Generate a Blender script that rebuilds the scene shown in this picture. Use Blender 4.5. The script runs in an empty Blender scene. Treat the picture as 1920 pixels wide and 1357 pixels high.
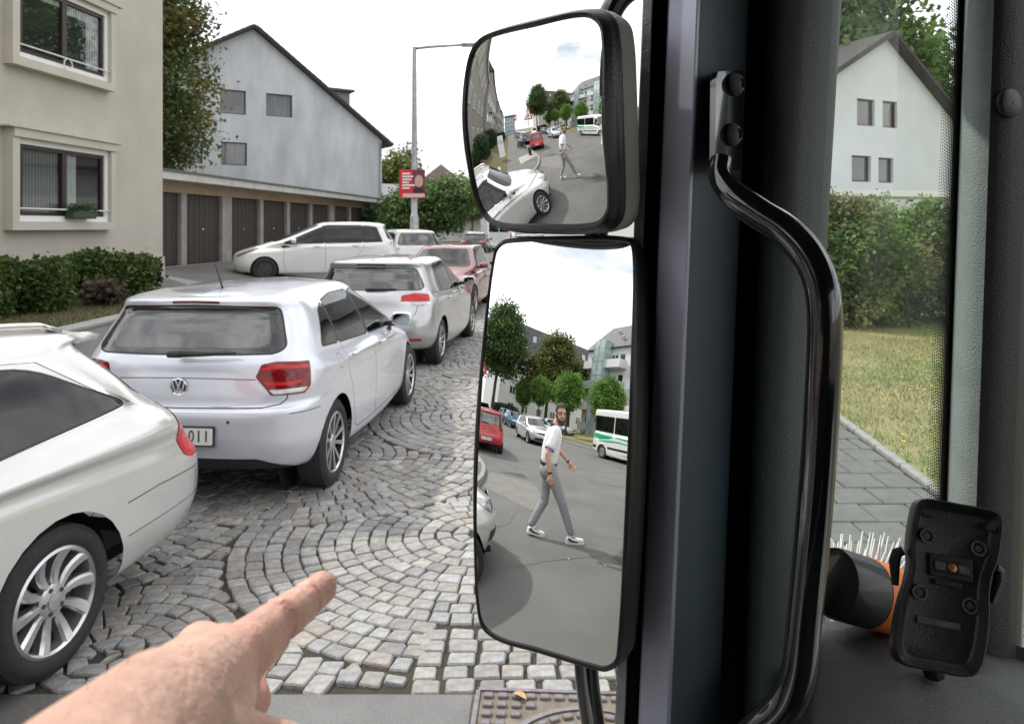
import bpy, bmesh, math, random
import numpy as np
from mathutils import Vector, Matrix
from mathutils.bvhtree import BVHTree
from mathutils.geometry import tessellate_polygon
PI = math.pi
rad = math.radians
random.seed(7)
RNG = np.random.default_rng(7)
scene = bpy.context.scene
COL = scene.collection

# ------------------------------------------------------------ camera, sky, sun
EYE = 1.9            # eye height of the driver's seat
FPX = 1415.0         # focal length in photo pixels (1920 wide)
cam_data = bpy.data.cameras.new('camera')
cam = bpy.data.objects.new('camera', cam_data)
COL.objects.link(cam)
cam.location = (0, 0, EYE)
cam.rotation_euler = (rad(90), 0, 0)
cam_data.sensor_width = 36
cam_data.lens = FPX / 1920 * 36
cam_data.shift_y = -(678.5 - 425) / 1920
cam_data.clip_start = 0.02
cam_data.clip_end = 3000
cam_data.dof.use_dof = True
cam_data.dof.focus_distance = 1.0
cam_data.dof.aperture_fstop = 16
scene.camera = cam

SUN_EL = rad(50)
SUN_DIR = Vector((-0.86 * math.cos(SUN_EL), 0.51 * math.cos(SUN_EL), math.sin(SUN_EL))).normalized()
world = bpy.data.worlds.new('World')
scene.world = world
world.use_nodes = True
wn = world.node_tree.nodes
wl = world.node_tree.links
bg = wn['Background']
sky = wn.new('ShaderNodeTexSky')
sky.sky_type = 'NISHITA'
sky.sun_disc = False
sky.sun_elevation = SUN_EL
sky.sun_rotation = math.atan2(SUN_DIR.x, SUN_DIR.y)
sky.dust_density = 2.5
tc = wn.new('ShaderNodeTexCoord')
mp = wn.new('ShaderNodeMapping')
mp.inputs['Scale'].default_value = (1, 1, 2.6)
mp.inputs['Rotation'].default_value = (0, 0, rad(18))
mp.inputs['Location'].default_value = (0.3, 0.1, 0)
nz = wn.new('ShaderNodeTexNoise')
nz.inputs['Scale'].default_value = 2.2
nz.inputs['Detail'].default_value = 7
nz.inputs['Roughness'].default_value = 0.55
cr = wn.new('ShaderNodeValToRGB')
cr.color_ramp.elements[0].position = 0.405
cr.color_ramp.elements[0].color = (0.46, 0.46, 0.46, 1)
cr.color_ramp.elements[1].position = 0.54
cr.color_ramp.elements[1].color = (1, 1, 1, 1)
mx = wn.new('ShaderNodeMix')
mx.data_type = 'RGBA'
CLOUD = 11.0
mx.inputs['B'].default_value = (CLOUD, CLOUD * 1.0, CLOUD * 1.02, 1)
wl.new(tc.outputs['Generated'], mp.inputs['Vector'])
wl.new(mp.outputs['Vector'], nz.inputs['Vector'])
wl.new(nz.outputs['Fac'], cr.inputs['Fac'])
wl.new(cr.outputs['Color'], mx.inputs['Factor'])
wl.new(sky.outputs['Color'], mx.inputs['A'])
nz2 = wn.new('ShaderNodeTexNoise')          # thicker and thinner cloud
nz2.inputs['Scale'].default_value = 3.1
nz2.inputs['Detail'].default_value = 6
mr2 = wn.new('ShaderNodeMapRange')
mr2.inputs['From Min'].default_value = .35
mr2.inputs['From Max'].default_value = .65
mr2.inputs['To Min'].default_value = CLOUD * .72
mr2.inputs['To Max'].default_value = CLOUD * 1.45
wl.new(mp.outputs['Vector'], nz2.inputs['Vector'])
wl.new(nz2.outputs['Fac'], mr2.inputs['Value'])
wl.new(mr2.outputs['Result'], mx.inputs['B'])
wl.new(mx.outputs['Result'], bg.inputs['Color'])
bg.inputs['Strength'].default_value = 0.12

sun_data = bpy.data.lights.new('sun', 'SUN')
sun_data.energy = 2.6
sun_data.angle = rad(1.5)
sun_data.color = (1.0, 0.95, 0.87)
sun = bpy.data.objects.new('sun', sun_data)
COL.objects.link(sun)
sun.rotation_euler = SUN_DIR.to_track_quat('Z', 'Y').to_euler()
sun.location = SUN_DIR * 50

vs = scene.view_settings
vs.view_transform = 'Standard'
vs.look = 'None'
vs.exposure = 0.36
vs.gamma = 1.0
vs.use_curve_mapping = False
scene.cycles.use_denoising = True
scene.cycles.max_bounces = 10
scene.cycles.transparent_max_bounces = 16
scene.cycles.caustics_reflective = False
scene.cycles.caustics_refractive = False
scene.cycles.sample_clamp_indirect = 6.0

# ------------------------------------------------------------ helpers
def P(u, v, Y):
    """point of the place seen at photo pixel (u, v) at depth Y"""
    return Vector(((u - 960) / FPX * Y, Y, EYE - (v - 425) / FPX * Y))

def G(u, v, z=0.0):
    """ground point (height z) seen at photo pixel (u, v)"""
    return P(u, v, (EYE - z) * FPX / (v - 425))

MATS = {}
def mat(name, col=(.5, .5, .5), rough=.5, metal=0.0, var=0.0, scale=4.0, bump=0.0, bscale=60.0, coat=0.0,
        spec=.5, col2=None, emit=None, estr=0.0, detail=4.0, sss=0.0, coord='Object', stretch=(1, 1, 1), attr=None, rvar=0.0, speck=0.0, sscale=260.0):
    if name in MATS:
        return MATS[name]
    m = bpy.data.materials.new(name)
    m.use_nodes = True
    n = m.node_tree.nodes; l = m.node_tree.links
    b = n['Principled BSDF']
    b.inputs['Base Color'].default_value = (*col, 1)
    b.inputs['Roughness'].default_value = rough
    b.inputs['Metallic'].default_value = metal
    b.inputs['Specular IOR Level'].default_value = spec
    b.inputs['Coat Weight'].default_value = coat
    b.inputs['Coat Roughness'].default_value = 0.04
    if sss:
        b.inputs['Subsurface Weight'].default_value = sss
        b.inputs['Subsurface Radius'].default_value = (1, .35, .2)
        b.inputs['Subsurface Scale'].default_value = .004
    if emit:
        b.inputs['Emission Color'].default_value = (*emit, 1)
        b.inputs['Emission Strength'].default_value = estr
    src = None
    if var or bump or col2 or rvar:
        t = n.new('ShaderNodeTexCoord'); mpn = n.new('ShaderNodeMapping')
        mpn.inputs['Scale'].default_value = stretch
        l.new(t.outputs[coord], mpn.inputs['Vector'])
        src = mpn.outputs['Vector']
    colsock = None
    if attr:
        a = n.new('ShaderNodeAttribute'); a.attribute_name = attr
        colsock = a.outputs['Color']
        l.new(colsock, b.inputs['Base Color'])
    if var or col2:
        nt = n.new('ShaderNodeTexNoise')
        nt.inputs['Scale'].default_value = scale; nt.inputs['Detail'].default_value = detail
        nt.inputs['Roughness'].default_value = .6
        l.new(src, nt.inputs['Vector'])
        r = n.new('ShaderNodeValToRGB')
        r.color_ramp.elements[0].position = .32; r.color_ramp.elements[1].position = .68
        if col2:
            r.color_ramp.elements[0].color = (*col, 1); r.color_ramp.elements[1].color = (*col2, 1)
            l.new(nt.outputs['Fac'], r.inputs['Fac'])
            l.new(r.outputs['Color'], b.inputs['Base Color'])
        else:
            lo, hi = 1 - var, 1 + var
            r.color_ramp.elements[0].color = (lo, lo, lo, 1); r.color_ramp.elements[1].color = (hi, hi, hi, 1)
            mm = n.new('ShaderNodeMix'); mm.data_type = 'RGBA'; mm.blend_type = 'MULTIPLY'
            mm.inputs['Factor'].default_value = 1
            mm.inputs['A'].default_value = (*col, 1)
            if colsock: l.new(colsock, mm.inputs['A'])
            l.new(nt.outputs['Fac'], r.inputs['Fac'])
            l.new(r.outputs['Color'], mm.inputs['B'])
            last = mm.outputs['Result']
            if speck:
                n2 = n.new('ShaderNodeTexNoise'); n2.inputs['Scale'].default_value = sscale; n2.inputs['Detail'].default_value = 2
                l.new(src, n2.inputs['Vector'])
                r2 = n.new('ShaderNodeValToRGB'); r2.color_ramp.elements[0].position = .38; r2.color_ramp.elements[1].position = .64
                r2.color_ramp.elements[0].color = (1 - speck,) * 3 + (1,); r2.color_ramp.elements[1].color = (1 + speck,) * 3 + (1,)
                l.new(n2.outputs['Fac'], r2.inputs['Fac'])
                m2 = n.new('ShaderNodeMix'); m2.data_type = 'RGBA'; m2.blend_type = 'MULTIPLY'; m2.inputs['Factor'].default_value = 1
                l.new(last, m2.inputs['A']); l.new(r2.outputs['Color'], m2.inputs['B']); last = m2.outputs['Result']
            l.new(last, b.inputs['Base Color'])
        if rvar:
            mr = n.new('ShaderNodeMapRange')
            mr.inputs['From Min'].default_value = .3; mr.inputs['From Max'].default_value = .7
            mr.inputs['To Min'].default_value = max(0, rough - rvar); mr.inputs['To Max'].default_value = min(1, rough + rvar)
            l.new(nt.outputs['Fac'], mr.inputs['Value']); l.new(mr.outputs['Result'], b.inputs['Roughness'])
    if bump:
        nb = n.new('ShaderNodeTexNoise')
        nb.inputs['Scale'].default_value = bscale; nb.inputs['Detail'].default_value = 5
        l.new(src, nb.inputs['Vector'])
        bp = n.new('ShaderNodeBump'); bp.inputs['Strength'].default_value = min(1, bump)
        bp.inputs['Distance'].default_value = .01 if bump <= 1 else .01 * bump
        l.new(nb.outputs['Fac'], bp.inputs['Height']); l.new(bp.outputs['Normal'], b.inputs['Normal'])
    MATS[name] = m
    return m

def glass(name, tint=(.4, .42, .42), ior=1.5, rough=.0, refl=1.0, dust_haze=0.0):
    """window pane: clear see-through tint with mirror-like Fresnel reflection"""
    if name in MATS: return MATS[name]
    m = bpy.data.materials.new(name); m.use_nodes = True
    n = m.node_tree.nodes; l = m.node_tree.links
    n.remove(n['Principled BSDF'])
    out = n['Material Output']
    f = n.new('ShaderNodeFresnel')
    ge = n.new('ShaderNodeNewGeometry'); mi = n.new('ShaderNodeMix'); mi.data_type = 'FLOAT'
    mi.inputs['A'].default_value = ior; mi.inputs['B'].default_value = 1 / ior       # thin pane: the same from both sides
    l.new(ge.outputs['Backfacing'], mi.inputs['Factor']); l.new(mi.outputs['Result'], f.inputs['IOR'])
    t = n.new('ShaderNodeBsdfTransparent'); t.inputs['Color'].default_value = (*tint, 1)
    g = n.new('ShaderNodeBsdfGlossy'); g.inputs['Roughness'].default_value = rough
    g.inputs['Color'].default_value = (refl, refl, refl, 1)
    x = n.new('ShaderNodeMixShader')
    l.new(f.outputs['Fac'], x.inputs['Fac']); l.new(t.outputs['BSDF'], x.inputs[1]); l.new(g.outputs['BSDF'], x.inputs[2])
    last = x.outputs['Shader']
    if dust_haze:  # haze put into the pane as an uneven translucent dust film
        df = n.new('ShaderNodeBsdfTranslucent'); df.inputs['Color'].default_value = (.85, .87, .86, 1)
        nt = n.new('ShaderNodeTexNoise'); nt.inputs['Scale'].default_value = 9; nt.inputs['Detail'].default_value = 6
        mr = n.new('ShaderNodeMapRange'); mr.inputs['From Min'].default_value = .35; mr.inputs['From Max'].default_value = .75; mr.inputs['To Min'].default_value = dust_haze * .5; mr.inputs['To Max'].default_value = dust_haze * 1.6
        tcn = n.new('ShaderNodeTexCoord'); l.new(tcn.outputs['Object'], nt.inputs['Vector']); l.new(nt.outputs['Fac'], mr.inputs['Value'])
        x2 = n.new('ShaderNodeMixShader'); l.new(mr.outputs['Result'], x2.inputs['Fac']); l.new(last, x2.inputs[1]); l.new(df.outputs[0], x2.inputs[2]); last = x2.outputs['Shader']
    l.new(last, out.inputs['Surface'])
    MATS[name] = m
    return m

def recess(wall_o, M_, holes, depth):
    """cut window openings (x, z, w, h) of the given depth into a wall"""
    mb = MB()
    for (x, z, w, h) in holes: mb.box((x, -depth, z), (x + w, .2, z + h), M_)
    me = mb.mesh('cutter'); bm = bmesh.new(); bm.from_mesh(me); bmesh.ops.recalc_face_normals(bm, faces=bm.faces); bm.to_mesh(me); bm.free()
    co = bpy.data.objects.new('cutter', me); COL.objects.link(co)
    md = wall_o.modifiers.new('b', 'BOOLEAN'); md.object = co; md.operation = 'DIFFERENCE'; md.solver = 'EXACT'
    bpy.context.view_layer.update()
    new = bpy.data.meshes.new_from_object(wall_o.evaluated_get(bpy.context.evaluated_depsgraph_get()))
    wall_o.modifiers.clear(); wall_o.data = new; bpy.data.objects.remove(co)

def link(name, me, mats=None, parent=None, smooth=False, loc=None):
    o = bpy.data.objects.new(name, me)
    COL.objects.link(o)
    if mats is not None:
        for m in (mats if isinstance(mats, (list, tuple)) else [mats]):
            me.materials.append(m)
    if smooth:
        me.polygons.foreach_set('use_smooth', [True] * len(me.polygons))
    if parent is not None: o.parent = parent
    if loc is not None: o.location = loc
    return o

def tag(o, label, cat, group=None):
    o['label'] = label; o['category'] = cat
    if group: o['group'] = group
    return o

def structure(o):
    o['kind'] = 'structure'; return o

def stuff(o, label=None, cat=None):
    o['kind'] = 'stuff'
    if label: o['label'] = label; o['category'] = cat
    return o

def empty(name, loc=(0, 0, 0), rz=0.0, label=None, cat=None, group=None):
    o = bpy.data.objects.new(name, None); COL.objects.link(o)
    o.location = loc; o.rotation_euler = (0, 0, rz); o.empty_display_size = .1
    if label: tag(o, label, cat, group)
    return o

def copy_tree(o, parent=None):
    c = o.copy(); COL.objects.link(c)
    if parent is not None: c.parent = parent
    for ch in list(o.children): copy_tree(ch, c)
    return c

def pymesh(name, v, f):
    me = bpy.data.meshes.new(name)
    me.from_pydata([tuple(map(float, p)) for p in v], [], [tuple(map(int, q)) for q in f]); me.update()
    return me

class MB:
    """collects simple shapes into one mesh"""
    def __init__(s): s.v = []; s.f = []; s.m = []; s.cur = 0
    def add(s, v, f):
        o = len(s.v); s.v += [tuple(p) for p in v]; s.f += [tuple(i + o for i in q) for q in f]; s.m += [s.cur] * len(f); return s
    def box(s, a, b, M=None):
        (x0, y0, z0), (x1, y1, z1) = a, b
        v = [(x0, y0, z0), (x1, y0, z0), (x1, y1, z0), (x0, y1, z0), (x0, y0, z1), (x1, y0, z1), (x1, y1, z1), (x0, y1, z1)]
        if M is not None: v = [M @ Vector(p) for p in v]
        return s.add(v, [(0, 3, 2, 1), (4, 5, 6, 7), (0, 1, 5, 4), (1, 2, 6, 5), (2, 3, 7, 6), (3, 0, 4, 7)])
    def bbox(s, a, b, r=.01, M=None, seg=2):
        """box with bevelled edges"""
        bm = bmesh.new()
        bmesh.ops.create_cube(bm, size=1)
        for v in bm.verts:
            v.co = Vector([(a[i] + b[i]) / 2 + v.co[i] * (b[i] - a[i]) for i in range(3)])
        bmesh.ops.bevel(bm, geom=list(bm.edges), offset=r, segments=seg, affect='EDGES', profile=.5)
        bm.verts.index_update()
        vs_ = [v.co.copy() for v in bm.verts]
        if M is not None: vs_ = [M @ p for p in vs_]
        s.add(vs_, [[v.index for v in f.verts] for f in bm.faces]); bm.free(); return s
    def prism(s, poly, h0, h1, axis='z', M=None):
        n = len(poly)
        def q(p, h):
            if axis == 'z': return (p[0], p[1], h)
            if axis == 'y': return (p[0], h, p[1])
            return (h, p[0], p[1])
        v = [q(p, h0) for p in poly] + [q(p, h1) for p in poly]
        if M is not None: v = [M @ Vector(p) for p in v]
        f = [(i, (i + 1) % n, n + (i + 1) % n, n + i) for i in range(n)]
        tri = tessellate_polygon([[Vector((p[0], p[1], 0)) for p in poly]])
        f += [tuple(reversed(t)) for t in tri] + [tuple(i + n for i in t) for t in tri]
        return s.add(v, f)
    def tube(s, pts, r, n=10, cap=True, squash=None):
        pts = [Vector(p) for p in pts]; k = len(pts)
        rs = r if isinstance(r, (list, tuple)) else [r] * k
        v = []; f = []
        t0 = (pts[1] - pts[0]).normalized()
        a = t0.orthogonal().normalized()
        for i in range(k):
            t = (pts[min(i + 1, k - 1)] - pts[max(i - 1, 0)]).normalized()
            a = (a - t * a.dot(t)).normalized(); b = t.cross(a)
            for j in range(n):
                w = 2 * PI * j / n
                v.append(pts[i] + (a * math.cos(w) + b * math.sin(w)) * rs[i])
        for i in range(k - 1):
            for j in range(n):
                f.append((i * n + j, i * n + (j + 1) % n, (i + 1) * n + (j + 1) % n, (i + 1) * n + j))
        if cap:
            f.append(tuple(reversed(range(n)))); f.append(tuple(range((k - 1) * n, k * n)))
        return s.add(v, f)
    def lathe(s, prof, n=24, M=None, axis='z', closed=False):
        """prof: (radius, height) pairs"""
        k = len(prof); v = []; f = []
        for (r, h) in prof:
            for j in range(n):
                w = 2 * PI * j / n
                c, d = r * math.cos(w), r * math.sin(w)
                p = (c, d, h) if axis == 'z' else ((h, c, d) if axis == 'x' else (d, h, c))
                v.append(M @ Vector(p) if M is not None else p)
        for i in range(k - 1 + (1 if closed else 0)):
            i2 = (i + 1) % k
            for j in range(n):
                f.append((i * n + j, i * n + (j + 1) % n, i2 * n + (j + 1) % n, i2 * n + j))
        return s.add(v, f)
    def disc(s, c, r, n=24, axis='x', M=None):
        v = []
        for j in range(n):
            w = 2 * PI * j / n; a, b = r * math.cos(w), r * math.sin(w)
            p = {'x': (c[0], c[1] + a, c[2] + b), 'y': (c[0] + b, c[1], c[2] + a), 'z': (c[0] + a, c[1] + b, c[2])}[axis]
            v.append(M @ Vector(p) if M is not None else p)
        return s.add(v, [tuple(range(n))])
    def mesh(s, name):
        me = pymesh(name, s.v, s.f)
        if any(s.m): me.polygons.foreach_set('material_index', s.m)
        return me
    def obj(s, name, mats, parent=None, smooth=False, loc=None, fix=True, edges=None):
        me = s.mesh(name)
        if fix:
            bm = bmesh.new(); bm.from_mesh(me); bmesh.ops.recalc_face_normals(bm, faces=bm.faces); bm.to_mesh(me); bm.free()
        o = link(name, me, mats, parent, smooth, loc)
        if smooth and edges: sharp(me, edges)
        return o

def sharp(me, deg=35):
    me.set_sharp_from_angle(angle=rad(deg))

def rot_z(a): return Matrix.Rotation(a, 4, 'Z')
def T(x, y, z): return Matrix.Translation((x, y, z))

def catmull(P_, n, alpha=.5, closed=False):
    """centripetal Catmull-Rom through P_ (K,...,3) along axis 0 with n samples per span"""
    P_ = np.asarray(P_, float); K = len(P_)
    A = np.concatenate([[2 * P_[0] - P_[1]], P_, [2 * P_[-1] - P_[-2]]])
    if closed: A = np.concatenate([[P_[-1]], P_, [P_[0], P_[1]]]); K += 1
    out = []
    for i in range(K - 1):
        p0, p1, p2, p3 = A[i:i + 4]
        def dt(a, b): return np.maximum(np.linalg.norm(b - a, axis=-1, keepdims=True), 1e-5) ** alpha
        t0 = 0; t1 = t0 + dt(p0, p1); t2 = t1 + dt(p1, p2); t3 = t2 + dt(p2, p3)
        m = n[i] if isinstance(n, (list, tuple)) else n
        for j in range(m):
            t = t1 + (t2 - t1) * j / m
            A1 = (t1 - t) / (t1 - t0) * p0 + (t - t0) / (t1 - t0) * p1
            A2 = (t2 - t) / (t2 - t1) * p1 + (t - t1) / (t2 - t1) * p2
            A3 = (t3 - t) / (t3 - t2) * p2 + (t - t2) / (t3 - t2) * p3
            B1 = (t2 - t) / (t2 - t0) * A1 + (t - t0) / (t2 - t0) * A2
            B2 = (t3 - t) / (t3 - t1) * A2 + (t - t1) / (t3 - t1) * A3
            out.append((t2 - t) / (t2 - t1) * B1 + (t - t1) / (t2 - t1) * B2)
    if not closed: out.append(P_[-1])
    return np.array(out)

def rpoly(pts, r=.03, n=4):
    """round the corners of a 2-D polygon"""
    out = []; k = len(pts)
    for i in range(k):
        p = np.array(pts[i][:2], float); a = np.array(pts[i - 1][:2], float); b = np.array(pts[(i + 1) % k][:2], float)
        rr = pts[i][2] if len(pts[i]) > 2 else r
        if rr <= 0: out.append(tuple(p)); continue
        la, lb = np.linalg.norm(a - p), np.linalg.norm(b - p)
        d = min(rr, la * .48, lb * .48)
        s = p + (a - p) / la * d; e = p + (b - p) / lb * d
        for j in range(n + 1):
            t = j / n
            out.append(tuple((1 - t) ** 2 * s + 2 * t * (1 - t) * p + t * t * e))
    return out

def offset_poly(poly, d):
    """shrink (d>0) a counter-clockwise or clockwise polygon"""
    k = len(poly); A = np.array(poly); area = .5 * np.sum(A[:, 0] * np.roll(A[:, 1], -1) - A[:, 1] * np.roll(A[:, 0], -1))
    sg = 1 if area > 0 else -1; out = []
    for i in range(k):
        e1 = A[i] - A[i - 1]; e2 = A[(i + 1) % k] - A[i]
        n1 = np.array([-e1[1], e1[0]]) / (np.linalg.norm(e1) + 1e-9) * sg; n2 = np.array([-e2[1], e2[0]]) / (np.linalg.norm(e2) + 1e-9) * sg
        b = n1 + n2; b /= max(np.dot(b, n1), .3)
        out.append(tuple(A[i] + b * d))
    return out

def text_mesh(txt, size=.1, depth=.002, align='CENTER'):
    c = bpy.data.curves.new('lettering', 'FONT'); c.body = txt; c.size = size; c.extrude = depth
    c.align_x = align; c.align_y = 'CENTER'
    o = bpy.data.objects.new('lettering', c); COL.objects.link(o)
    me = bpy.data.meshes.new_from_object(o.evaluated_get(bpy.context.evaluated_depsgraph_get()))
    bpy.data.objects.remove(o)
    return me

def remeshed(name, mesh, voxel, smooth_it=6, parent=None, mats=None, factor=.5):
    """melt a heap of overlapping closed shapes into one continuous skin"""
    o = bpy.data.objects.new('tmp', mesh); COL.objects.link(o)
    r = o.modifiers.new('r', 'REMESH'); r.mode = 'VOXEL'; r.voxel_size = voxel
    s = o.modifiers.new('s', 'SMOOTH'); s.iterations = smooth_it; s.factor = factor
    me = bpy.data.meshes.new_from_object(o.evaluated_get(bpy.context.evaluated_depsgraph_get()))
    bpy.data.objects.remove(o)
    me.name = name
    return link(name, me, mats, parent, True)

def capsule(mb, a, b, ra, rb, n=14, sq=1.0):
    """tapered capsule (closed) from a to b"""
    a = Vector(a); b = Vector(b); d = b - a; L = d.length
    q = d.to_track_quat('Z', 'Y').to_matrix().to_4x4(); q.translation = a
    prof = []
    for j in range(5):
        w = -PI / 2 + PI / 2 * j / 4; prof.append((max(ra * math.cos(w), 1e-4), ra * math.sin(w)))
    for j in range(1, 6):
        w = PI / 2 * j / 5; prof.append((max(rb * math.cos(w), 1e-4), L + rb * math.sin(w)))
    mb.lathe(prof, n, q)
    return mb
# ------------------------------------------------------------ cars
M_TYRE = mat('tyre_rubber', (.022, .022, .023), .75, var=.25, scale=30, bump=.15, bscale=220)
M_RIM = mat('alloy_silver', (.62, .62, .64), .28, .85, var=.06, scale=12)
M_RIMDARK = mat('alloy_dark', (.03, .03, .032), .35, .3)
M_STEEL = mat('steel_wheel', (.06, .06, .062), .5, .3)
M_BLACKPLASTIC = mat('black_plastic', (.018, .018, .02), .5, var=.2, scale=20)
M_SEAL = mat('window_seal', (.012, .012, .013), .35)
M_GAP = mat('panel_gap', (.03, .03, .032), .7)
M_CHROME = mat('chrome', (.8, .8, .82), .12, 1.0)
M_REDLENS = mat('red_lens', (.17, .002, .006), .12, coat=.4, var=.45, scale=22)
M_REDLENS2 = mat('bright_red_lens', (.50, .008, .008), .2, coat=.25, var=.2, scale=20)
M_DARKRED = mat('dark_red_lens', (.10, .003, .006), .15, coat=1)
M_WHITELENS = mat('clear_lens', (.62, .62, .64), .1, .2, coat=1, var=.2, scale=26)
M_HEADLENS = mat('headlamp_lens', (.34, .35, .37), .08, .5, coat=1, var=.55, scale=16)
M_PLATE = mat('plate_white', (.74, .74, .72), .4)
M_INK = mat('plate_ink', (.012, .012, .014), .5)
M_PLATEBLUE = mat('plate_blue', (.02, .06, .45), .4)
M_INTERIOR = mat('car_interior', (.02, .02, .022), .8, var=.2)
M_SEAT = mat('seat_cloth', (.035, .035, .038), .9, var=.2, scale=30)
M_CARGLASS = glass('car_glass', (.22, .27, .28), 2.1, refl=.98)
M_PRIVACY = glass('privacy_glass', (.07, .09, .11), 1.65, refl=.98)
M_SIDEGLASS = glass('side_glass', (.17, .21, .25), 1.55, refl=.98)
M_LINER = mat('wheel_well', (.008, .008, .009), .9)

def paint(name, col, metal=.0, rough=.3):
    return mat('paint_' + name, col, rough, metal, coat=1.0, var=.03, scale=3, detail=8)

# control ring: yr zr wr | zm1 wm1 zm2 wm2 | yf zf wf | bow_r rc bow_f fc
def ring_curve(r, ns):
    yr, zr, wr, z1, w1, z2, w2, yf, zf, wf, br, rc, bf, fc = r
    L = yf - yr
    ya, yb = yr + br + rc, yf - bf - fc
    pts = [(0, yr, zr), (.5 * wr, yr + .22 * br, zr), (.86 * wr, yr + br, zr * .9 + z1 * .1), (wr, ya, zr * .65 + z1 * .35),
           (w1, ya + (yb - ya) * .30, z1), (w2, ya + (yb - ya) * .70, z2),
           (wf, yb, zf * .65 + z2 * .35), (.84 * wf, yf - bf, zf * .9 + z2 * .1), (.5 * wf, yf - .25 * bf, zf), (0, yf, zf)]
    return catmull(np.array(pts), ns)

def car_half(rings, ns=(5, 5, 6, 9, 12, 9, 6, 5, 5), sub=5):
    R = np.array([ring_curve(r, list(ns)) for r in rings])      # K,N,3
    S = catmull(R, sub)
    S[:, 0, 0] = 0; S[:, -1, 0] = 0
    K, N = S.shape[:2]
    v = S.reshape(-1, 3)
    f = []
    for i in range(K - 1):
        for j in range(N - 1):
            a = i * N + j
            f.append((a, a + N, a + N + 1, a + 1))
    bm = bmesh.new()
    bv = [bm.verts.new(p) for p in v]
    for q in f:
        try: bm.faces.new([bv[i] for i in q])
        except ValueError: pass
    bmesh.ops.remove_doubles(bm, verts=bm.verts, dist=2e-4)
    bmesh.ops.dissolve_degenerate(bm, edges=bm.edges, dist=1e-4)
    bm.faces.layers.int.new('region')
    return bm

SIDE = Vector((0, 1, 0)); REAR = Vector((1, 0, 0)); RQ = Vector((.7071, .7071, 0)); FQ = Vector((.7071, -.7071, 0))

def in_poly(px, py, poly):
    c = False; j = len(poly) - 1
    for i in range(len(poly)):
        xi, yi = poly[i]; xj, yj = poly[j]
        if (yi > py) != (yj > py) and px < (xj - xi) * (py - yi) / (yj - yi + 1e-12) + xi: c = not c
        j = i
    return c

def cut(bm, poly, ex, rid, cond=None, over=(0,)):
    """cut the outline poly (seen along the view with horizontal axis ex) into the skin and mark what is inside"""
    lay = bm.faces.layers.int['region']
    xs = [p[0] for p in poly]; zs = [p[1] for p in poly]
    lo, hi, zl, zh = min(xs) - .002, max(xs) + .002, min(zs) - .002, max(zs) + .002
    def cand():
        out = []
        for f in bm.faces:
            if f[lay] not in over: continue
            c = f.calc_center_bounds()
            if cond is not None and not cond(c, f): continue
            a = [v.co.dot(ex) for v in f.verts]
            if max(a) < lo or min(a) > hi: continue
            z = [v.co.z for v in f.verts]
            if max(z) < zl or min(z) > zh: continue
            out.append(f)
        return out
    k = len(poly)
    C = cand()
    for i in range(k):
        p, q = poly[i], poly[(i + 1) % k]
        d = Vector((q[0] - p[0], q[1] - p[1]))
        if d.length < 1e-5: continue
        no = ex * (-d.y) + Vector((0, 0, d.x)); co = ex * p[0] + Vector((0, 0, p[1]))
        ed = set(); ve = set()
        for f in C:
            ed.update(f.edges); ve.update(f.verts)
        r = bmesh.ops.bisect_plane(bm, geom=C + list(ed) + list(ve), dist=1e-5, plane_co=co, plane_no=no)
        C = list({g for g in r['geom'] if isinstance(g, bmesh.types.BMFace) and g.is_valid} | {f for f in C if f.is_valid})
    n = 0
    for f in C:
        if not f.is_valid or f[lay] not in over: continue
        c = f.calc_center_median()
        if in_poly(c.dot(ex), c.z, poly):
            f[lay] = rid; n += 1
    return n

def strip(bm, line, ex, w, rid, cond=None, over=(0,)):
    for a, b in zip(line[:-1], line[1:]):
        a = np.array(a, float); b = np.array(b, float); d = (b - a) / np.linalg.norm(b - a); n = np.array([-d[1], d[0]]) * w / 2
        e = d * w * .3
        cut(bm, [tuple(a - e + n), tuple(b + e + n), tuple(b + e - n), tuple(a - e - n)], ex, rid, cond, over)

def circle(cy, cz, r, n=26): return [(cy + r * math.cos(2 * PI * i / n), cz + r * math.sin(2 * PI * i / n)) for i in range(n)]

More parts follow.
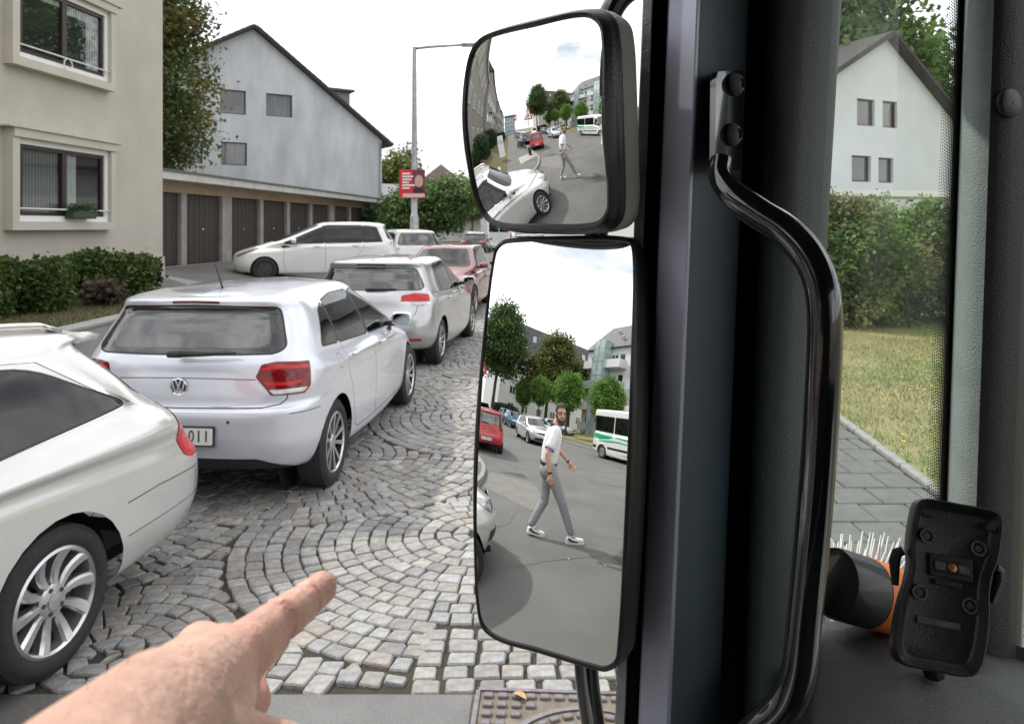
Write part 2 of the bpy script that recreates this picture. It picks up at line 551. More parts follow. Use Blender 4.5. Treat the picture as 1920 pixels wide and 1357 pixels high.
def make_wheel(root, y, side, x_out, R, rim, width=.205, style='ten', tyre_mat=None, big=False):
    """wheel with its outer face at x = side*x_out"""
    rr = rim
    t = MB()
    t.lathe([(rr, -width), (rr + .02, -width - .004), (R - .03, -width), (R - .006, -width + .02), (R, -width * .7), (R, -width * .3), (R - .005, -.022), (R - .028, -.004), (rr + .045, .004), (rr + .012, .001), (rr - .004, -.012), (rr - .004, -width * .5)], 44, axis='x')
    w = empty('wheel', (side * x_out, y, R)); w.parent = root
    w.rotation_euler = (0, 0, 0 if side > 0 else PI)
    to = t.obj('tyre', tyre_mat or M_TYRE, w, True, edges=40)
    b = MB()
    b.lathe([(rr - .002, -.010), (rr - .014, -.004), (rr - .022, -.016)], 40, axis='x')
    b.cur = 1 if style == 'double' else 0
    b.lathe([(rr - .022, -.016), (rr - .03, -.10), (rr - .03, -.19)], 40, axis='x')
    b.cur = 0
    hub = .032
    if style == 'ten':
        rim_m = M_RIM
        for i in range(10):
            a = 2 * PI * i / 10
            M_ = Matrix.Rotation(a, 4, 'X')
            # twisted tapering spoke
            n = 6; v = []; f = []
            for j in range(n + 1):
                s = j / n; r0 = .05 + (rr - .062) * s; hw = .015 + .015 * s; xf = -.030 + .024 * s - .012 * math.sin(PI * s); off = .016 * math.sin(PI * s * .9)
                for (dx, dz) in ((-.012, -hw), (0, -hw * .6), (0, hw * .6), (-.012, hw), (-.05, hw), (-.05, -hw)):
                    v.append(M_ @ Vector((xf + dx, r0, dz + off)))
            for j in range(n):
                for c in range(6): f.append((j * 6 + c, j * 6 + (c + 1) % 6, j * 6 + 6 + (c + 1) % 6, j * 6 + 6 + c))
            b.add(v, f)
        b.lathe([(.072, -.07), (.072, -.034), (.06, -.028), (.036, -.026)], 20, axis='x')
        b.lathe([(.036, -.026), (.034, -.018), (.0005, -.016)], 16, axis='x')
    elif style == 'double':
        rim_m = M_RIM
        for i in range(5):
            for e in (-1, 1):
                a = 2 * PI * i / 5 + .0
                M_ = Matrix.Rotation(a, 4, 'X')
                v = []
                for s in (0, .5, 1):
                    r0 = .045 + (rr - .06) * s; z = e * (.012 + .050 * s); hw = .011 + .006 * s; xf = -.026 + .018 * s
                    v += [M_ @ Vector((xf, r0, z - hw)), M_ @ Vector((xf, r0, z + hw)), M_ @ Vector((xf - .04, r0, z + hw)), M_ @ Vector((xf - .04, r0, z - hw))]
                f = []
                for j in range(2):
                    for c in range(4): f.append((j * 4 + c, j * 4 + (c + 1) % 4, j * 4 + 4 + (c + 1) % 4, j * 4 + 4 + c))
                b.add(v, f)
        b.lathe([(.06, -.06), (.06, -.03), (.05, -.022), (.0005, -.02)], 20, axis='x')
    elif style == 'cover':
        rim_m = M_RIM
        b.lathe([(rr - .01, -.01), (rr - .03, -.004), (.10, -.018), (.05, -.010), (.0005, -.008)], 36, axis='x')
        for i in range(8):
            a = 2 * PI * i / 8
            b.cur = 1
            M_ = Matrix.Rotation(a, 4, 'X')
            b.add([M_ @ Vector(p) for p in ((-.0015, rr - .04, -.022), (-.0015, rr - .04, .022), (-.008, .11, .010), (-.008, .11, -.010))], [(0, 1, 2, 3)])
        b.cur = 0
    else:   # plain steel
        rim_m = M_STEEL
        b.lathe([(rr - .02, -.03), (rr - .05, -.02), (.10, -.03), (.08, -.012), (.0005, -.012)], 32, axis='x')
    ro = b.obj('rim', [rim_m, M_RIMDARK], w, True, edges=30)
    d = MB(); d.lathe([(rr - .04, -.10), (.0005, -.10)], 32, axis='x')
    if style in ('ten', 'double'):
        d.obj('brake_disc', M_STEEL if style == 'ten' else M_RIMDARK, w)
        for i in range(5 if big else 0):
            a = 2 * PI * (i + .5) / 5; n_ = MB()
            n_.lathe([(.010, -.045), (.010, -.024), (.0005, -.024)], 8, T(0, .052 * math.cos(a), .052 * math.sin(a)), axis='x')
            n_.obj('wheel_bolt', M_STEEL, w)
    return w

def roundel(parent, loc, r, M_extra=None, style='vw'):
    m = MB()
    m.lathe([(r, -.002), (r, .006), (r * .94, .009), (r * .86, .006), (r * .86, .002)], 36, axis='y')
    def bar(p, q, w=.085):
        p = Vector((p[0], 0, p[1])) * r; q = Vector((q[0], 0, q[1])) * r
        d = (q - p).normalized(); n = Vector((-d.z, 0, d.x)) * w * r
        v = [p + n, q + n, q - n, p - n]
        m.add([x + Vector((0, .002, 0)) for x in v] + [x + Vector((0, .008, 0)) for x in v], [(0, 1, 2, 3), (4, 5, 6, 7), (0, 1, 5, 4), (1, 2, 6, 5), (2, 3, 7, 6), (3, 0, 4, 7)])
    if style == 'vw':
        bar((-.33, .82), (-.04, .10)); bar((.33, .82), (.04, .10)); bar((-.08, .10), (.08, .10))
        bar((-.72, .52), (-.36, -.70)); bar((-.36, -.74), (-.04, -.02)); bar((.04, -.02), (.36, -.74)); bar((.36, -.70), (.72, .52)); bar((-.08, -.05), (.08, -.05))
    o = m.obj('emblem', M_CHROME, parent, False, loc=loc)
    b = MB(); b.lathe([(r * .9, .0), (.0005, .001)], 30, axis='y')
    b.obj('emblem_ground', mat('emblem_dark', (.02, .022, .03), .3, coat=1), o)
    return o

def plate(parent, loc, txt, tilt=0, facing=-1):
    """European number plate, 520 x 110 mm; facing -1: read from behind the car"""
    M0 = empty('number_plate', loc); M0.parent = parent
    M0.rotation_euler = (tilt, 0, 0 if facing < 0 else PI)
    m = MB(); m.bbox((-.272, -.006, -.066), (.272, .006, .066), .004); m.obj('plate_holder', M_BLACKPLASTIC, M0)
    m = MB(); m.prism(rpoly([(-.26, -.054), (.26, -.054), (.26, .054), (-.26, .054)], .01), -.009, -.0065, 'y'); m.obj('plate_face', M_PLATE, M0)
    m = MB(); m.prism([(-.257, -.050), (-.215, -.050), (-.215, .050), (-.257, .050)], -.0105, -.0085, 'y'); m.obj('country_band', M_PLATEBLUE, M0)
    if txt:
        n_ = len(txt)
        for i, ch in enumerate(txt):
            if ch == ' ': continue
            o = link('plate_character', text_mesh(ch, .105, .0007), M_INK, M0)
            o.rotation_euler = (PI / 2, 0, 0); o.location = (.018 + (i - (n_ - 1) / 2) * .050, -.0105, 0); o.scale = (.78 if ch not in '1I' else .9, 1, 1)
    return M0

def build_car(name, spec):
    """returns the root Empty of a car at the origin, front towards +Y, rear axle at y = 0"""
    root = empty(name)
    bm = car_half(spec['rings'], spec.get('ns', (5, 5, 6, 9, 12, 9, 6, 5, 5)), spec.get('sub', 5))
    lay = bm.faces.layers.int['region']
    mats = {0: spec['paint']}; names = {}
    GAP = 90; GONE = 99
    R = spec['R']; wb = spec['wb']; ra = spec.get('arch', R + .045)
    side_c = lambda c, f: c.x > .35
    regs = spec['regions']
    for i, (nm, ex, poly, mt, cnd) in enumerate(regs):
        rid = i + 1
        mats[rid] = mt; names[rid] = nm
        cc = {'side': side_c, 'rear': (lambda c, f: c.y < wb * .35), 'front': (lambda c, f: c.y > wb * .45), 'any': None}.get(cnd, cnd)
        border = None
        if nm.endswith('*'):      # with a dark seal round it
            cut(bm, offset_poly(poly, -.012), ex, 80, cc, (0,)); names[rid] = nm[:-1]
            cut(bm, poly, ex, rid, cc, (80,))
        else:
            cut(bm, poly, ex, rid, cc, (0, 80) if nm.startswith('pillar') else (0,))
    for ln, ex, w, cnd in spec.get('gaps', []):
        cc = {'side': side_c, 'rear': (lambda c, f: c.y < wb * .35), 'front': (lambda c, f: c.y > wb * .45)}.get(cnd)
        strip(bm, ln, ex, w, GAP, cc)
    for y in (0, wb):
        cut(bm, circle(y, R * 1.0, ra), SIDE, GONE, lambda c, f: c.x > spec.get('archx', .5), tuple(range(0, 91)))
    bmesh.ops.delete(bm, geom=[f for f in bm.faces if f[lay] == GONE], context='FACES')
    bmesh.ops.remove_doubles(bm, verts=bm.verts, dist=5e-5)
    bm.normal_update()
    # consistent outward normals
    bmesh.ops.recalc_face_normals(bm, faces=bm.faces)
    ctr = Vector((0, wb / 2, .7)); sgn = sum(1 if f.normal.dot(f.calc_center_median() - ctr) > 0 else -1 for f in bm.faces)
    if sgn < 0: bmesh.ops.reverse_faces(bm, faces=bm.faces)
    bm.normal_update()
    V = [v.co.copy() for v in bm.verts]; bm.verts.index_update()
    VN = [v.normal.copy() for v in bm.verts]
    F = [([v.index for v in f.verts], f[lay]) for f in bm.faces]
    bm.free()
    NV = len(V)
    V2 = V + [Vector((-p.x, p.y, p.z)) for p in V]
    N2 = VN + [Vector((-p.x, p.y, p.z)) for p in VN]
    for p, q in zip(V2, N2):
        if abs(p.x) < 1e-5: q.x = 0
    N2 = [q.normalized() if q.length > 0 else Vector((0, 0, 1)) for q in N2]
    def emit(nm, sel, mts, half=None, push=0.0):
        faces = []; mi = []
        for q, r in F:
            if r not in sel: continue
            if half in (None, 1): faces.append(tuple(q)); mi.append(sel.index(r))
            if half in (None, -1): faces.append(tuple(i + NV for i in reversed(q))); mi.append(sel.index(r))
        if not faces: return None
        used = sorted({i for q in faces for i in q}); ix = {a: b for b, a in enumerate(used)}
        # weld the centre line
        vs_ = [V2[i] + N2[i] * push for i in used]
        me = pymesh(nm, vs_, [[ix[i] for i in q] for q in faces])
        me.polygons.foreach_set('material_index', mi)
        me.polygons.foreach_set('use_smooth', [True] * len(faces))
        o = link(nm, me, mts, root)
        me.normals_split_custom_set_from_vertices([N2[i] for i in used])
        return o
    body_sel = [0, GAP, 80] + [r for r, n_ in names.items() if n_.startswith('body')]
    emit('body', body_sel, [spec['paint'], M_GAP, M_SEAL] + [mats[r] for r in body_sel[3:]])
    done = set(body_sel)
    for rid, nm in names.items():
        if rid in done: continue
        same = [rid]
        push = .004 if 'light' in nm or 'trim' in nm else 0
        ctr_x = any(min(abs(V[i].x) for i in q) < 1e-4 for q, r in F if r == rid)
        if ctr_x: emit(nm, same, [mats[rid]], None, push)
        else:
            emit(nm, same, [mats[rid]], 1, push); emit(nm, same, [mats[rid]], -1, push)
    # underside, wheel wells, cabin floor
    hw = spec['W'] / 2; m = MB()
    y0, y1 = spec['yr'], spec['yf']
    m.box((-hw + .22, y0 + .34, .24), (hw - .22, y1 - .40, .30))
    for y in (0, wb):
        for s in (-1, 1):
            xo = s * (hw - .10); xi = s * (hw - .33)
            n = 20; v = []
            for i in range(n + 1):
                a = -.10 + (PI + .2) * i / n
                v += [(xo, y + (ra + .004) * math.cos(a), R + (ra + .004) * math.sin(a)), (xi, y + (ra + .004) * math.cos(a), R + (ra + .004) * math.sin(a))]
            m.add(v, [(2 * i, 2 * i + 1, 2 * i + 3, 2 * i + 2) for i in range(n)])
            m.disc((xi, y, R), ra + .004, 24, 'x')
    m.obj('underside', M_LINER, root)
    if spec.get('cabin', True):
        bz = spec['belt']; m = MB()
        ca, cb = spec['cab']      # y range of the cabin
        m.bbox((-hw + .14, ca, .28), (hw - .14, cb, bz - .38), .03)
        m.bbox((-hw + .12, cb - .45, bz - .4), (hw - .12, cb + .05, bz - .03), .05)         # dashboard
        m.bbox((-hw + .1, ca - .35, bz - .32), (hw - .1, ca + .05, bz - .10), .04)           # parcel shelf
        m.obj('cabin_trim', M_INTERIOR, root)
        sy = (ca + cb) / 2 + .12
        for y, xs in ((sy, (-.36, .36)), (ca + .28, (-.38, 0, .38))):
            for x in xs:
                m = MB(); M_ = T(x, y, bz - .42) @ Matrix.Rotation(rad(14), 4, 'X')
                m.bbox((-.21, -.07, 0), (.21, .07, .56), .05, M_)
                m.bbox((-.12, -.05, .59), (.12, .05, .78), .04, M_)
                m.tube([M_ @ Vector((-.05, 0, .5)), M_ @ Vector((-.05, 0, .62))], .006, 6); m.tube([M_ @ Vector((.05, 0, .5)), M_ @ Vector((.05, 0, .62))], .006, 6)
                m.obj('seat', M_SEAT, root, True, edges=40)
        m = MB(); a = [(.36 + .18 * math.cos(2 * PI * i / 16), cb - .52 - .07 * math.sin(2 * PI * i / 16), bz - .06 + .17 * math.sin(2 * PI * i / 16)) for i in range(17)]
        for p in range(len(a)): a[p] = (-a[p][0], a[p][1], a[p][2])
        m.tube(a, .014, 6); m.obj('steering_wheel', M_INTERIOR, root, True)
    for y in (0, wb):
        for s in (-1, 1):
            make_wheel(root, y, s, hw + spec.get('wx', -.022), R, spec['rim'], style=spec.get('wheel', 'ten'), big=spec.get('big', False))
    # door mirrors
    if 'mir' in spec:
        my, mz, mx_ = spec['mir']
        for s in (-1, 1):
            m = MB(); v = []
            n = 12
            for k, (dy, sc) in enumerate(((-.055, .80), (-.05, .95), (-.02, 1.0), (.03, .95), (.065, .7), (.08, .3))):
                for i in range(n):
                    a = 2 * PI * i / n; ca_, sa_ = math.cos(a), math.sin(a)
                    v.append((s * (mx_ + .105 * sc * (abs(ca_) ** .6) * (1 if ca_ > 0 else -1)), my + dy + .02 * ca_ * 0, mz + .068 * sc * (abs(sa_) ** .6) * (1 if sa_ > 0 else -1)))
            f = [(k * n + i, k * n + (i + 1) % n, (k + 1) * n + (i + 1) % n, (k + 1) * n + i) for k in range(5) for i in range(n)] + [tuple(range(5 * n, 6 * n))]
            m.add(v, f)
            o = m.obj('door_mirror', spec.get('mirror_paint', spec['paint']), root, True)
            m = MB(); m.add([(p[0], p[1] + .003, p[2]) for p in v[:n]], [tuple(range(n))]); m.obj('mirror_glass', mat('car_mirror', (.35, .4, .42), .05, 1.0), o)
            m = MB(); m.bbox((s * (mx_ - .17) if s > 0 else s * (mx_ - .06), my - .03, mz - .07), (s * (mx_ - .06) if s > 0 else s * (mx_ - .17), my + .03, mz - .02), .01)
            m.obj('mirror_arm', M_BLACKPLASTIC, o)
    # door handles
    body = [c for c in root.children if c.name.startswith('body')][0]
    bvh = BVHTree.FromPolygons([v.co for v in body.data.vertices], [p.vertices for p in body.data.polygons])
    spec['bvh'] = bvh
    for (y, z) in spec.get('handles', []):
        for s in (-1, 1):
            pts = []
            for t in (-.085, -.05, 0, .05, .085):
                h = bvh.ray_cast(Vector((s * 2, y + t, z)), Vector((-s, 0, 0)))[0]
                if h is None: continue
                pts.append(h + Vector((s * (.006 if abs(t) > .08 else .026), 0, 0)))
            if len(pts) == 5:
                m = MB(); m.tube(pts, [.011, .014, .014, .014, .011], 8); m.obj('door_handle', spec['paint'], root, True)
    return root

def ring(yr, zr, wr, z1, w1, z2, w2, yf, zf, wf, br=.10, rc=.16, bf=.22, fc=.26):
    return (yr, zr, wr, z1, w1, z2, w2, yf, zf, wf, br, rc, bf, fc)

def gen_rings(ro, wb, fo, W, H, belt, cowl, rf, rr, tb, hoodz=.74, tail_top=None, bump_top=.70, roofz_r=None, bowf=.22, sq=0.0, tum=.70, rear_round=.10):
    """rings of a hatchback, estate or people carrier. cowl=(y,z) windscreen base; rf/rr front/rear end of the roof (y);
    tb=(y,z) base of the rear window; tum roof width / body width"""
    h = W / 2; yr = -ro; yf = wb + fo
    tt = tail_top or (rr - .02, H - .13)
    zr = roofz_r or (H - .06)
    b = rear_round
    cy, cz = cowl; tby, tbz = tb
    g = lambda a, c, t: a + (c - a) * t
    wt = h * tum
    return [
        ring(yr + .18, .27, h * .76, .205, h * .89, .20, h * .89, yf - .18, .22, h * .76, b, .16, bowf, .26),
        ring(yr + .07, .31, h * .87, .24, h * .965, .235, h * .96, yf - .08, .27, h * .85, b, .16, bowf, .26),
        ring(yr + .01, .44, h * .93, .36, h * .992, .36, h * .985, yf - .01, .42, h * .90, b, .16, bowf, .26),
        ring(yr, .56, h * .945, .55, h, .55, h * .994, yf, .55, h * .90, b, .16, bowf, .26),
        ring(yr + .015, bump_top - .03, h * .95, .70, h, .70, h * .994, yf - .04, hoodz - .09, h * .87, b, .16, bowf, .26),
        ring(yr + .03, bump_top + .015, h * .95, belt - .19, h * .992, belt - .19, h * .99, yf - .08, hoodz - .045, h * .85, b, .16, bowf, .26),
        ring(g(yr + .04, tby, .25), g(bump_top, tbz, .35), h * .95, belt - .135, h * .988, belt - .14, h * .984, yf - .15, hoodz, h * .81, b, .16, bowf, .30),
        ring(g(yr + .04, tby, .5), g(bump_top, tbz, .66), h * .945, belt - .09, h * .99, belt - .10, h * .986, yf - .26, hoodz + .05, h * .78, b + .02, .16, bowf + .04, .32),
        ring(g(yr + .04, tby, .7), g(bump_top, tbz, .84), h * .93, belt - .055, h * .972, belt - .07, h * .966, yf - .42, hoodz + .10, h * .74, b + .02, .16, bowf + .06, .35),
        ring(tby, tbz, h * .885, belt, h * .93, belt - .012, h * .922, cy, cz, h * .86, b + .01, .16, .20, .14),
        ring(g(tby, tt[0], .42), g(tbz, tt[1], .45), h * g(.885, tum + .04, .45), g(belt, H - .06, .38), h * g(.93, tum, .38), g(belt, H - .06, .37), h * g(.92, tum - .01, .38), g(cy, rf, .40), g(cz, H - .06, .38), h * .795, b, .16, .20, .14),
        ring(tt[0], tt[1], h * (tum + .05), g(belt, H - .06, .78), h * g(.93, tum + .02, .78), g(belt, H - .06, .77), h * g(.92, tum + .01, .78), g(cy, rf, .78), g(cz, H - .06, .77), h * .70, b - .02, .15, .18, .14),
        ring(rr - .03, zr - .025, h * tum, H - .075, h * tum, H - .072, h * (tum - .012), rf + .02, H - .07, h * .64, .06, .14, .16, .14),
        ring(rr, zr - .005, h * (tum - .05), H - .034, h * (tum - .05), H - .03, h * (tum - .065), rf - .08, H - .04, h * .58, .06, .14, .16, .14),
        ring(rr + .04, zr + .004, h * .42, H - .012, h * .42, H - .006, h * .41, rf - .14, H - .022, h * .32, .04, .10, .12, .14),
        ring(rr + .07, zr + .008, .002, H - .004, .002, H, .002, rf - .18, H - .016, .002, .002, .01, .002, .01)]

def glasshouse(wb, H, belt, cowl, rf, rr, tb, W, tt, tum=.70, q0=.0, bp=None, cp=None, glass2=None, rw_in=.0):
    """side and end window outlines for gen_rings bodies. q0: rear tip of the side glass, cp/bp: rear and middle pillars"""
    cy, cz = cowl; h = W / 2
    top = H - .105; g2 = glass2 or M_SIDEGLASS
    fy = lambda z: cy + (rf - cy) * (z - cz) / (H - .06 - cz)      # windscreen line
    out = []
    if cp is not None:
        out.append(('quarter_window*', SIDE, rpoly([(q0, belt + .045), (cp - .03, belt + .03), (cp - .03, top - .01), (q0 + .16, top - .05)], .025), g2, 'side'))
        out.append(('rear_door_window*', SIDE, rpoly([(cp + .03, belt + .028), (bp - .035, belt + .012), (bp - .03, top), (cp + .03, top - .008)], .025), g2, 'side'))
    else:
        out.append(('rear_door_window*', SIDE, rpoly([(q0, belt + .05), (bp - .035, belt + .012), (bp - .03, top), (q0 + .25, top - .03)], .03), g2, 'side'))
    out.append(('front_door_window*', SIDE, rpoly([(bp + .03, belt + .010), (fy(belt + .03) - .48, belt + .0), (fy(belt + .06) - .39, belt + .03), (fy(top - .08) - .37, top - .08, .1), (fy(top) - .40, top, .04), (bp + .035, top)], .025), M_SIDEGLASS, 'side'))
    out.append(('body_pillar', SIDE, [(bp - .07, belt + .016), (bp + .07, belt + .012), (bp + .07, top - .004), (bp - .07, top - .004)], M_SEAL, 'side'))
    if cp is not None: out.append(('body_pillar', SIDE, [(cp - .06, belt + .032), (cp + .06, belt + .030), (cp + .06, top - .014), (cp - .06, top - .016)], M_SEAL, 'side'))
    out.append(('windscreen*', REAR, rpoly([(-.02, cz + .03, 0), (h * .70, cz + .02), (h * .735, cz + .06), (h * .575, H - .105), (-.02, H - .085, 0)], .04), M_SIDEGLASS, lambda c, f: rf - .2 < c.y < cy + .2))
    out.append(('rear_window*', REAR, rpoly([(-.02, tb[1] + .02, 0), (h * (.76 - rw_in), tb[1] + .025), (h * (.79 - rw_in), tb[1] + .06), (h * (tum - .04 - rw_in), tt[1] - .01), (-.02, tt[1] + .005, 0)], .04), glass2 or M_CARGLASS, lambda c, f: c.y < max(rr, tb[0]) + .3))
    return out
# ---- small five-door hatchback (white, seen from behind)
def polo_spec(p):
    wb = 2.548
    rings = [
        ring(-.52, .27, .66, .205, .78, .20, .78, 3.16, .22, .66),
        ring(-.63, .30, .76, .235, .845, .23, .84, 3.26, .27, .74),
        ring(-.690, .44, .815, .36, .868, .36, .862, 3.34, .42, .79),
        ring(-.70, .56, .83, .55, .876, .55, .870, 3.345, .56, .79),
        ring(-.700, .69, .838, .70, .876, .70, .870, 3.31, .66, .76),
        ring(-.662, .712, .835, .79, .868, .78, .866, 3.27, .71, .74),
        ring(-.655, .80, .842, .845, .860, .83, .856, 3.20, .745, .71),
        ring(-.648, .90, .842, .892, .872, .872, .868, 3.10, .785, .68, .12, .16, .26, .30),
        ring(-.640, .955, .83, .912, .858, .892, .852, 2.96, .84, .64, .12, .16, .28, .35),
        ring(-.612, 1.035, .79, .975, .815, .955, .808, 2.36, .975, .755, .11, .16, .20, .14),
        ring(-.53, 1.16, .735, 1.13, .755, 1.11, .745, 2.03, 1.13, .695, .10, .16, .20, .14),
        ring(-.425, 1.315, .66, 1.30, .665, 1.29, .65, 1.68, 1.29, .61, .08, .15, .18, .14),
        ring(-.43, 1.385, .605, 1.385, .60, 1.385, .585, 1.48, 1.385, .555, .06, .14, .16, .14),
        ring(-.40, 1.405, .55, 1.425, .55, 1.425, .535, 1.38, 1.415, .505, .06, .14, .16, .14),
        ring(-.36, 1.412, .36, 1.443, .36, 1.447, .35, 1.32, 1.432, .28, .04, .10, .12, .14),
        ring(-.33, 1.415, .002, 1.449, .002, 1.453, .002, 1.28, 1.438, .002, .002, .01, .002, .01)]
    rw = rpoly([(-.02, 1.052, 0), (.60, 1.055), (.655, 1.085), (.555, 1.335), (-.02, 1.352, 0)], .03)
    rwg = rpoly([(-.02, 1.085, 0), (.52, 1.09, .05), (.56, 1.13, .04), (.50, 1.30, .03), (-.02, 1.325, 0)], .03)
    rear_only = lambda c, f: c.y < .2
    quarter = rpoly([(-.15, 1.05), (.19, 1.025), (.21, 1.315), (.06, 1.27)], .02)
    reardoor = rpoly([(.232, 1.022), (.98, .985), (.99, 1.352), (.55, 1.358), (.255, 1.328)], .03)
    frontdoor = rpoly([(1.045, .982), (1.82, .957), (1.90, .978, .02), (1.50, 1.25, .15), (1.28, 1.345, .06), (1.06, 1.347)], .02)
    ws = rpoly([(-.02, 1.0, 0), (.64, .99), (.68, 1.03), (.53, 1.37), (-.02, 1.395, 0)], .04)
    tl = rpoly([(-.075, .905), (-.035, .985), (.05, 1.0), (.275, .985), (.26, .83), (.21, .785), (.0, .785)], .012)
    tlw = rpoly([(-.075, .818), (.155, .822), (.160, .848), (-.085, .845)], .006)
    hl = rpoly([(-1.93, .80), (-1.62, .73), (-1.60, .66), (-1.78, .66), (-1.98, .73)], .02)
    regions = [
        ('rear_window*', REAR, rw, M_SEAL, lambda c, f: c.y < .2 and abs(f.normal.y) > .2 or c.y < -.2),
        ('quarter_window*', SIDE, quarter, M_PRIVACY, 'side'),
        ('rear_door_window*', SIDE, reardoor, M_SIDEGLASS, 'side'),
        ('front_door_window*', SIDE, frontdoor, M_SIDEGLASS, 'side'),
        ('body_pillar', SIDE, [(.15, 1.030), (.29, 1.022), (.31, 1.322), (.17, 1.300)], M_SEAL, 'side'),
        ('body_pillar', SIDE, [(.95, .988), (1.08, .985), (1.10, 1.343), (.95, 1.345)], M_SEAL, 'side'),
        ('windscreen*', REAR, ws, M_SIDEGLASS, lambda c, f: c.y > 1.2 and c.y < 2.5),
        ('tail_light', RQ, tl, M_REDLENS, lambda c, f: c.y < -.3 and c.x > .3),
        ('headlight', FQ, hl, M_HEADLENS, lambda c, f: c.y > 2.6),
        ('body_bumper_trim', REAR, rpoly([(-.02, .20, 0), (.80, .20, 0), (.70, .30), (.52, .372), (-.02, .385, 0)], .03), M_BLACKPLASTIC, lambda c, f: c.y < -.35),
        ('brake_light', REAR, rpoly([(-.02, 1.372, 0), (.17, 1.368, .004), (.165, 1.385, .004), (-.02, 1.389, 0)], .003), M_DARKRED, lambda c, f: c.y < -.3),
    ]
    gaps = [
        ([(-.60, .668), (-.36, .664)], SIDE, .006, 'side'), ([(.02, .86), (.10, .85), (.12, .90), (.11, .955), (.03, .955), (.02, .86)], SIDE, .004, 'side'),
        ([(-.02, .90), (.25, .897), (.50, .888)], REAR, .006, 'rear'),
        ([(-.02, .708), (.55, .708), (.66, .725), (.70, .76), (.705, .815)], REAR, .007, 'rear'),
        ([(1.02, .30), (1.02, 1.36)], SIDE, .007, 'side'),
        ([(.36, .62), (.30, .74), (.24, .95), (.25, 1.01)], SIDE, .007, 'side'),
        ([(.36, .62), (.44, .34), (.52, .30), (2.0, .29)], SIDE, .007, 'side'),
        ([(2.06, .30), (2.10, .6), (2.06, .85), (1.96, .95)], SIDE, .007, 'side'),
    ]
    return dict(rings=rings, paint=p, wb=wb, R=.315, rim=.222, W=1.751, yr=-.7, yf=3.35, belt=.98, cab=(.1, 2.1), regions=regions, gaps=gaps,
                wheel='double', mir=(1.78, 1.01, .94), handles=[(.43, .905), (1.20, .885)], arch=.355, rwg=rwg)

def build_polo():
    sp = polo_spec(paint('white_silver', (.70, .72, .79), .35, .28))
    root = build_car('parked_car', sp)
    bvh = sp['bvh']
    # see-through middle of the rear window: inside the black printed edge
    rw = [c for c in root.children if c.name.startswith('rear_window')][0]
    bm = bmesh.new(); bm.from_mesh(rw.data); bm.faces.layers.int.new('region')
    g = sp['rwg']; full = [(x, z) for x, z in g if x > 0]; full = full + [(-x, z) for x, z in reversed(full)]
    cut(bm, full, REAR, 1); lay = bm.faces.layers.int['region']
    for f in bm.faces: f.material_index = f[lay]; f.smooth = True
    bm.to_mesh(rw.data); bm.free(); rw.data.materials.append(M_CARGLASS)
    rw.data.materials[0] = mat('printed_glass_edge', (.008, .008, .009), .04, coat=1)
    def on(x, z, out=.0):
        h = bvh.ray_cast(Vector((x, -3, z)), Vector((0, 1, 0)))
        return (h[0] + Vector((0, -out, 0))) if h[0] else Vector((x, -.7, z))
    roundel(root, on(0, .845, .004), .058).rotation_euler = (rad(-6), 0, PI)
    p = plate(root, on(0, .535, .012), 'BN VW 011', rad(-2))
    for s in (-1, 1):
        pass
    # wiper
    m = MB(); a = on(0.02, 1.062, .02)
    m.bbox((-.05, a.y - .03, 1.045), (.05, a.y + .03, 1.085), .012)
    b0 = Vector((.03, a.y - .012, 1.068)); b1 = Vector((.40, a.y + .02, 1.075))
    m.tube([b0, (b0 + b1) / 2 + Vector((0, -.01, .0)), b1], [.022, .016, .008], 8); m.obj('rear_wiper', M_BLACKPLASTIC, root, True)
    # roof aerial
    m = MB(); m.bbox((-.03, -.10, 1.418), (.03, 0, 1.445), .01)
    m.tube([(0, -.03, 1.44), (0, -.10, 1.55), (0, -.15, 1.63)], [.007, .005, .003], 6); m.obj('roof_aerial', M_BLACKPLASTIC, root, True)
    # bumper corner reflectors / sensors
    for x in (-.35, .35):
        q = on(x, .625, .002); m = MB(); m.disc((q.x, q.y, q.z), .011, 12, 'y'); m.obj('parking_sensor', M_GAP, root)
    # detail inside the tail lights
    for s in (-1, 1):
        tl = [c for c in root.children if c.name.startswith('tail_light') and (sum(v.co.x for v in c.data.vertices) > 0) == (s > 0)][0]
        for nm, poly, mt in (('reversing_lens', rpoly([(.012, .792), (.205, .796), (.235, .825), (-.012, .822)], .006), M_WHITELENS),
                             ('light_strip', rpoly([(-.05, .945), (.05, .955), (.26, .945), (.26, .965), (.05, .98), (-.04, .965)], .006), M_REDLENS2),
                             ('light_bar', rpoly([(-.02, .85), (.12, .845), (.20, .862), (.20, .875), (.10, .868), (-.04, .872)], .005), M_REDLENS2)):
            bm = bmesh.new(); bm.from_mesh(tl.data); bm.faces.layers.int.new('region')
            if s < 0: bmesh.ops.scale(bm, vec=(-1, 1, 1), verts=bm.verts)
            cut(bm, poly, RQ, 1); lay = bm.faces.layers.int['region']
            bmesh.ops.delete(bm, geom=[f for f in bm.faces if f[lay] == 0], context='FACES')
            bm.normal_update()
            for v in bm.verts: v.co += Vector((.5, -.8, 0)).normalized() * .003
            if s < 0: bmesh.ops.scale(bm, vec=(-1, 1, 1), verts=bm.verts); bmesh.ops.reverse_faces(bm, faces=bm.faces)
            me = bpy.data.meshes.new(nm); bm.to_mesh(me); bm.free()
            if len(me.polygons): link(nm, me, mt, tl, True)
    return root
polo = build_polo()
polo.location = (0, 0, 0)
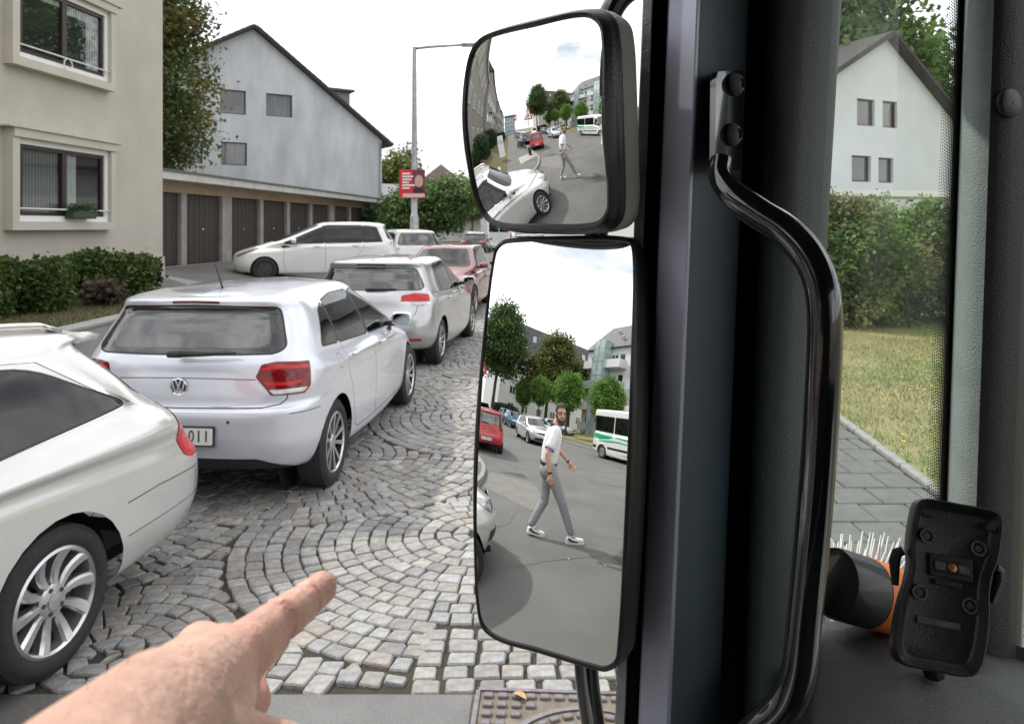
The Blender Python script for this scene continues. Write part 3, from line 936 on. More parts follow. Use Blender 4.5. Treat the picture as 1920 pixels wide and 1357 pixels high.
def place_car(root, wheel_xy, heading_deg, half_w, z=0.0):
    """put the outer face of the rear RIGHT wheel on wheel_xy; heading measured clockwise from +Y"""
    h = rad(heading_deg); root.rotation_euler = (0, 0, -h)
    off = Matrix.Rotation(-h, 2) @ Vector((half_w, 0))
    root.location = (wheel_xy[0] - off.x, wheel_xy[1] - off.y, z)
place_car(polo, (-1.295, 5.567), 4.6, 1.751 / 2 - .022)
tag(polo, 'white silver hatchback with roof aerial and number plate ending 011 on the cobbles', 'car', 'cars parked along the cobbled street')
# ---- big estate (cream silver), nose towards the main road
def build_audi():
    wb, W, H = 2.912, 1.874, 1.46
    tb = (-.93, 1.0); tt = (-.56, 1.33); cowl = (2.42, .99)
    rings = gen_rings(1.21, wb, .93, W, H, .96, cowl, 1.50, -.55, tb, .72, tt, .62, 1.375, .34, tum=.655, rear_round=.13)
    def fuller(r, k, rc):
        r = list(r); r[2] *= k; r[11] = rc; return tuple(r)
    rings = [fuller(r, 1.02, .11) if i < 9 else r for i, r in enumerate(rings)]
    def w_(i, f): r = list(rings[i]); r[4] *= f; r[6] *= f; r[2] *= f; rings[i] = tuple(r)
    w_(6, .985); w_(7, 1.006); w_(8, .995)      # shoulder crease
    regs = [('side_window*', SIDE, rpoly([(-.50, 1.035), (.38, .975), (.40, 1.315), (-.05, 1.275, .12)], .04), M_SIDEGLASS, 'side')]
    regs += glasshouse(wb, H, .955, cowl, 1.50, -.55, tb, W, tt, .655, .47, bp=1.30)
    regs += [
        ('tail_light', RQ, rpoly([(-.30, .80), (-.26, .93), (-.08, .955), (.055, .90), (.115, .80), (.10, .70), (.03, .665), (-.20, .70)], .03), M_REDLENS2, lambda c, f: c.y < -.5 and c.x > .25),
        ('headlight', FQ, rpoly([(-2.38, .66), (-1.90, .775), (-1.93, .68), (-2.10, .60), (-2.36, .58)], .03), M_HEADLENS, lambda c, f: c.y > 3.0),
        ('radiator_grille', REAR, rpoly([(-.02, .30, 0), (.20, .30), (.36, .44), (.30, .72), (-.02, .735, 0)], .03), M_BLACKPLASTIC, lambda c, f: c.y > 3.3),
        ('air_intake', REAR, rpoly([(.48, .33), (.78, .37), (.76, .47), (.50, .44)], .02), M_BLACKPLASTIC, lambda c, f: c.y > 3.0),
        ('window_trim', SIDE, rpoly([(-.58, 1.012), (-.52, 1.02), (.5, .955), (1.3, .94), (2.1, .925), (2.1, .935), (1.3, .952), (.5, .967), (-.50, 1.03), (-.10, 1.30), (.35, 1.345), (.35, 1.355), (-.14, 1.31)], .004), M_CHROME, 'side'),
    ]
    gaps = [([(.42, .62), (.34, .74), (.36, .96)], SIDE, .007, 'side'), ([(1.32, .30), (1.30, .95)], SIDE, .007, 'side'),
            ([(2.42, .30), (2.46, .6), (2.36, .88), (2.25, .93)], SIDE, .007, 'side'), ([(.42, .62), (.50, .34), (.58, .30), (2.42, .30)], SIDE, .007, 'side'),
            ([(-1.05, .605), (-.60, .615), (-.37, .60)], SIDE, .006, 'side'), ([(-1.10, .47), (-.38, .44)], SIDE, .005, 'side'), ([(-.02, .80), (.6, .81), (.78, .80)], REAR, .007, 'front')]
    sp = dict(rings=rings, paint=paint('cream_silver', (.63, .625, .615), .35, .25), wb=wb, R=.312, rim=.224, W=W, yr=-1.21, yf=3.84, belt=.955, cab=(.0, 2.2),
              regions=regs, gaps=gaps, wheel='ten', mir=(2.0, 1.02, 1.0), handles=[(.55, .865), (1.50, .85)], arch=.362, big=True, ns=(6, 6, 7, 10, 14, 10, 7, 6, 6), sub=6)
    root = build_car('parked_car', sp); bvh = sp['bvh']
    for s in (-1, 1):        # roof rails
        m = MB(); pts = []
        for y in np.linspace(-.40, 1.25, 14):
            h = bvh.ray_cast(Vector((s * .545, y, 3)), Vector((0, 0, -1)))[0] or Vector((s * .545, y, 1.36))
            e = min(1, min(y + .40, 1.25 - y) / .12)
            pts.append(h + Vector((0, 0, .005 + .026 * e)))
        m.tube(pts, .016, 8); m.obj('roof_rail', M_CHROME, root, True)
    # roof-end spoiler over the rear window
    m = MB(); v = []; f = []
    xs = np.linspace(-.60, .60, 15)
    for x in xs:
        h = bvh.ray_cast(Vector((x, -.50, 3)), Vector((0, 0, -1)))[0]; b_ = .10 * (x / .6) ** 2
        z = h.z if h else 1.38
        v += [(x, -.42, z + .006), (x, -.62 + b_, z - .004), (x, -.70 + b_, z - .03), (x, -.68 + b_, z - .05), (x, -.55 + b_, z - .06)]
    for i in range(14):
        for c in range(5): f.append((i * 5 + c, i * 5 + (c + 1) % 5, i * 5 + 5 + (c + 1) % 5, i * 5 + 5 + c))
    f += [(0, 1, 2, 3, 4), (70, 71, 72, 73, 74)]
    m.add(v, f); m.obj('roof_spoiler', sp['paint'], root, True)
    # shoulder chrome strip above sill at the rear bumper
    roundel(root, Vector((0, 3.845, .62)), .05, style='rings')
    return root, sp
audi, audi_sp = build_audi()
AUDI_PHI = 12.0
def _place_audi():
    # nose points back towards the viewer: heading 180 + phi (clockwise from +Y); its LEFT rear wheel faces us
    h = rad(180 + AUDI_PHI); audi.rotation_euler = (0, 0, -h)
    hw = 1.874 / 2 - .022
    off = Matrix.Rotation(-h, 2) @ Vector((-hw, 0))
    audi.location = (-1.92 - off.x, 3.20 - off.y, 0)
_place_audi()
tag(audi, 'cream silver estate with ten-spoke wheel, nearest parked car, its nose on the asphalt', 'car', 'cars parked along the cobbled street')

# ---- silver hatchback ahead
def build_golf(pt, name='parked_car'):
    wb, W, H = 2.578, 1.786, 1.48
    tb = (-.60, 1.04); tt = (-.46, 1.34); cowl = (2.32, 1.0)
    rings = gen_rings(.74, wb, .88, W, H, .97, cowl, 1.50, -.46, tb, .74, tt, .70, 1.43, .26, tum=.70)
    regs = glasshouse(wb, H, .965, cowl, 1.50, -.46, tb, W, tt, .70, .02, bp=1.10, cp=.26)
    regs += [('reversing_light', RQ, rpoly([(-.125, .872), (.235, .862), (.235, .905), (-.125, .912)], .012), M_WHITELENS, lambda c, f: c.y < -.25 and c.x > .3),
             ('tail_light', RQ, rpoly([(-.13, .885), (-.11, .99), (.05, 1.02), (.25, 1.0), (.23, .88), (.12, .855)], .025), M_REDLENS2, lambda c, f: c.y < -.25 and c.x > .3),
             ('headlight', FQ, rpoly([(-2.05, .70), (-1.68, .79), (-1.66, .70), (-1.80, .63), (-2.05, .62)], .02), M_HEADLENS, lambda c, f: c.y > 2.7),
             ('reflector_light', REAR, rpoly([(.44, .40), (.72, .40), (.72, .432), (.44, .432)], .006), M_REDLENS2, lambda c, f: c.y < -.4),
             ('brake_light', REAR, rpoly([(-.02, 1.385, 0), (.20, 1.380), (.20, 1.398), (-.02, 1.402, 0)], .003), M_DARKRED, lambda c, f: c.y < -.2)]
    gaps = [([(-.02, .70), (.45, .70), (.62, .72), (.66, .80), (.66, .86)], REAR, .007, 'rear'), ([(1.08, .30), (1.08, 1.36)], SIDE, .007, 'side'), ([(.38, .62), (.28, .8), (.27, 1.0)], SIDE, .007, 'side'), ([(2.05, .3), (2.1, .6), (2.0, .94)], SIDE, .007, 'side')]
    sp = dict(rings=rings, paint=pt, wb=wb, R=.315, rim=.215, W=W, yr=-.74, yf=3.46, belt=.965, cab=(.1, 2.1), regions=regs, gaps=gaps, wheel='double', mir=(1.82, 1.03, .95), handles=[(.46, .885), (1.26, .875)], arch=.358)
    root = build_car(name, sp); bvh = sp['bvh']
    m = MB(); a = bvh.ray_cast(Vector((0, -3, 1.06)), Vector((0, 1, 0)))[0]
    m.bbox((-.04, a.y - .03, 1.045), (.04, a.y + .02, 1.08), .01); m.tube([(.02, a.y - .02, 1.065), (.2, a.y - .02, 1.07), (.38, a.y + .01, 1.072)], [.018, .014, .008], 8); m.obj('rear_wiper', M_BLACKPLASTIC, root, True)
    roundel(root, bvh.ray_cast(Vector((0, -3, .88)), Vector((0, 1, 0)))[0] + Vector((0, -.004, 0)), .055).rotation_euler = (rad(-6), 0, PI)
    plate(root, bvh.ray_cast(Vector((0, -3, .56)), Vector((0, 1, 0)))[0] + Vector((0, -.012, 0)), '', rad(-2))
    return root
golf = build_golf(paint('silver', (.50, .50, .51), .65, .28))
place_car(golf, (-.97, 10.5), 6.5, 1.786 / 2 - .022)
tag(golf, 'silver hatchback with bright red tail lights parked ahead of the white silver hatchback', 'car', 'cars parked along the cobbled street')

# ---- people carrier side-on at the garages
def build_mpv(pt, name='parked_car', glass2=None):
    wb, W, H = 2.78, 1.79, 1.62
    tb = (-.68, 1.10); tt = (-.45, 1.48); cowl = (2.72, 1.06)
    rings = gen_rings(.78, wb, .90, W, H, 1.02, cowl, 1.45, -.42, tb, .80, tt, .72, 1.55, .30, tum=.69)
    regs = glasshouse(wb, H, 1.02, cowl, 1.45, -.42, tb, W, tt, .69, -.33, bp=1.22, cp=.20, glass2=glass2 or M_PRIVACY)
    regs += [('tail_light', RQ, rpoly([(.06, .98), (.05, 1.08), (.26, 1.06), (.24, .98)], .02), M_WHITELENS, lambda c, f: c.y < -.3 and c.x > .3),
             ('headlight', FQ, rpoly([(-2.18, .72), (-1.66, .93), (-1.70, .82), (-1.98, .68), (-2.18, .66)], .02), M_HEADLENS, lambda c, f: c.y > 2.6)]
    gaps = [([(1.20, .32), (1.20, 1.48)], SIDE, .008, 'side'), ([(.42, .62), (.24, .8), (.16, 1.04)], SIDE, .008, 'side'), ([(2.24, .32), (2.30, .6), (2.26, 1.0)], SIDE, .008, 'side')]
    sp = dict(rings=rings, paint=pt, wb=wb, R=.325, rim=.215, W=W, yr=-.78, yf=3.68, belt=1.02, cab=(.0, 2.3), regions=regs, gaps=gaps, wheel='steel', mir=(2.02, 1.10, .96), handles=[(.40, .96), (1.42, .95)], arch=.37, sub=4)
    return build_car(name, sp)
verso = build_mpv(paint('plain_white', (.80, .80, .79), 0, .3))
tag(verso, 'white people carrier standing side-on in front of the garage doors', 'car')
tail = build_mpv(paint('plain_white2', (.78, .78, .77), 0, .3), glass2=M_CARGLASS)
tag(tail, 'white car half hidden behind the people carrier and the lamp post', 'car')
def aim_car(root, xy, heading_deg, z=0.0):
    root.rotation_euler = (0, 0, -rad(heading_deg)); root.location = (xy[0], xy[1], z)

# ---- red hatchback facing us
redcar = build_golf(paint('dull_red', (.19, .035, .042), .0, .3))
tag(redcar, 'dull red hatchback facing us, parked beyond the silver hatchback', 'car', 'cars parked along the cobbled street')
aim_car(redcar, (-1.42, 18.9), 180 + 5)
aim_car(verso, (-4.1, 21.6), -104, .42)
aim_car(tail, (-3.2, 24.4), -30, .2)
# ------------------------------------------------------------ ground, streets, pavements
M_ASPHALT = mat('asphalt', (.128, .125, .121), .85, var=.16, scale=.9, detail=10, bump=.35, bscale=160, speck=.30, sscale=150)
M_ASPHALT2 = mat('asphalt_old_patch', (.175, .168, .158), .85, var=.14, scale=2.5, detail=8, bump=.35, bscale=180, speck=.28, sscale=170)
M_ASPHALT3 = mat('asphalt_footway', (.125, .122, .118), .85, var=.2, scale=1.0, detail=10, bump=.35, bscale=180, speck=.28, sscale=170)
M_SOIL = mat('joint_soil', (.030, .026, .021), .95, col2=(.052, .048, .032), scale=3.0, detail=9, bump=.6, bscale=90)
M_COBBLE = mat('cobble_stone', (.3, .3, .3), .78, var=.28, scale=22, detail=8, bump=.55, bscale=70, attr='col', rvar=.12)
M_CONC = mat('concrete', (.30, .295, .285), .85, var=.16, scale=3, detail=8, bump=.3, bscale=80)
M_PAVER = mat('grey_paver', (.125, .125, .12), .85, var=.16, scale=9, detail=8, bump=.3, bscale=90)
M_KERB = mat('kerb_stone', (.27, .265, .255), .8, var=.2, scale=8, detail=8, bump=.35, bscale=60)
M_SOILGRASS = mat('dry_lawn_soil', (.15, .17, .055), .95, col2=(.30, .245, .12), scale=1.6, detail=9, bump=.7, bscale=40)
M_GARDEN = mat('garden_soil', (.075, .075, .026), .95, col2=(.115, .088, .045), scale=2.2, detail=9, bump=.8, bscale=40)
M_EARTH = mat('earth', (.10, .10, .07), .95, var=.2, scale=.05)
M_LEAFLITTER = mat('dry_leaf', (.46, .30, .14), .8, var=.3, scale=20)

def sheet(name, poly, z, m, kind=True):
    pts = [Vector((p[0], p[1], 0)) for p in poly]
    tri = tessellate_polygon([pts])
    me = pymesh(name, [(p[0], p[1], z if len(p) < 3 else p[2]) for p in poly], tri)
    bm = bmesh.new(); bm.from_mesh(me); bmesh.ops.recalc_face_normals(bm, faces=bm.faces)
    if bm.faces and sum(f.normal.z for f in bm.faces) < 0: bmesh.ops.reverse_faces(bm, faces=bm.faces)
    bm.to_mesh(me); bm.free()
    o = link(name, me, m)
    return structure(o) if kind else o

sheet('ground', [(-900, -900), (900, -900), (900, 900), (-900, 900)], -.06, M_EARTH)
EDGE_Y = 3.07                      # where the cobbles meet the asphalt of the main road
road = sheet('road', [(-220, -12.6), (160, -12.6), (160, EDGE_Y), (-4.2, EDGE_Y), (-4.9, 1.0), (-6.0, -.75), (-7.6, -1.55), (-9.5, -1.75), (-220, -1.75)], 0, M_ASPHALT)
sheet('asphalt_patch', [(-7.7, -1.75), (-6.3, -1.05), (-4.85, -1.75), (-5.3, -2.5), (-6.9, -2.85)], .004, M_ASPHALT2)
sheet('asphalt_patch', [(-10.2, -6.0), (-6.9, -5.1), (-6.3, -6.2), (-9.8, -7.2)], .004, M_ASPHALT3)
sheet('asphalt_patch', [(-1.34, 2.35), (-1.02, 2.30), (-1.0, EDGE_Y - .01), (-1.30, EDGE_Y - .01)], .004, M_ASPHALT3)
sheet('asphalt_patch', [(-14.5, -2.6), (-10.9, -2.9), (-10.7, -4.0), (-14.2, -3.7)], .004, M_ASPHALT3)
# the strip of pale worn asphalt along the cobbles
sheet('asphalt_strip', [(-1.95, 2.55), (-1.36, 2.45), (-1.34, EDGE_Y - .012), (-1.9, EDGE_Y - .012)], .004, M_ASPHALT3)
sheet('worn_asphalt', [(-.98, 2.30), (-.185, 2.25), (-.16, EDGE_Y - .012), (-.98, EDGE_Y - .012)], .004, mat('asphalt_worn', (.16, .16, .16), .85, var=.14, scale=3, detail=9, bump=.35, bscale=200, speck=.32, sscale=230))

# ---- cobbled side street: segment arcs, one strip beside the other
STREET = rad(5.0); SD = np.array([math.sin(STREET), math.cos(STREET)]); SL = np.array([SD[1], -SD[0]])   # along, to the right
S0 = np.array([-1.30, 3.07])
def st2xy(s, t): return S0 + SD * s + SL * t
TL, TR = -2.75, 3.05
sheet('cobbled_street', [tuple(st2xy(0 + .11, TL - .02)), (1.9, EDGE_Y), tuple(st2xy(90, TR)), tuple(st2xy(90, TL))] if False else
      [(-4.25, EDGE_Y), (1.86, EDGE_Y), tuple(st2xy(120, TR)), tuple(st2xy(120, TL)), tuple(st2xy(2.4, TL))], -.014, M_SOIL)
far_cob = sheet('cobbled_street_far', [tuple(st2xy(24, TL)), tuple(st2xy(24, TR)), tuple(st2xy(120, TR)), tuple(st2xy(120, TL))], -.004, mat('far_cobbles', (.17, .17, .17), .8, var=.3, scale=9, detail=6, bump=.6, bscale=14))

def stone_outline(cs, rng, inset):
    """cs: 4 corners (2-D, ccw). returns an 8-point outline with cut corners, inset for the joint"""
    c = np.mean(cs, axis=0); out = []
    cs = [c + (p - c) * (1 - inset / max(np.linalg.norm(p - c), .02)) + rng.normal(0, .0034, 2) for p in cs]
    for i in range(4):
        p, a, b = cs[i], cs[i - 1], cs[(i + 1) % 4]
        k1, k2 = rng.uniform(.05, .16, 2)
        out.append(p + (a - p) * k1 * .8); out.append(p + (b - p) * k2 * .8)
    return out
STONES = []
def add_stone(cs, rng, z=0.0):
    cs = [np.asarray(p) for p in cs]
    ctr = np.mean(cs, axis=0)
    o = stone_outline(cs, rng, .0052)
    tilt = rng.normal(0, .020, 2); h = z + rng.normal(.002, .0026)
    v = []
    for p in o: v.append((p[0], p[1], z - .03))
    for p in o: d = p - ctr; v.append((p[0], p[1], h - .007 + tilt @ d))
    for p in o: d = (p - ctr) * .90; q = ctr + d; v.append((q[0], q[1], h + .001 + tilt @ d))
    v.append((ctr[0], ctr[1], h + rng.uniform(.001, .006)))
    f = []
    for i in range(8):
        j = (i + 1) % 8
        f += [(i, j, 8 + j, 8 + i), (8 + i, 8 + j, 16 + j, 16 + i), (16 + i, 16 + j, 24)]
    g = rng.normal(.255, .036); tint = rng.choice(4, p=[.5, .25, .15, .1])
    k = [(1.03, 1, .955), (.995, 1.0, 1.0), (1.09, 1.0, .90), (1.05, 1.0, .92)][tint]
    g = min(max(g, .13), .36)
    STONES.append((ctr, v, f, tuple(g * q for q in k)))
rng = np.random.default_rng(11)
FR = 1.47; ROW = .100; FC = S0 + SD * 1.70 + SL * .95        # fish-scale fans of concentric rings
FCst = np.array([(FC - S0) @ SD, (FC - S0) @ SL])
def in_street(p):
    q = p - S0; s = q @ SD; t = q @ SL
    return p[1] > EDGE_Y + .02 and TL < t < TR and s < 24.5 and not (p[0] > -.42 and p[1] < EDGE_Y + .50) and p[0] > -4.3
def fan_owner(s, t):
    """fan (row, column) that owns the street point (s, t): the farthest row whose disc holds it"""
    r0 = int(math.floor((s - FCst[0]) / FR)) + 2
    for r in range(r0, r0 - 5, -1):
        cs_ = FCst[0] + r * FR
        off = FCst[1] + (FR if r % 2 else 0)
        c = int(round((t - off) / (2 * FR))); ct = off + c * 2 * FR
        if (s - cs_) ** 2 + (t - ct) ** 2 <= FR * FR: return (r, c), cs_, ct
    return None, 0, 0
for r in range(-3, 18):
    for c in range(-2, 3):
        cs_ = FCst[0] + r * FR; ct = FCst[1] + (FR if r % 2 else 0) + c * 2 * FR
        if not (TL - FR < ct < TR + FR): continue
        k = 0; rr = FR
        while rr > .03:
            r1 = max(rr - ROW, .0)
            n = max(3, int(round(2 * PI * (rr + r1) / 2 / .106)))
            ph = rng.uniform(0, 1)
            ang = (np.arange(n + 1) + ph) * 2 * PI / n; ang[:-1] += rng.normal(0, .10 * 2 * PI / n, n); ang[-1] = ang[0] + 2 * PI
            for i in range(n):
                pts = [(cs_ - q * math.cos(a), ct + q * math.sin(a)) for a, q in ((ang[i], rr), (ang[i + 1], rr), (ang[i + 1], max(r1, .02)), (ang[i], max(r1, .02)))]
                m_ = np.mean(pts, axis=0)
                if fan_owner(*m_)[0] != (r, c): continue
                if not in_street(st2xy(*m_)): continue
                fixed = []
                for p in pts:
                    p = np.array(p); q = p.copy()
                    for st in range(12):
                        if fan_owner(*(m_ + (q - m_) * .97))[0] == (r, c): break
                        q = m_ + (q - m_) * .9
                    fixed.append(q)
                ar = .5 * abs(sum(fixed[j][0] * fixed[(j + 1) % 4][1] - fixed[j][1] * fixed[(j + 1) % 4][0] for j in range(4)))
                if ar < .0018: continue
                add_stone([st2xy(*p) for p in fixed][::-1], rng)
            rr = r1
# straight border rows at the right
for r in range(5):
    x = -.42
    while x < 1.8:
        w = rng.uniform(.095, .135)
        y0 = EDGE_Y + .008 + r * .099
        add_stone([(x, y0), (x + w, y0), (x + w, y0 + .099), (x, y0 + .099)], rng)
        x += w + rng.uniform(.0, .022)
STONES.sort(key=lambda q: math.hypot(q[0][0] * .8, q[0][1]) + (6 if not (-3.5 < q[0][0] / q[0][1] * 5 < .9) else 0))
def stones_mesh(name, lst):
    V = []; F = []; C = []
    for ctr, v, f, c in lst:
        o = len(V); V += v; F += [tuple(i + o for i in q) for q in f]; C += [c] * len(v)
    me = pymesh(name, V, F)
    a = me.color_attributes.new('col', 'FLOAT_COLOR', 'POINT')
    a.data.foreach_set('color', np.array([(*c, 1) for c in C], 'f').ravel())
    return me
street = bpy.data.objects['cobbled_street']
for q in STONES[:300]:
    c = q[0]; loc = [(p[0] - c[0], p[1] - c[1], p[2]) for p in q[1]]
    link('cobble', stones_mesh('cobble', [(c, loc, q[2], q[3])]), M_COBBLE, street, loc=(c[0], c[1], .014)).location.z = .0
rest = link('cobbles', stones_mesh('cobbles', STONES[300:]), M_COBBLE, street)
rest['kind'] = 'stuff'
# fallen leaves and weeds on the joints
def leaf_mesh():
    m = MB(); pts = [(0, -.02), (.012, -.008), (.015, .006), (.006, .02), (-.006, .018), (-.014, .004), (-.010, -.01)]
    m.add([(0, 0, .006)] + [(x, y, .001 + .008 * abs(x) / .015) for x, y in pts], [(0, i + 1, (i + 1) % 7 + 1) for i in range(7)]); return m.mesh('fallen_leaf')
LM = leaf_mesh(); LM.materials.append(M_LEAFLITTER)
leaf_no = 0
for (u, v, sc, nm) in ((555, 920, 1.6, 'between the white silver hatchback and the mirror'), (498, 957, 1.6, 'on the dark cobbles behind the white silver hatchback'), (975, 1316, 1.5, 'on the iron manhole cover')):
    g = G(u, v); o = bpy.data.objects.new('fallen_leaf', LM); COL.objects.link(o); o.location = (g.x, g.y, .022 if v > 1300 else .008); o.rotation_euler = (.1, .2, u); o.scale = (sc, sc, sc)
    tag(o, 'dry orange fallen leaf ' + nm, 'leaf', 'fallen leaves')
for (x, y, nm) in ((-2.95, -1.35, 'left'), (-2.62, -1.72, 'right'), (-2.2, -1.6, 'nearest')):
    o = bpy.data.objects.new('fallen_leaf', LM); COL.objects.link(o); o.location = (x, y, .004); o.rotation_euler = (0, 0, x * 9); o.scale = (1.3, 1.3, 1.3)
    tag(o, 'pale fallen leaf on the asphalt in the lower mirror, %s of three' % nm, 'leaf', 'fallen leaves')
# weeds in the joints
wv = []; wf = []
for q in rng.permutation(len(STONES))[:2600]:
    c, v, f, col = STONES[q]
    if c[1] > 7: continue
    p = np.array(v[rng.integers(0, 8)])
    d = p[:2] - c; p2 = c + d * 1.06
    for b in range(rng.integers(1, 4)):
        a = rng.uniform(0, 6.28); h = rng.uniform(.004, .016); w = .003
        x, y = p2 + rng.normal(0, .008, 2)
        o = len(wv); wv += [(x - w * math.cos(a), y - w * math.sin(a), -.012), (x + w * math.cos(a), y + w * math.sin(a), -.012), (x + rng.normal(0, .006), y + rng.normal(0, .006), h - .004)]; wf.append((o, o + 1, o + 2))
weeds = link('joint_weeds', pymesh('joint_weeds', wv, wf), mat('weed', (.10, .13, .03), .8, var=.3), None)
stuff(weeds)

# ---- manhole cover with studded frame
man = empty('manhole_cover', (.28, 2.62, .004), rad(-3), 'square iron manhole frame with round studded cover in the asphalt', 'manhole cover')
M_IRON = mat('cast_iron', (.20, .185, .195), .55, .35, var=.3, scale=18, detail=8, bump=.3, bscale=120)
M_IRONDIRT = mat('cast_iron_dirty', (.17, .145, .115), .9, var=.3, scale=14, bump=.4, bscale=120)
A = .44
m = MB(); m.box((-A, -A, -.02), (A, A, .004)); m.obj('frame_plate', M_IRONDIRT, man)
m = MB()
for s in (-1, 1):
    m.box((-A, s * A - .009, 0), (A, s * A + .009, .013)); m.box((s * A - .009, -A + .009, 0), (s * A + .009, A - .009, .013))
m.obj('frame_rim', M_IRON, man)
m = MB(); m.lathe([(.345, .004), (.345, .012), (.330, .012), (.330, .005)], 60); m.lathe([(.352, .0045), (.362, .0045)], 60); m.obj('cover_ring', M_IRON, man)
st = MB(); st.bbox((-.019, -.013, 0), (.019, .013, .015), .003, seg=1); stud = st.mesh('stud'); stud.materials.append(M_IRON)
def add_stud(x, y, a=0, s=1):
    o = bpy.data.objects.new('stud', stud); COL.objects.link(o); o.parent = man; o.location = (x, y, .003); o.rotation_euler = (0, 0, a); o.scale = (s, s, 1)
n = 15
for i in range(n):
    for j in range(n):
        x = -A + .045 + i * (2 * A - .09) / (n - 1); y = -A + .04 + j * (2 * A - .08) / (n - 1)
        if math.hypot(x, y) > .39 and y > -.2: add_stud(x, y)
for r, k in ((.295, 34), (.235, 27), (.175, 20), (.115, 13)):
    for i in range(k):
        a = 2 * PI * i / k
        x, y = r * math.cos(a), r * math.sin(a)
        if abs(y - .20) < .035 and abs(x - .02) < .075: continue
        if y > -.2: add_stud(x, y, a + PI / 2)
m = MB(); m.prism(rpoly([(-.055, .185), (.095, .185), (.095, .222), (-.055, .222)], .018), .0042, .0068); m.obj('lifting_slot', mat('slot_black', (.003, .003, .003), .9), man)

# ---- raised garden and garage forecourt left of the street
WALLX = -4.72
def garden_z(x, y):
    g = .66 + .22 * min(max((WALLX - x) / 3.4, 0), 1)
    t = min(max((y - 2.2) / 3.6, 0), 1); g = .12 + (g - .12) * (t * t * (3 - 2 * t))
    fx = min(max((-3.3 - x) / 5.2, 0), 1); fc = .02 + .80 * fx
    u = min(max((y - 13.6) / 1.2, 0), 1)
    return g * (1 - u) + fc * u
gx = np.concatenate([np.linspace(-40, -9, 16), np.linspace(-8.6, WALLX - .001, 20)]); gy = np.linspace(1.6, 14.6, 44)
V = [(x, y, garden_z(x, y)) for y in gy for x in gx]; nx = len(gx)
F = [(j * nx + i, j * nx + i + 1, (j + 1) * nx + i + 1, (j + 1) * nx + i) for j in range(len(gy) - 1) for i in range(nx - 1)]
structure(link('garden', pymesh('garden', V, F), M_GARDEN, None, True))
gx = np.linspace(-30, -3.2, 36); gy = np.linspace(14.6, 46, 30)
V = [(x, y, garden_z(x, y) - .002) for y in gy for x in gx]; nx = len(gx)
F = [(j * nx + i, j * nx + i + 1, (j + 1) * nx + i + 1, (j + 1) * nx + i) for j in range(len(gy) - 1) for i in range(nx - 1)]
structure(link('forecourt', pymesh('forecourt', V, F), M_ASPHALT3, None, True))
# pavement between wall and cobbles
sheet('pavement', [(WALLX + .1, 3.0), (-4.25, 3.0), tuple(st2xy(2.4, TL - .13)), tuple(st2xy(60, TL - .13)), (-3.2, 60), (-3.2, 14.6), (WALLX + .1, 14.6)], .10, M_ASPHALT3)
# retaining wall of concrete blocks with coping
wall = empty('retaining_wall', (WALLX, 5.2, 0), 0, 'low grey concrete retaining wall in front of the hedge', 'wall')
y = 5.2
while y < 13.6:
    L = min(1.24, 13.6 - y)
    m = MB(); m.bbox((-.10, y - 5.2 + .006, -.05), (.10, y - 5.2 + L - .006, .79 + .0), .008); m.obj('wall_block', M_CONC, wall)
    y += L
m = MB(); m.bbox((-.12, 0, .792), (.12, 8.4, .83), .006); m.obj('coping', M_CONC, wall)

# ---- corner pavement behind (seen in the mirrors)
curve = catmull(np.array([(-60, -1.75, 0), (-12, -1.75, 0), (-9.5, -1.72, 0), (-7.6, -1.5, 0), (-6.0, -.7, 0), (-4.9, 1.0, 0), (-4.3, 3.0, 0)]), 8)[:, :2]
sheet('corner_pavement', [tuple(p) for p in curve] + [(-4.4, 3.0), (-5.2, 3.2), (-9, 2.4), (-60, 2.4)], .11, M_ASPHALT3)
kerb = empty('kerb', (0, 0, 0)); kerb['kind'] = 'structure'
def kerb_line(pts, w=.13, h=.125, seg=1.0, parent=kerb, name='kerb_stone', m_=None):
    pts = [np.asarray(p, float) for p in pts]
    acc = []; 
    for a, b in zip(pts[:-1], pts[1:]):
        d = np.linalg.norm(b - a); n = max(1, int(round(d / seg)))
        for i in range(n): acc.append((a + (b - a) * i / n, a + (b - a) * (i + 1) / n))
    for a, b in acc:
        d = (b - a); L = np.linalg.norm(d); an = math.atan2(d[1], d[0])
        m = MB(); m.bbox((.004, -w / 2, -.05), (L - .004, w / 2, h), .012, seg=2)
        o = m.obj(name, m_ or M_KERB, parent); o.location = (a[0], a[1], 0); o.rotation_euler = (0, 0, an)
kerb_line([tuple(p) for p in curve if p[0] > -32], seg=1.0)
kerb_line([tuple(st2xy(2.4, TL - .06)), tuple(st2xy(22, TL - .06))], h=.115)
# pale paving slabs at the crossing point
slabs = empty('paving', (0, 0, 0)); slabs['kind'] = 'structure'
for i in range(6):
    for j in range(6):
        m = MB(); m.bbox((-.145, -.145, 0), (.145, .145, .02), .004, seg=1)
        o = m.obj('paving_slab', mat('pale_slab', (.34, .325, .30), .85, var=.15, scale=6, bump=.2), slabs); o.location = (-9.9 + i * .30 + .12 * j, -1.45 + j * .30, .10)

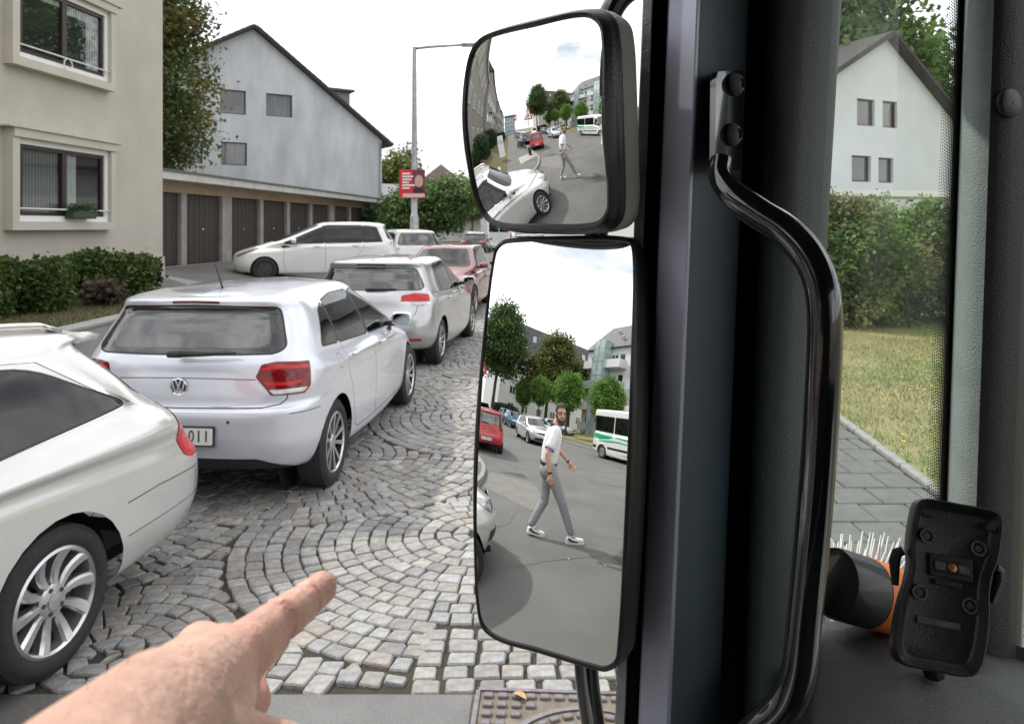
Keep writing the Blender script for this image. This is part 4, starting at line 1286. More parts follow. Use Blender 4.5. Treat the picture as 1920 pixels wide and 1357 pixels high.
# ---- right-hand footway seen through the quarter window
foot = sheet('footway', [(1.9, EDGE_Y), (3.22, EDGE_Y), (3.6, 60), (2.2 + 4.8, 60)] if False else [(1.35, 1.5), (2.54, 1.5), (3.24, 9), (6.15, 40), (4.8, 40), (1.95, 9)], .09, M_SOIL)
for j in range(46):
    for i in range(5):
        w = .30; y0 = 2.2 + j * .30; sh = .094 * (y0 - 5.19); x0 = 1.52 + i * w + (.15 if j % 2 else 0) - .12 + sh; xe = 2.85 + sh
        if x0 > xe - .04: continue
        x1 = min(x0 + w, xe)
        if x1 - x0 < .08: continue
        m = MB(); m.bbox((x0 + .006, y0 + .006, .06), (x1 - .006, y0 + .294, .105 + random.gauss(0, .002)), .006, seg=1)
        m.obj('paver', M_PAVER, foot)
edging = empty('lawn_edging', (0, 0, 0)); edging['kind'] = 'structure'
kerb_line([(2.60, 2.0), (2.90, 5.19), (3.08, 7.1), (3.92, 16)], w=.07, h=.125, seg=.5, parent=edging, name='edging_stone')
kerb_line([(1.40, EDGE_Y + .1), (1.92, 9), (3.6, 27)], w=.14, h=.115, seg=1.0)
# lawn on the right: gently uneven sheet with blades and yellow flowers
def lawn_z(x, y): return .10 + .03 * math.sin(x * 1.7) * math.sin(y * 1.1) + .012 * max(0, x - 3.3)
gx = np.linspace(0, 36, 40); gy = np.linspace(1.5, 60, 60)
V = [(x + 2.94 + .094 * (y - 5.19), y, lawn_z(x + 3, y)) for y in gy for x in gx]; nx = len(gx)
F = [(j * nx + i, j * nx + i + 1, (j + 1) * nx + i + 1, (j + 1) * nx + i) for j in range(len(gy) - 1) for i in range(nx - 1)]
structure(link('lawn', pymesh('lawn', V, F), M_SOILGRASS, None, True))
M_BLADE = mat('dry_grass', (.16, .17, .05), .8, var=.2, attr='col')
def blades(name, n, fx, fy, fz, h=(.03, .09), cols=((.24, .25, .085), (.13, .23, .05), (.38, .32, .16)), keep=None):
    r = np.random.default_rng(5)
    x = fx(r, n); y = fy(r, n)
    if keep is not None:
        k = keep(x, y, r); x, y = x[k], y[k]
    n = len(x); z = np.array([fz(a, b) for a, b in zip(x, y)])
    H_ = r.uniform(*h, n); a = r.uniform(0, 6.28, n); w = r.uniform(.003, .007, n); lx, ly = r.normal(0, .35, (2, n)) * H_
    v = np.zeros((n, 3, 3)); v[:, 0] = np.c_[x - w * np.cos(a), y - w * np.sin(a), z]; v[:, 1] = np.c_[x + w * np.cos(a), y + w * np.sin(a), z]; v[:, 2] = np.c_[x + lx, y + ly, z + H_]
    me = bpy.data.meshes.new(name); me.from_pydata(v.reshape(-1, 3).tolist(), [], np.arange(3 * n).reshape(-1, 3).tolist())
    patch = np.sin(x * 1.3 + 1) * np.sin(y * .9) + r.normal(0, .45, n)
    ci = np.where(patch > .35, 1, np.where(patch < -.4, 2, 0)); c = np.array(cols)[ci] * r.uniform(.7, 1.3, (n, 1))
    at = me.color_attributes.new('col', 'FLOAT_COLOR', 'POINT'); at.data.foreach_set('color', np.repeat(np.c_[c, np.ones(n)], 3, axis=0).astype('f').ravel())
    return link(name, me, M_BLADE)
g = blades('grass', 90000, lambda r, n: 2.9 + 8.5 * r.random(n) ** 1.0, lambda r, n: r.uniform(4.5, 13.6, n), lawn_z, h=(.012, .05), keep=lambda x, y, r: (x / y < .72) & (x > 2.97 + .094 * (y - 5.19)))
stuff(g, 'dry patchy grass beside the paved footway', 'grass')
fl = MB()
r = np.random.default_rng(3)
for i in range(420):
    y = r.uniform(5.5, 13); x = r.uniform(2.95, 8)
    if x < 3.0 + .094 * (y - 5.19) or not .36 < x / y < .64 or (r.random() < .55 and not 6.6 < y < 8.5 and not y > 11): continue
    z = lawn_z(x, y) + r.uniform(.05, .12); s = r.uniform(.010, .018)
    fl.add([(x, y, z)] + [(x + s * math.cos(k * 1.047), y + s * math.sin(k * 1.047), z + .004) for k in range(6)], [(0, k + 1, (k + 1) % 6 + 1) for k in range(6)])
stuff(fl.obj('lawn_flowers', mat('yellow_petal', (.72, .50, .02), .6), None), 'small yellow flowers scattered in the lawn', 'flowers')
# verge and lawn along the main road, behind
sheet('verge', [(-60, 2.4), (-9, 2.4), (-5.2, 3.2), (-4.75, 3.0), (-4.75, 5.2), (-60, 9)], .125, M_GARDEN)
far_lawn = sheet('far_lawn', [(-120, -60), (60, -60), (60, -14.0), (-14, -14.0), (-20, -14.6), (-120, -15.5)], .12, M_SOILGRASS)
sheet('far_pavement', [(-120, -15.5), (-20, -14.6), (-14, -14.0), (60, -14.0), (60, -12.6), (-120, -12.6)], .10, M_ASPHALT3)
kerb_line([(-40, -12.55), (2, -12.55)], seg=2.0)
# cracks and tarred joints in the asphalt of the main road
ck = MB(); rc_ = np.random.default_rng(31)
for x, y, a, n in ((-2.2, -2.6, 2.6, 16), (-4.6, -3.4, 3.3, 22), (-6.0, -4.6, 2.9, 24), (-3.2, -5.2, 1.2, 18), (-8.2, -2.9, 3.6, 20), (-5.2, -7.6, 3.2, 26), (-9.6, -8.4, 2.2, 20), (-1.6, -4.2, 3.7, 14), (-12, -5.2, 3.1, 28), (-3.9, -.2, 4.2, 10)):
    p = np.array([x, y]); V = []
    for i in range(n):
        a += rc_.normal(0, .22); d = np.array([math.cos(a), math.sin(a)]); w = rc_.uniform(.002, .006) * (1 - i / n * .6); q = np.array([-d[1], d[0]])
        V += [(*(p + q * w), .0035), (*(p - q * w), .0035)]; p = p + d * rc_.uniform(.12, .24)
    ck.add(V, [(2 * i, 2 * i + 1, 2 * i + 3, 2 * i + 2) for i in range(n - 1)])
stuff(ck.obj('road_cracks', mat('crack_tar', (.035, .034, .033), .8), None))
dr = empty('drain_cover', (-2.62, -2.12, .003), .4, 'round iron drain cover in the asphalt at the right of the lower mirror', 'drain cover')
m = MB(); m.lathe([(.001, .001), (.18, .001), (.19, .004), (.205, .004), (.21, .0)], 40); m.obj('cover', mat('drain_iron', (.11, .105, .10), .6, .4, var=.3, scale=30), dr, True, edges=30)
for i in range(-3, 4):
    m = MB(); m.box((-.11, i * .042 - .006, .0015), (.11, i * .042 + .006, .003)); m.obj('slot', mat('drain_slot', (.02, .02, .02), .9), dr)
# ------------------------------------------------------------ plants
def leafmat(name, rough=.55):
    if name in MATS: return MATS[name]
    m = bpy.data.materials.new(name); m.use_nodes = True; n = m.node_tree.nodes; l = m.node_tree.links
    b = n['Principled BSDF']; b.inputs['Roughness'].default_value = rough; b.inputs['Specular IOR Level'].default_value = .35
    a = n.new('ShaderNodeAttribute'); a.attribute_name = 'col'
    l.new(a.outputs['Color'], b.inputs['Base Color'])
    t = n.new('ShaderNodeBsdfTranslucent'); l.new(a.outputs['Color'], t.inputs['Color'])
    x = n.new('ShaderNodeMixShader'); x.inputs['Fac'].default_value = .35
    l.new(b.outputs['BSDF'], x.inputs[1]); l.new(t.outputs['BSDF'], x.inputs[2]); l.new(x.outputs['Shader'], n['Material Output'].inputs['Surface'])
    MATS[name] = m; return m
M_LEAF = leafmat('foliage')
M_BARK = mat('bark', (.085, .065, .048), .9, var=.35, scale=9, detail=8, bump=.8, bscale=30, stretch=(1, 1, .25))

def leaf_cloud(name, pts, size, cols, rng, parent=None, up=.25, aspect=1.7):
    """one leaf-shaped face (two triangles folded on the midrib) at each point; cols (n,3)"""
    n = len(pts); s = size * rng.uniform(.6, 1.35, (n, 1))
    d = rng.normal(0, 1, (n, 3)); d[:, 2] = d[:, 2] * .7 - up; d /= np.linalg.norm(d, axis=1, keepdims=True)
    q = rng.normal(0, 1, (n, 3)); w = np.cross(d, q); w /= np.linalg.norm(w, axis=1, keepdims=True); nn = np.cross(w, d)
    v = np.zeros((n, 4, 3))
    v[:, 0] = pts; v[:, 1] = pts + d * s * .5 * aspect + w * s * .5 + nn * s * .12; v[:, 2] = pts + d * s * aspect; v[:, 3] = pts + d * s * .5 * aspect - w * s * .5 + nn * s * .12
    me = bpy.data.meshes.new(name)
    me.vertices.add(n * 4); me.vertices.foreach_set('co', v.astype('f').ravel())
    idx = np.arange(n)[:, None] * 4 + np.array([0, 1, 2, 0, 2, 3])[None]
    me.loops.add(n * 6); me.loops.foreach_set('vertex_index', idx.ravel())
    me.polygons.add(n * 2); me.polygons.foreach_set('loop_start', np.arange(0, n * 6, 3)); me.polygons.foreach_set('loop_total', np.full(n * 2, 3))
    me.update()
    at = me.color_attributes.new('col', 'FLOAT_COLOR', 'POINT')
    at.data.foreach_set('color', np.repeat(np.c_[cols, np.ones(n)], 4, axis=0).astype('f').ravel())
    return link(name, me, M_LEAF, parent)

def make_tree(label, base, height, crown, n, size, col, seed=1, col2=None, trunk_r=.16, group=None, clump=.45, fork=.35, name='tree', limbs=9, hollow=.35):
    """crown: list of ellipsoids (dx,dy,z,rx,ry,rz) relative to base"""
    rng = np.random.default_rng(seed)
    root = empty(name, base, 0, label, 'tree', group)
    vol = np.array([c[3] * c[4] * c[5] for c in crown]); vol /= vol.sum()
    ncl = max(30, n // 55)
    ci = rng.choice(len(crown), ncl, p=vol)
    u = rng.normal(0, 1, (ncl, 3)); u /= np.linalg.norm(u, axis=1, keepdims=True)
    rr = rng.uniform(hollow, 1, (ncl, 1)) ** .6
    C = np.array(crown)
    cc = C[ci, :3] + u * rr * C[ci, 3:]
    k = rng.integers(0, ncl, n)
    pts = cc[k] + rng.normal(0, clump, (n, 3)) * np.array([1, 1, .7])
    tone = rng.uniform(.6, 1.4, ncl)[k][:, None]
    c = np.array(col)[None] * tone * rng.uniform(.75, 1.25, (n, 1))
    if col2 is not None:
        mix = (rng.random(ncl) < .35)[k][:, None]; c = np.where(mix, np.array(col2)[None] * tone, c)
    leaf_cloud('crown', pts, size, c, rng, root)
    m = MB(); top = Vector((C[0, 0], C[0, 1], C[0, 2]))
    fk = Vector((top.x * .3, top.y * .3, height * fork))
    m.tube([(0, 0, -.1), (0.02, 0, height * fork * .5), fk], [trunk_r * 1.25, trunk_r, trunk_r * .85], 10)
    order = rng.permutation(ncl)[:limbs]
    for i in order:
        e = Vector(cc[i]); md = fk.lerp(e, .5) + Vector((0, 0, .06 * height))
        m.tube([fk - Vector((0, 0, .1)), fk.lerp(md, .6), md, e], [trunk_r * .6, trunk_r * .42, trunk_r * .28, trunk_r * .06], 7)
    m.tube([fk, fk.lerp(top, .6), top + Vector((0, 0, C[0, 5] * .6))], [trunk_r * .8, trunk_r * .5, trunk_r * .1], 8)
    m.obj('trunk', M_BARK, root, True)
    return root

def make_hedge(label, boxes, n, size, col, seed, col2=None, name='hedge', round_=.3, base=(0, 0, 0), group=None, stems=6):
    """clipped or loose hedge: leaves mostly in the outer shell of rounded boxes (x0,y0,z0,x1,y1,z1)"""
    rng = np.random.default_rng(seed)
    root = empty(name, base, 0, label, 'hedge', group)
    pts = []
    for (x0, y0, z0, x1, y1, z1) in boxes:
        nn = n // len(boxes)
        p = rng.uniform(-1, 1, (nn * 4, 3))
        e = 4.0
        r = (np.abs(p) ** e).sum(1) ** (1 / e)
        keep = (r < 1) & (r > .55 * rng.random(len(p)) ** .4); p = p[keep][:nn]
        a = p * np.array([(x1 - x0) / 2, (y1 - y0) / 2, (z1 - z0) / 2]) + np.array([(x0 + x1) / 2, (y0 + y1) / 2, (z0 + z1) / 2])
        lump = .07 * round_ * 3 * np.sin(a[:, [1, 2, 0]] * 5.1 + seed) * np.sin(a[:, [2, 0, 1]] * 4.3)
        pts.append(a + lump + rng.normal(0, .03, a.shape))
    pts = np.concatenate(pts); nn = len(pts)
    t = .75 + .35 * np.sin(pts[:, :1] * 3.3 + 1) * np.sin(pts[:, 1:2] * 2.7) + rng.normal(0, .22, (nn, 1))
    c = np.array(col)[None] * np.clip(t, .3, 1.8)
    if col2 is not None:
        k = (np.sin(pts[:, 0] * 2.1 + seed) * np.sin(pts[:, 2] * 2.9 + 1) + rng.normal(0, .4, nn)) > .55
        c[k] = np.array(col2)[None] * np.clip(t[k], .4, 1.6)
    leaf_cloud('foliage', pts, size, c, rng, root)
    b = boxes[0]
    for i in range(stems):
        bx = boxes[i % len(boxes)]; x = rng.uniform(bx[0] + .15, bx[3] - .15); y = rng.uniform(bx[1] + .15, bx[4] - .15)
        m = MB(); m.tube([(x, y, bx[2] - .3), (x + rng.normal(0, .05), y, (bx[2] + bx[5]) / 2), (x + rng.normal(0, .15), y + rng.normal(0, .15), bx[5] - .2)], [.025, .018, .006], 6); m.obj('stem', M_BARK, root, True)
    return root

# direct view, left: clipped hedges on the raised garden
gz = lambda x, y: garden_z(x, y)
make_hedge('reddish clipped hedge at the left edge above the estate car', [(-7.6, 8.5, .70, -6.2, 10.0, 1.56), (-6.75, 9.8, .70, -6.1, 10.6, 1.42)], 24000, .045, (.10, .16, .038), 3, (.16, .095, .045))
make_hedge('low round green hedge under the lower window', [(-7.5, 11.6, .76, -6.0, 13.0, 1.44)], 20000, .045, (.09, .165, .032), 4, (.12, .12, .035))
make_hedge('small dark bush at the corner of the beige block', [(-7.65, 14.2, .75, -7.0, 15.2, 1.28)], 6000, .06, (.025, .055, .02), 5, name='bush')
# garden grass
g = blades('garden_grass', 26000, lambda r, n: r.uniform(-8.2, -4.85, n), lambda r, n: r.uniform(6.5, 14.3, n), garden_z, h=(.02, .06), cols=((.11, .10, .035), (.07, .10, .03), (.15, .115, .06)))
stuff(g, 'short dry grass on the raised garden', 'grass')
# dry flower heads beside the hedge
make_hedge('dry brownish plant between the two hedges', [(-6.3, 10.8, .85, -5.8, 11.5, 1.08)], 1500, .05, (.16, .11, .08), 6, name='shrub', stems=3)
# tall tree between the beige block and the white gable
tr = P(330, 300, 27)
make_tree('tall dark green tree between the beige block and the white gable', (tr.x - .4, 27, .8), 13, [(0, 0, 6.6, 1.6, 1.8, 3.2), (-.8, 0, 9.6, 2.1, 2.0, 3.2), (.5, 0, 4.6, 1.2, 1.2, 1.8), (-2, 0, 7, 2, 2, 4), (-.2, .5, 12.4, 2.4, 2, 1.6)], 46000, .105, (.095, .14, .042), 21, (.18, .155, .05), .22, clump=.34, limbs=14)
# street tree behind the lamp post
make_tree('small round street tree behind the poster lamp post', (-3.6, 34, .1), 4.6, [(0, 0, 2.75, 1.7, 1.4, 1.15), (1.0, 0, 3.1, 1.25, 1.2, .85), (-1.0, 0, 2.4, 1.2, 1.0, 1.0)], 17000, .11, (.10, .175, .055), 22, (.15, .22, .08), .10, clump=.25)
make_tree('dark shrub tree at the end of the garage row', (-6.2, 38, .2), 3.2, [(0, 0, 1.6, 1.5, 1.2, 1.4), (1.3, -.5, 1.4, 1.0, 1.0, 1.2)], 9000, .12, (.05, .12, .045), 23, (.06, .15, .05), .08, clump=.25)
make_tree('light green tree top behind the white gable house', (-9.6, 62, 0), 9, [(0, 0, 6.2, 1.4, 1.4, 1.6)], 4000, .2, (.13, .16, .04), 24, None, .14)
make_tree('slim dark conifer beyond the balcony', (-9.6, 70, 0), 9.5, [(0, 0, 6.5, .5, .5, 2.2), (0, 0, 8.2, .3, .3, 1.6)], 1600, .2, (.05, .06, .05), 25, None, .1)
for i, (x, y, h) in enumerate(((5.5, 48, 7), (4.5, 70, 8), (-.5, 120, 9), (-5, 95, 9))):
    make_tree(['green street tree far ahead on the right', 'second green tree far ahead on the right', 'far tree closing the cobbled street', 'far tree on the left of the cobbled street'][i], (x, y, 0), h, [(0, 0, h * .6, 2.2, 2.2, h * .33)], 5000, .25, (.06, .11, .03), 30 + i, (.10, .15, .04), .12)

# seen through the quarter window: loose hedge and tall trees
make_hedge('tall loose hedge on the dry lawn, seen through the quarter window', [(5.0, 13.2, .2, 8.3, 15.4, 2.30), (5.4, 12.9, .2, 7.2, 14.4, 2.1), (7.0, 13.0, .2, 8.9, 15.0, 2.2), (5.0, 13.4, .25, 6.4, 14.8, 2.42)], 52000, .055, (.19, .31, .08), 8, (.29, .28, .11), round_=1.5, stems=14)
make_tree('tall pale green tree behind the house, seen through the quarter window', (13.2, 30.5, .2), 13, [(0, 0, 8, 4.2, 3, 4.2), (-4, 0, 9.5, 2.6, 2.5, 3.2), (2.5, 0, 6.5, 3.0, 2.5, 3.8), (-1, 0, 12, 3.4, 3, 2.4)], 26000, .19, (.14, .23, .06), 40, (.19, .27, .08), .24, clump=.5, limbs=16)
# ------------------------------------------------------------ buildings
def plaster(name, col, var=.07, streak=0.0, scale=1.2):
    m = mat(name, col, .9, var=var, scale=scale, detail=9, bump=.18, bscale=140, stretch=(1, 1, .35 if streak else 1))
    return m
M_BEIGE = plaster('beige_render', (.475, .445, .385))
M_BEIGE2 = plaster('beige_surround', (.52, .49, .42))
M_PLINTH = plaster('plinth_render', (.46, .43, .36))
M_WHITEREND = plaster('weathered_white_render', (.55, .565, .59), .18, 1, 1.0)
M_WHITEREND2 = plaster('white_render', (.66, .67, .68), .05)
M_GREYREND = plaster('grey_render', (.30, .285, .265), .1)
M_FRAMEW = mat('white_frame', (.78, .78, .77), .45)
M_FRAMEB = mat('brown_frame', (.035, .022, .016), .4)
M_PANE = mat('window_pane', (.022, .025, .028), .03, spec=.9, coat=1)
M_CURTAIN = mat('curtain', (.62, .62, .60), .8, var=.25, scale=6, stretch=(14, 14, .4))
M_ROOF = mat('dark_roof_tiles', (.055, .050, .050), .75, var=.3, scale=6, bump=.5, bscale=20)
M_SLATE = mat('slate', (.075, .075, .082), .6, var=.3, scale=3, bump=.4, bscale=18)
M_GARAGECONC = mat('garage_render', (.38, .285, .19), .9, var=.12, scale=1.5, detail=8, bump=.2, bscale=90)
M_GARAGEDOOR = mat('brown_garage_door', (.045, .032, .027), .55, var=.2, scale=4, stretch=(6, 6, .5))
M_PILLAR = mat('garage_pillar', (.30, .285, .27), .9, var=.14, scale=3, bump=.2)
M_FASCIA = mat('roof_fascia', (.50, .49, .46), .75, var=.15, scale=3)
PANE_CLEAR = glass('clear_pane', (.72, .76, .76), 1.8)

def wall_window(parent, M_, w, h, frame_m, depth=.05, sashes=2, curtain=None, name='window', fw=.06, pane=None, sill=True, surround=None, bar=.05):
    """window on a wall. M_ maps local (x along the wall, y outwards, z up) with the origin at the lower left corner"""
    if surround:
        sm, t, d = surround
        m = MB()
        m.box((-t, 0, -t), (w + t, d, 0), M_); m.box((-t, 0, h), (w + t, d + .03, h + t), M_); m.box((-t, .0, 0), (0, d - .002, h), M_); m.box((w, .0, 0), (w + t, d - .002, h), M_)
        m.obj('window_surround', sm, parent)
    m = MB()
    m.box((0, 0, 0), (fw, depth, h), M_); m.box((w - fw, 0, 0), (w, depth, h), M_); m.box((fw, 0, 0), (w - fw, depth - .001, fw), M_); m.box((fw, 0, h - fw), (w - fw, depth - .001, h), M_)
    for i in range(1, sashes):
        x = w * i / sashes; m.box((x - bar, 0, fw), (x + bar, depth - .002, h - fw), M_)
    o = m.obj(name, frame_m, parent)
    for i in range(sashes):
        x0 = (fw if i == 0 else w * i / sashes + bar); x1 = (w - fw if i == sashes - 1 else w * (i + 1) / sashes - bar)
        p = MB(); p.box((x0, .006, fw), (x1, depth * .45, h - fw), M_); p.obj('pane', pane or M_PANE, o)
    if sill:
        m = MB(); m.box((-.04, 0, -.05), (w + .04, depth + .06, -.004), M_); m.obj('sill', M_FASCIA, o)
    return o

def wall_frame(p, q):
    """matrix of a wall that runs from p to q (2-D) with its outside on the right hand of p->q"""
    p = Vector((*p, 0)); q = Vector((*q, 0)); d = (q - p).normalized(); n = Vector((d.y, -d.x, 0))
    return Matrix(((d.x, n.x, 0, p.x), (d.y, n.y, 0, p.y), (0, 0, 1, 0), (0, 0, 0, 1)))

# ---- beige corner block on the left
A0 = np.array([-7.985, 17.25]); fd = np.array([-.105, -1.0]); fd /= np.linalg.norm(fd)
A1 = A0 + fd * 8.6          # near corner
HB = 9.9
blk = empty('apartment_block', (A0[0], A0[1], 0), 0, 'beige rendered apartment block with framed windows at the left edge', 'building')
blk.location = (0, 0, 0)
W1 = A0 + np.array([-13.0, .4]); W2 = np.array([-22.0, A1[1] + .3])
m = MB(); m.prism([tuple(A0), tuple(A1), (-22.0, A1[1] + .2), (-22.0, 17.6)], .6, HB); m.obj('wall', M_BEIGE, blk)
m = MB(); m.prism([tuple(A0 + np.array([.035, .03])), tuple(A1 + np.array([.035, -.03])), (-22.0, A1[1] + .17), (-22.0, 17.6)], .3, 1.22); m.obj('plinth', M_PLINTH, blk)
rp = [tuple(A0 + np.array([.45, .4])), tuple(A1 + np.array([.45, -.4])), (-22.4, A1[1] - .2), (-22.4, 18)]
m = MB(); m.prism(rp, HB + .002, HB + .22); m.obj('eaves', M_FASCIA, blk)
c = np.mean(rp, axis=0)
m = MB(); v = [(p[0], p[1], HB + .224) for p in rp] + [(-11, 12.9, HB + 2.2), (-19, 12.9, HB + 2.2)]
m.add(v, [(0, 1, 4), (1, 2, 5, 4), (2, 3, 5), (3, 0, 4, 5)]); m.obj('roof', M_ROOF, blk)
MW = wall_frame(tuple(A1), tuple(A0))            # street side, x from the near corner; outside = +X?
if (MW.to_3x3() @ Vector((0, 1, 0))).x < 0: MW = wall_frame(tuple(A0), tuple(A1))
fx = lambda Y: (Y - A1[1]) / abs(fd[1])
for (z0, first) in ((1.99, True), (4.77, False), (7.55, False)):
    for yy in (12.72, 9.2):
        Mx = MW @ T(fx(yy), 0, z0)
        o = wall_window(blk, Mx, 2.44, 1.42, M_FRAMEW, .10, 1, None, 'window', .10, PANE_CLEAR, True, (M_BEIGE2, .15, .18))
        cap = MB(); cap.box((-.30, 0, 1.572), (2.74, .25, 1.60), Mx); cap.obj('window_cap', M_FASCIA, blk)
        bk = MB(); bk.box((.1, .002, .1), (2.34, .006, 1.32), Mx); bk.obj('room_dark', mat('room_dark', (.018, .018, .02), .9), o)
        for (cx0, cx1, cz0) in (((.16, 1.1, .12), (1.30, 1.62, .12)) if first else ((.16, 1.2, 1.15), (1.3, 2.3, 1.08), (1.9, 2.3, .12))):
            cu = MB(); n_c = max(3, int((cx1 - cx0) / .035))
            for i in range(n_c): cu.box((cx0 + (cx1 - cx0) * i / n_c, .008, cz0), (cx0 + (cx1 - cx0) * (i + .8) / n_c, .014 + .006 * (i % 2), 1.31), Mx)
            co = cu.obj('curtain', mat('net_curtain', (.22, .22, .215), .9) if first and cx0 < .5 else M_CURTAIN, o); co['kind'] = 'stuff'
        for q in list(o.children):
            if q.name.startswith('pane'): bpy.data.objects.remove(q)
        # dark brown sashes inside the white outer frame
        for k in range(2):
            x0 = .12 + k * 1.1; s = MB()
            s.box((x0, .022, .10), (x0 + .06, .08, 1.32), Mx); s.box((x0 + 1.04, .022, .10), (x0 + 1.10, .08, 1.32), Mx); s.box((x0 + .06, .023, .10), (x0 + 1.04, .079, .17), Mx); s.box((x0 + .06, .023, 1.25), (x0 + 1.04, .079, 1.32), Mx)
            so = s.obj('sash', M_FRAMEB, o)
            p = MB(); p.add([Mx @ Vector(q) for q in ((x0 + .06, .04, .17), (x0 + 1.04, .04, .17), (x0 + 1.04, .04, 1.25), (x0 + .06, .04, 1.25))], [(0, 1, 2, 3)]); p.obj('pane', PANE_CLEAR, so)
        rail = MB(); rail.tube([Mx @ Vector((.0, .15, .22)), Mx @ Vector((2.44, .15, .22))], .014, 8)
        ro = rail.obj('guard_rail', M_FRAMEW, o, True)
        if not first:
            rg = MB(); rg.tube([Mx @ Vector((1.22 + .11 * math.cos(a), .15, .11 + .11 * math.sin(a))) for a in np.linspace(0, 2 * PI, 20)], .012, 6); rg.obj('rail_ring', M_FRAMEW, o, True)
# flower box under the lower window
fb = empty('flower_box', (0, 0, 0), 0, 'green planter box hung on the rail of the lower window', 'planter')
Mx = MW @ T(fx(12.72), 0, 1.99)
m = MB(); m.bbox((1.18, .10, .06), (1.82, .30, .21), .02, Mx); m.obj('box', mat('green_box', (.035, .06, .035), .6), fb)
rr_ = np.random.default_rng(9); pts = np.array([Mx @ Vector((rr_.uniform(1.16, 1.84), rr_.uniform(.10, .32), .21 + abs(rr_.normal(0, .05)))) for _ in range(500)])
leaf_cloud('plants', pts, .03, np.array([(.05, .09, .03)]) * rr_.uniform(.6, 1.4, (500, 1)), rr_, fb)
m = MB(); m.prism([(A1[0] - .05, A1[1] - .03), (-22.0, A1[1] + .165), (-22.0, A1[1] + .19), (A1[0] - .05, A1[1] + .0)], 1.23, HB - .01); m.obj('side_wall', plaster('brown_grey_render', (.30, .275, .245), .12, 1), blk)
# windows of the side facing the main road (seen in the round mirror)
MS = wall_frame((-22, A1[1] + .2), tuple(A1))
if (MS.to_3x3() @ Vector((0, 1, 0))).y > 0: MS = wall_frame(tuple(A1), (-22, A1[1] + .2))
for z0 in (2.1, 4.85, 7.6):
    for i in range(4): wall_window(blk, MS @ T(1.2 + i * 3.2, 0, z0), 1.5, 1.2, M_FRAMEW, .06, 2)
# two grey blocks further along the main road
for k, (x0, x1, y, lab, mm, hh) in enumerate(((-42, -22.2, 8.1, 'grey rendered apartment block beside the beige one, in the upper mirror', M_GREYREND, 11.5), (-66, -42.4, 7.6, 'second grey apartment block further along, in the upper mirror', plaster('brown_render', (.24, .215, .19), .1), 11.0), (-95, -66.5, 7.2, 'farthest grey apartment block of the row in the upper mirror', M_GREYREND, 11.5))):
    b = empty('apartment_block', (0, 0, 0), 0, lab, 'building', 'apartment blocks along the main road')
    m = MB(); m.box((x0, y, 0), (x1, y + 11, hh)); m.obj('wall', mm, b)
    m = MB(); m.add([(x0 - .3, y - .4, hh + .004), (x1 + .3, y - .4, hh + .004), (x1 + .3, y + 11.4, hh + .004), (x0 - .3, y + 11.4, hh + .004), (x0 - .3, y + 5.5, hh + 3), (x1 + .3, y + 5.5, hh + 3)], [(0, 1, 5, 4), (2, 3, 4, 5), (1, 2, 5), (3, 0, 4), (0, 3, 2, 1)]); m.obj('roof', M_ROOF, b)
    Mq = wall_frame((x0, y), (x1, y))
    for z0 in (1.6, 4.4, 7.2):
        for i in range(6):
            xx = 1.0 + i * 3.1
            wall_window(b, Mq @ T(xx, 0, z0), 1.5, 1.3, M_FRAMEW, .06, 2)
            if i % 3 == 1:
                m = MB(); m.box((xx - .5, 0, z0 - 1.15), (xx + 2.2, 1.1, z0 - 1.0), Mq); m.box((xx - .5, 1.04, z0 - .998), (xx + 2.2, 1.1, z0 - .1), Mq); m.obj('balcony', mat('balcony_panel', (.42, .40, .37), .8), b)

# ---- garage row
g0 = np.array([-9.25, 19.0]); g1 = np.array([-7.05, 41.0]); gd = (g1 - g0); GL = np.linalg.norm(gd)
gar = empty('garage_row', (0, 0, 0), 0, 'long flat-roofed garage row with brown doors behind the people carrier', 'garage')
MG = wall_frame(tuple(g1), tuple(g0))
if (MG.to_3x3() @ Vector((0, 1, 0))).x < 0: MG = wall_frame(tuple(g0), tuple(g1))
rev = (MG @ Vector((0, 0, 0))).y > 30            # x runs from the far end?
gx_ = lambda s: (GL - s) if rev else s
def gbox(mb, s0, s1, y0, y1, z0, z1):
    a, b = sorted((gx_(s0), gx_(s1))); mb.box((a, y0, z0), (b, y1, z1), MG)
m = MB(); gbox(m, 0, GL, -5.5, -.30, .3, 3.10); m.obj('wall', M_GARAGECONC, gar)
m = MB(); gbox(m, .0, GL, -.298, 0, 2.82, 3.10); m.obj('lintel', M_GARAGECONC, gar)
m = MB(); gbox(m, -.3, GL + .5, -5.6, .55, 3.104, 3.30); o_ = m.obj('roof_slab', M_FASCIA, gar)
m = MB(); gbox(m, -.34, GL + .54, -5.64, .59, 3.304, 3.36); m.obj('roof_edge', mat('bitumen', (.12, .12, .12), .8), gar)
s = -.6; k = 0
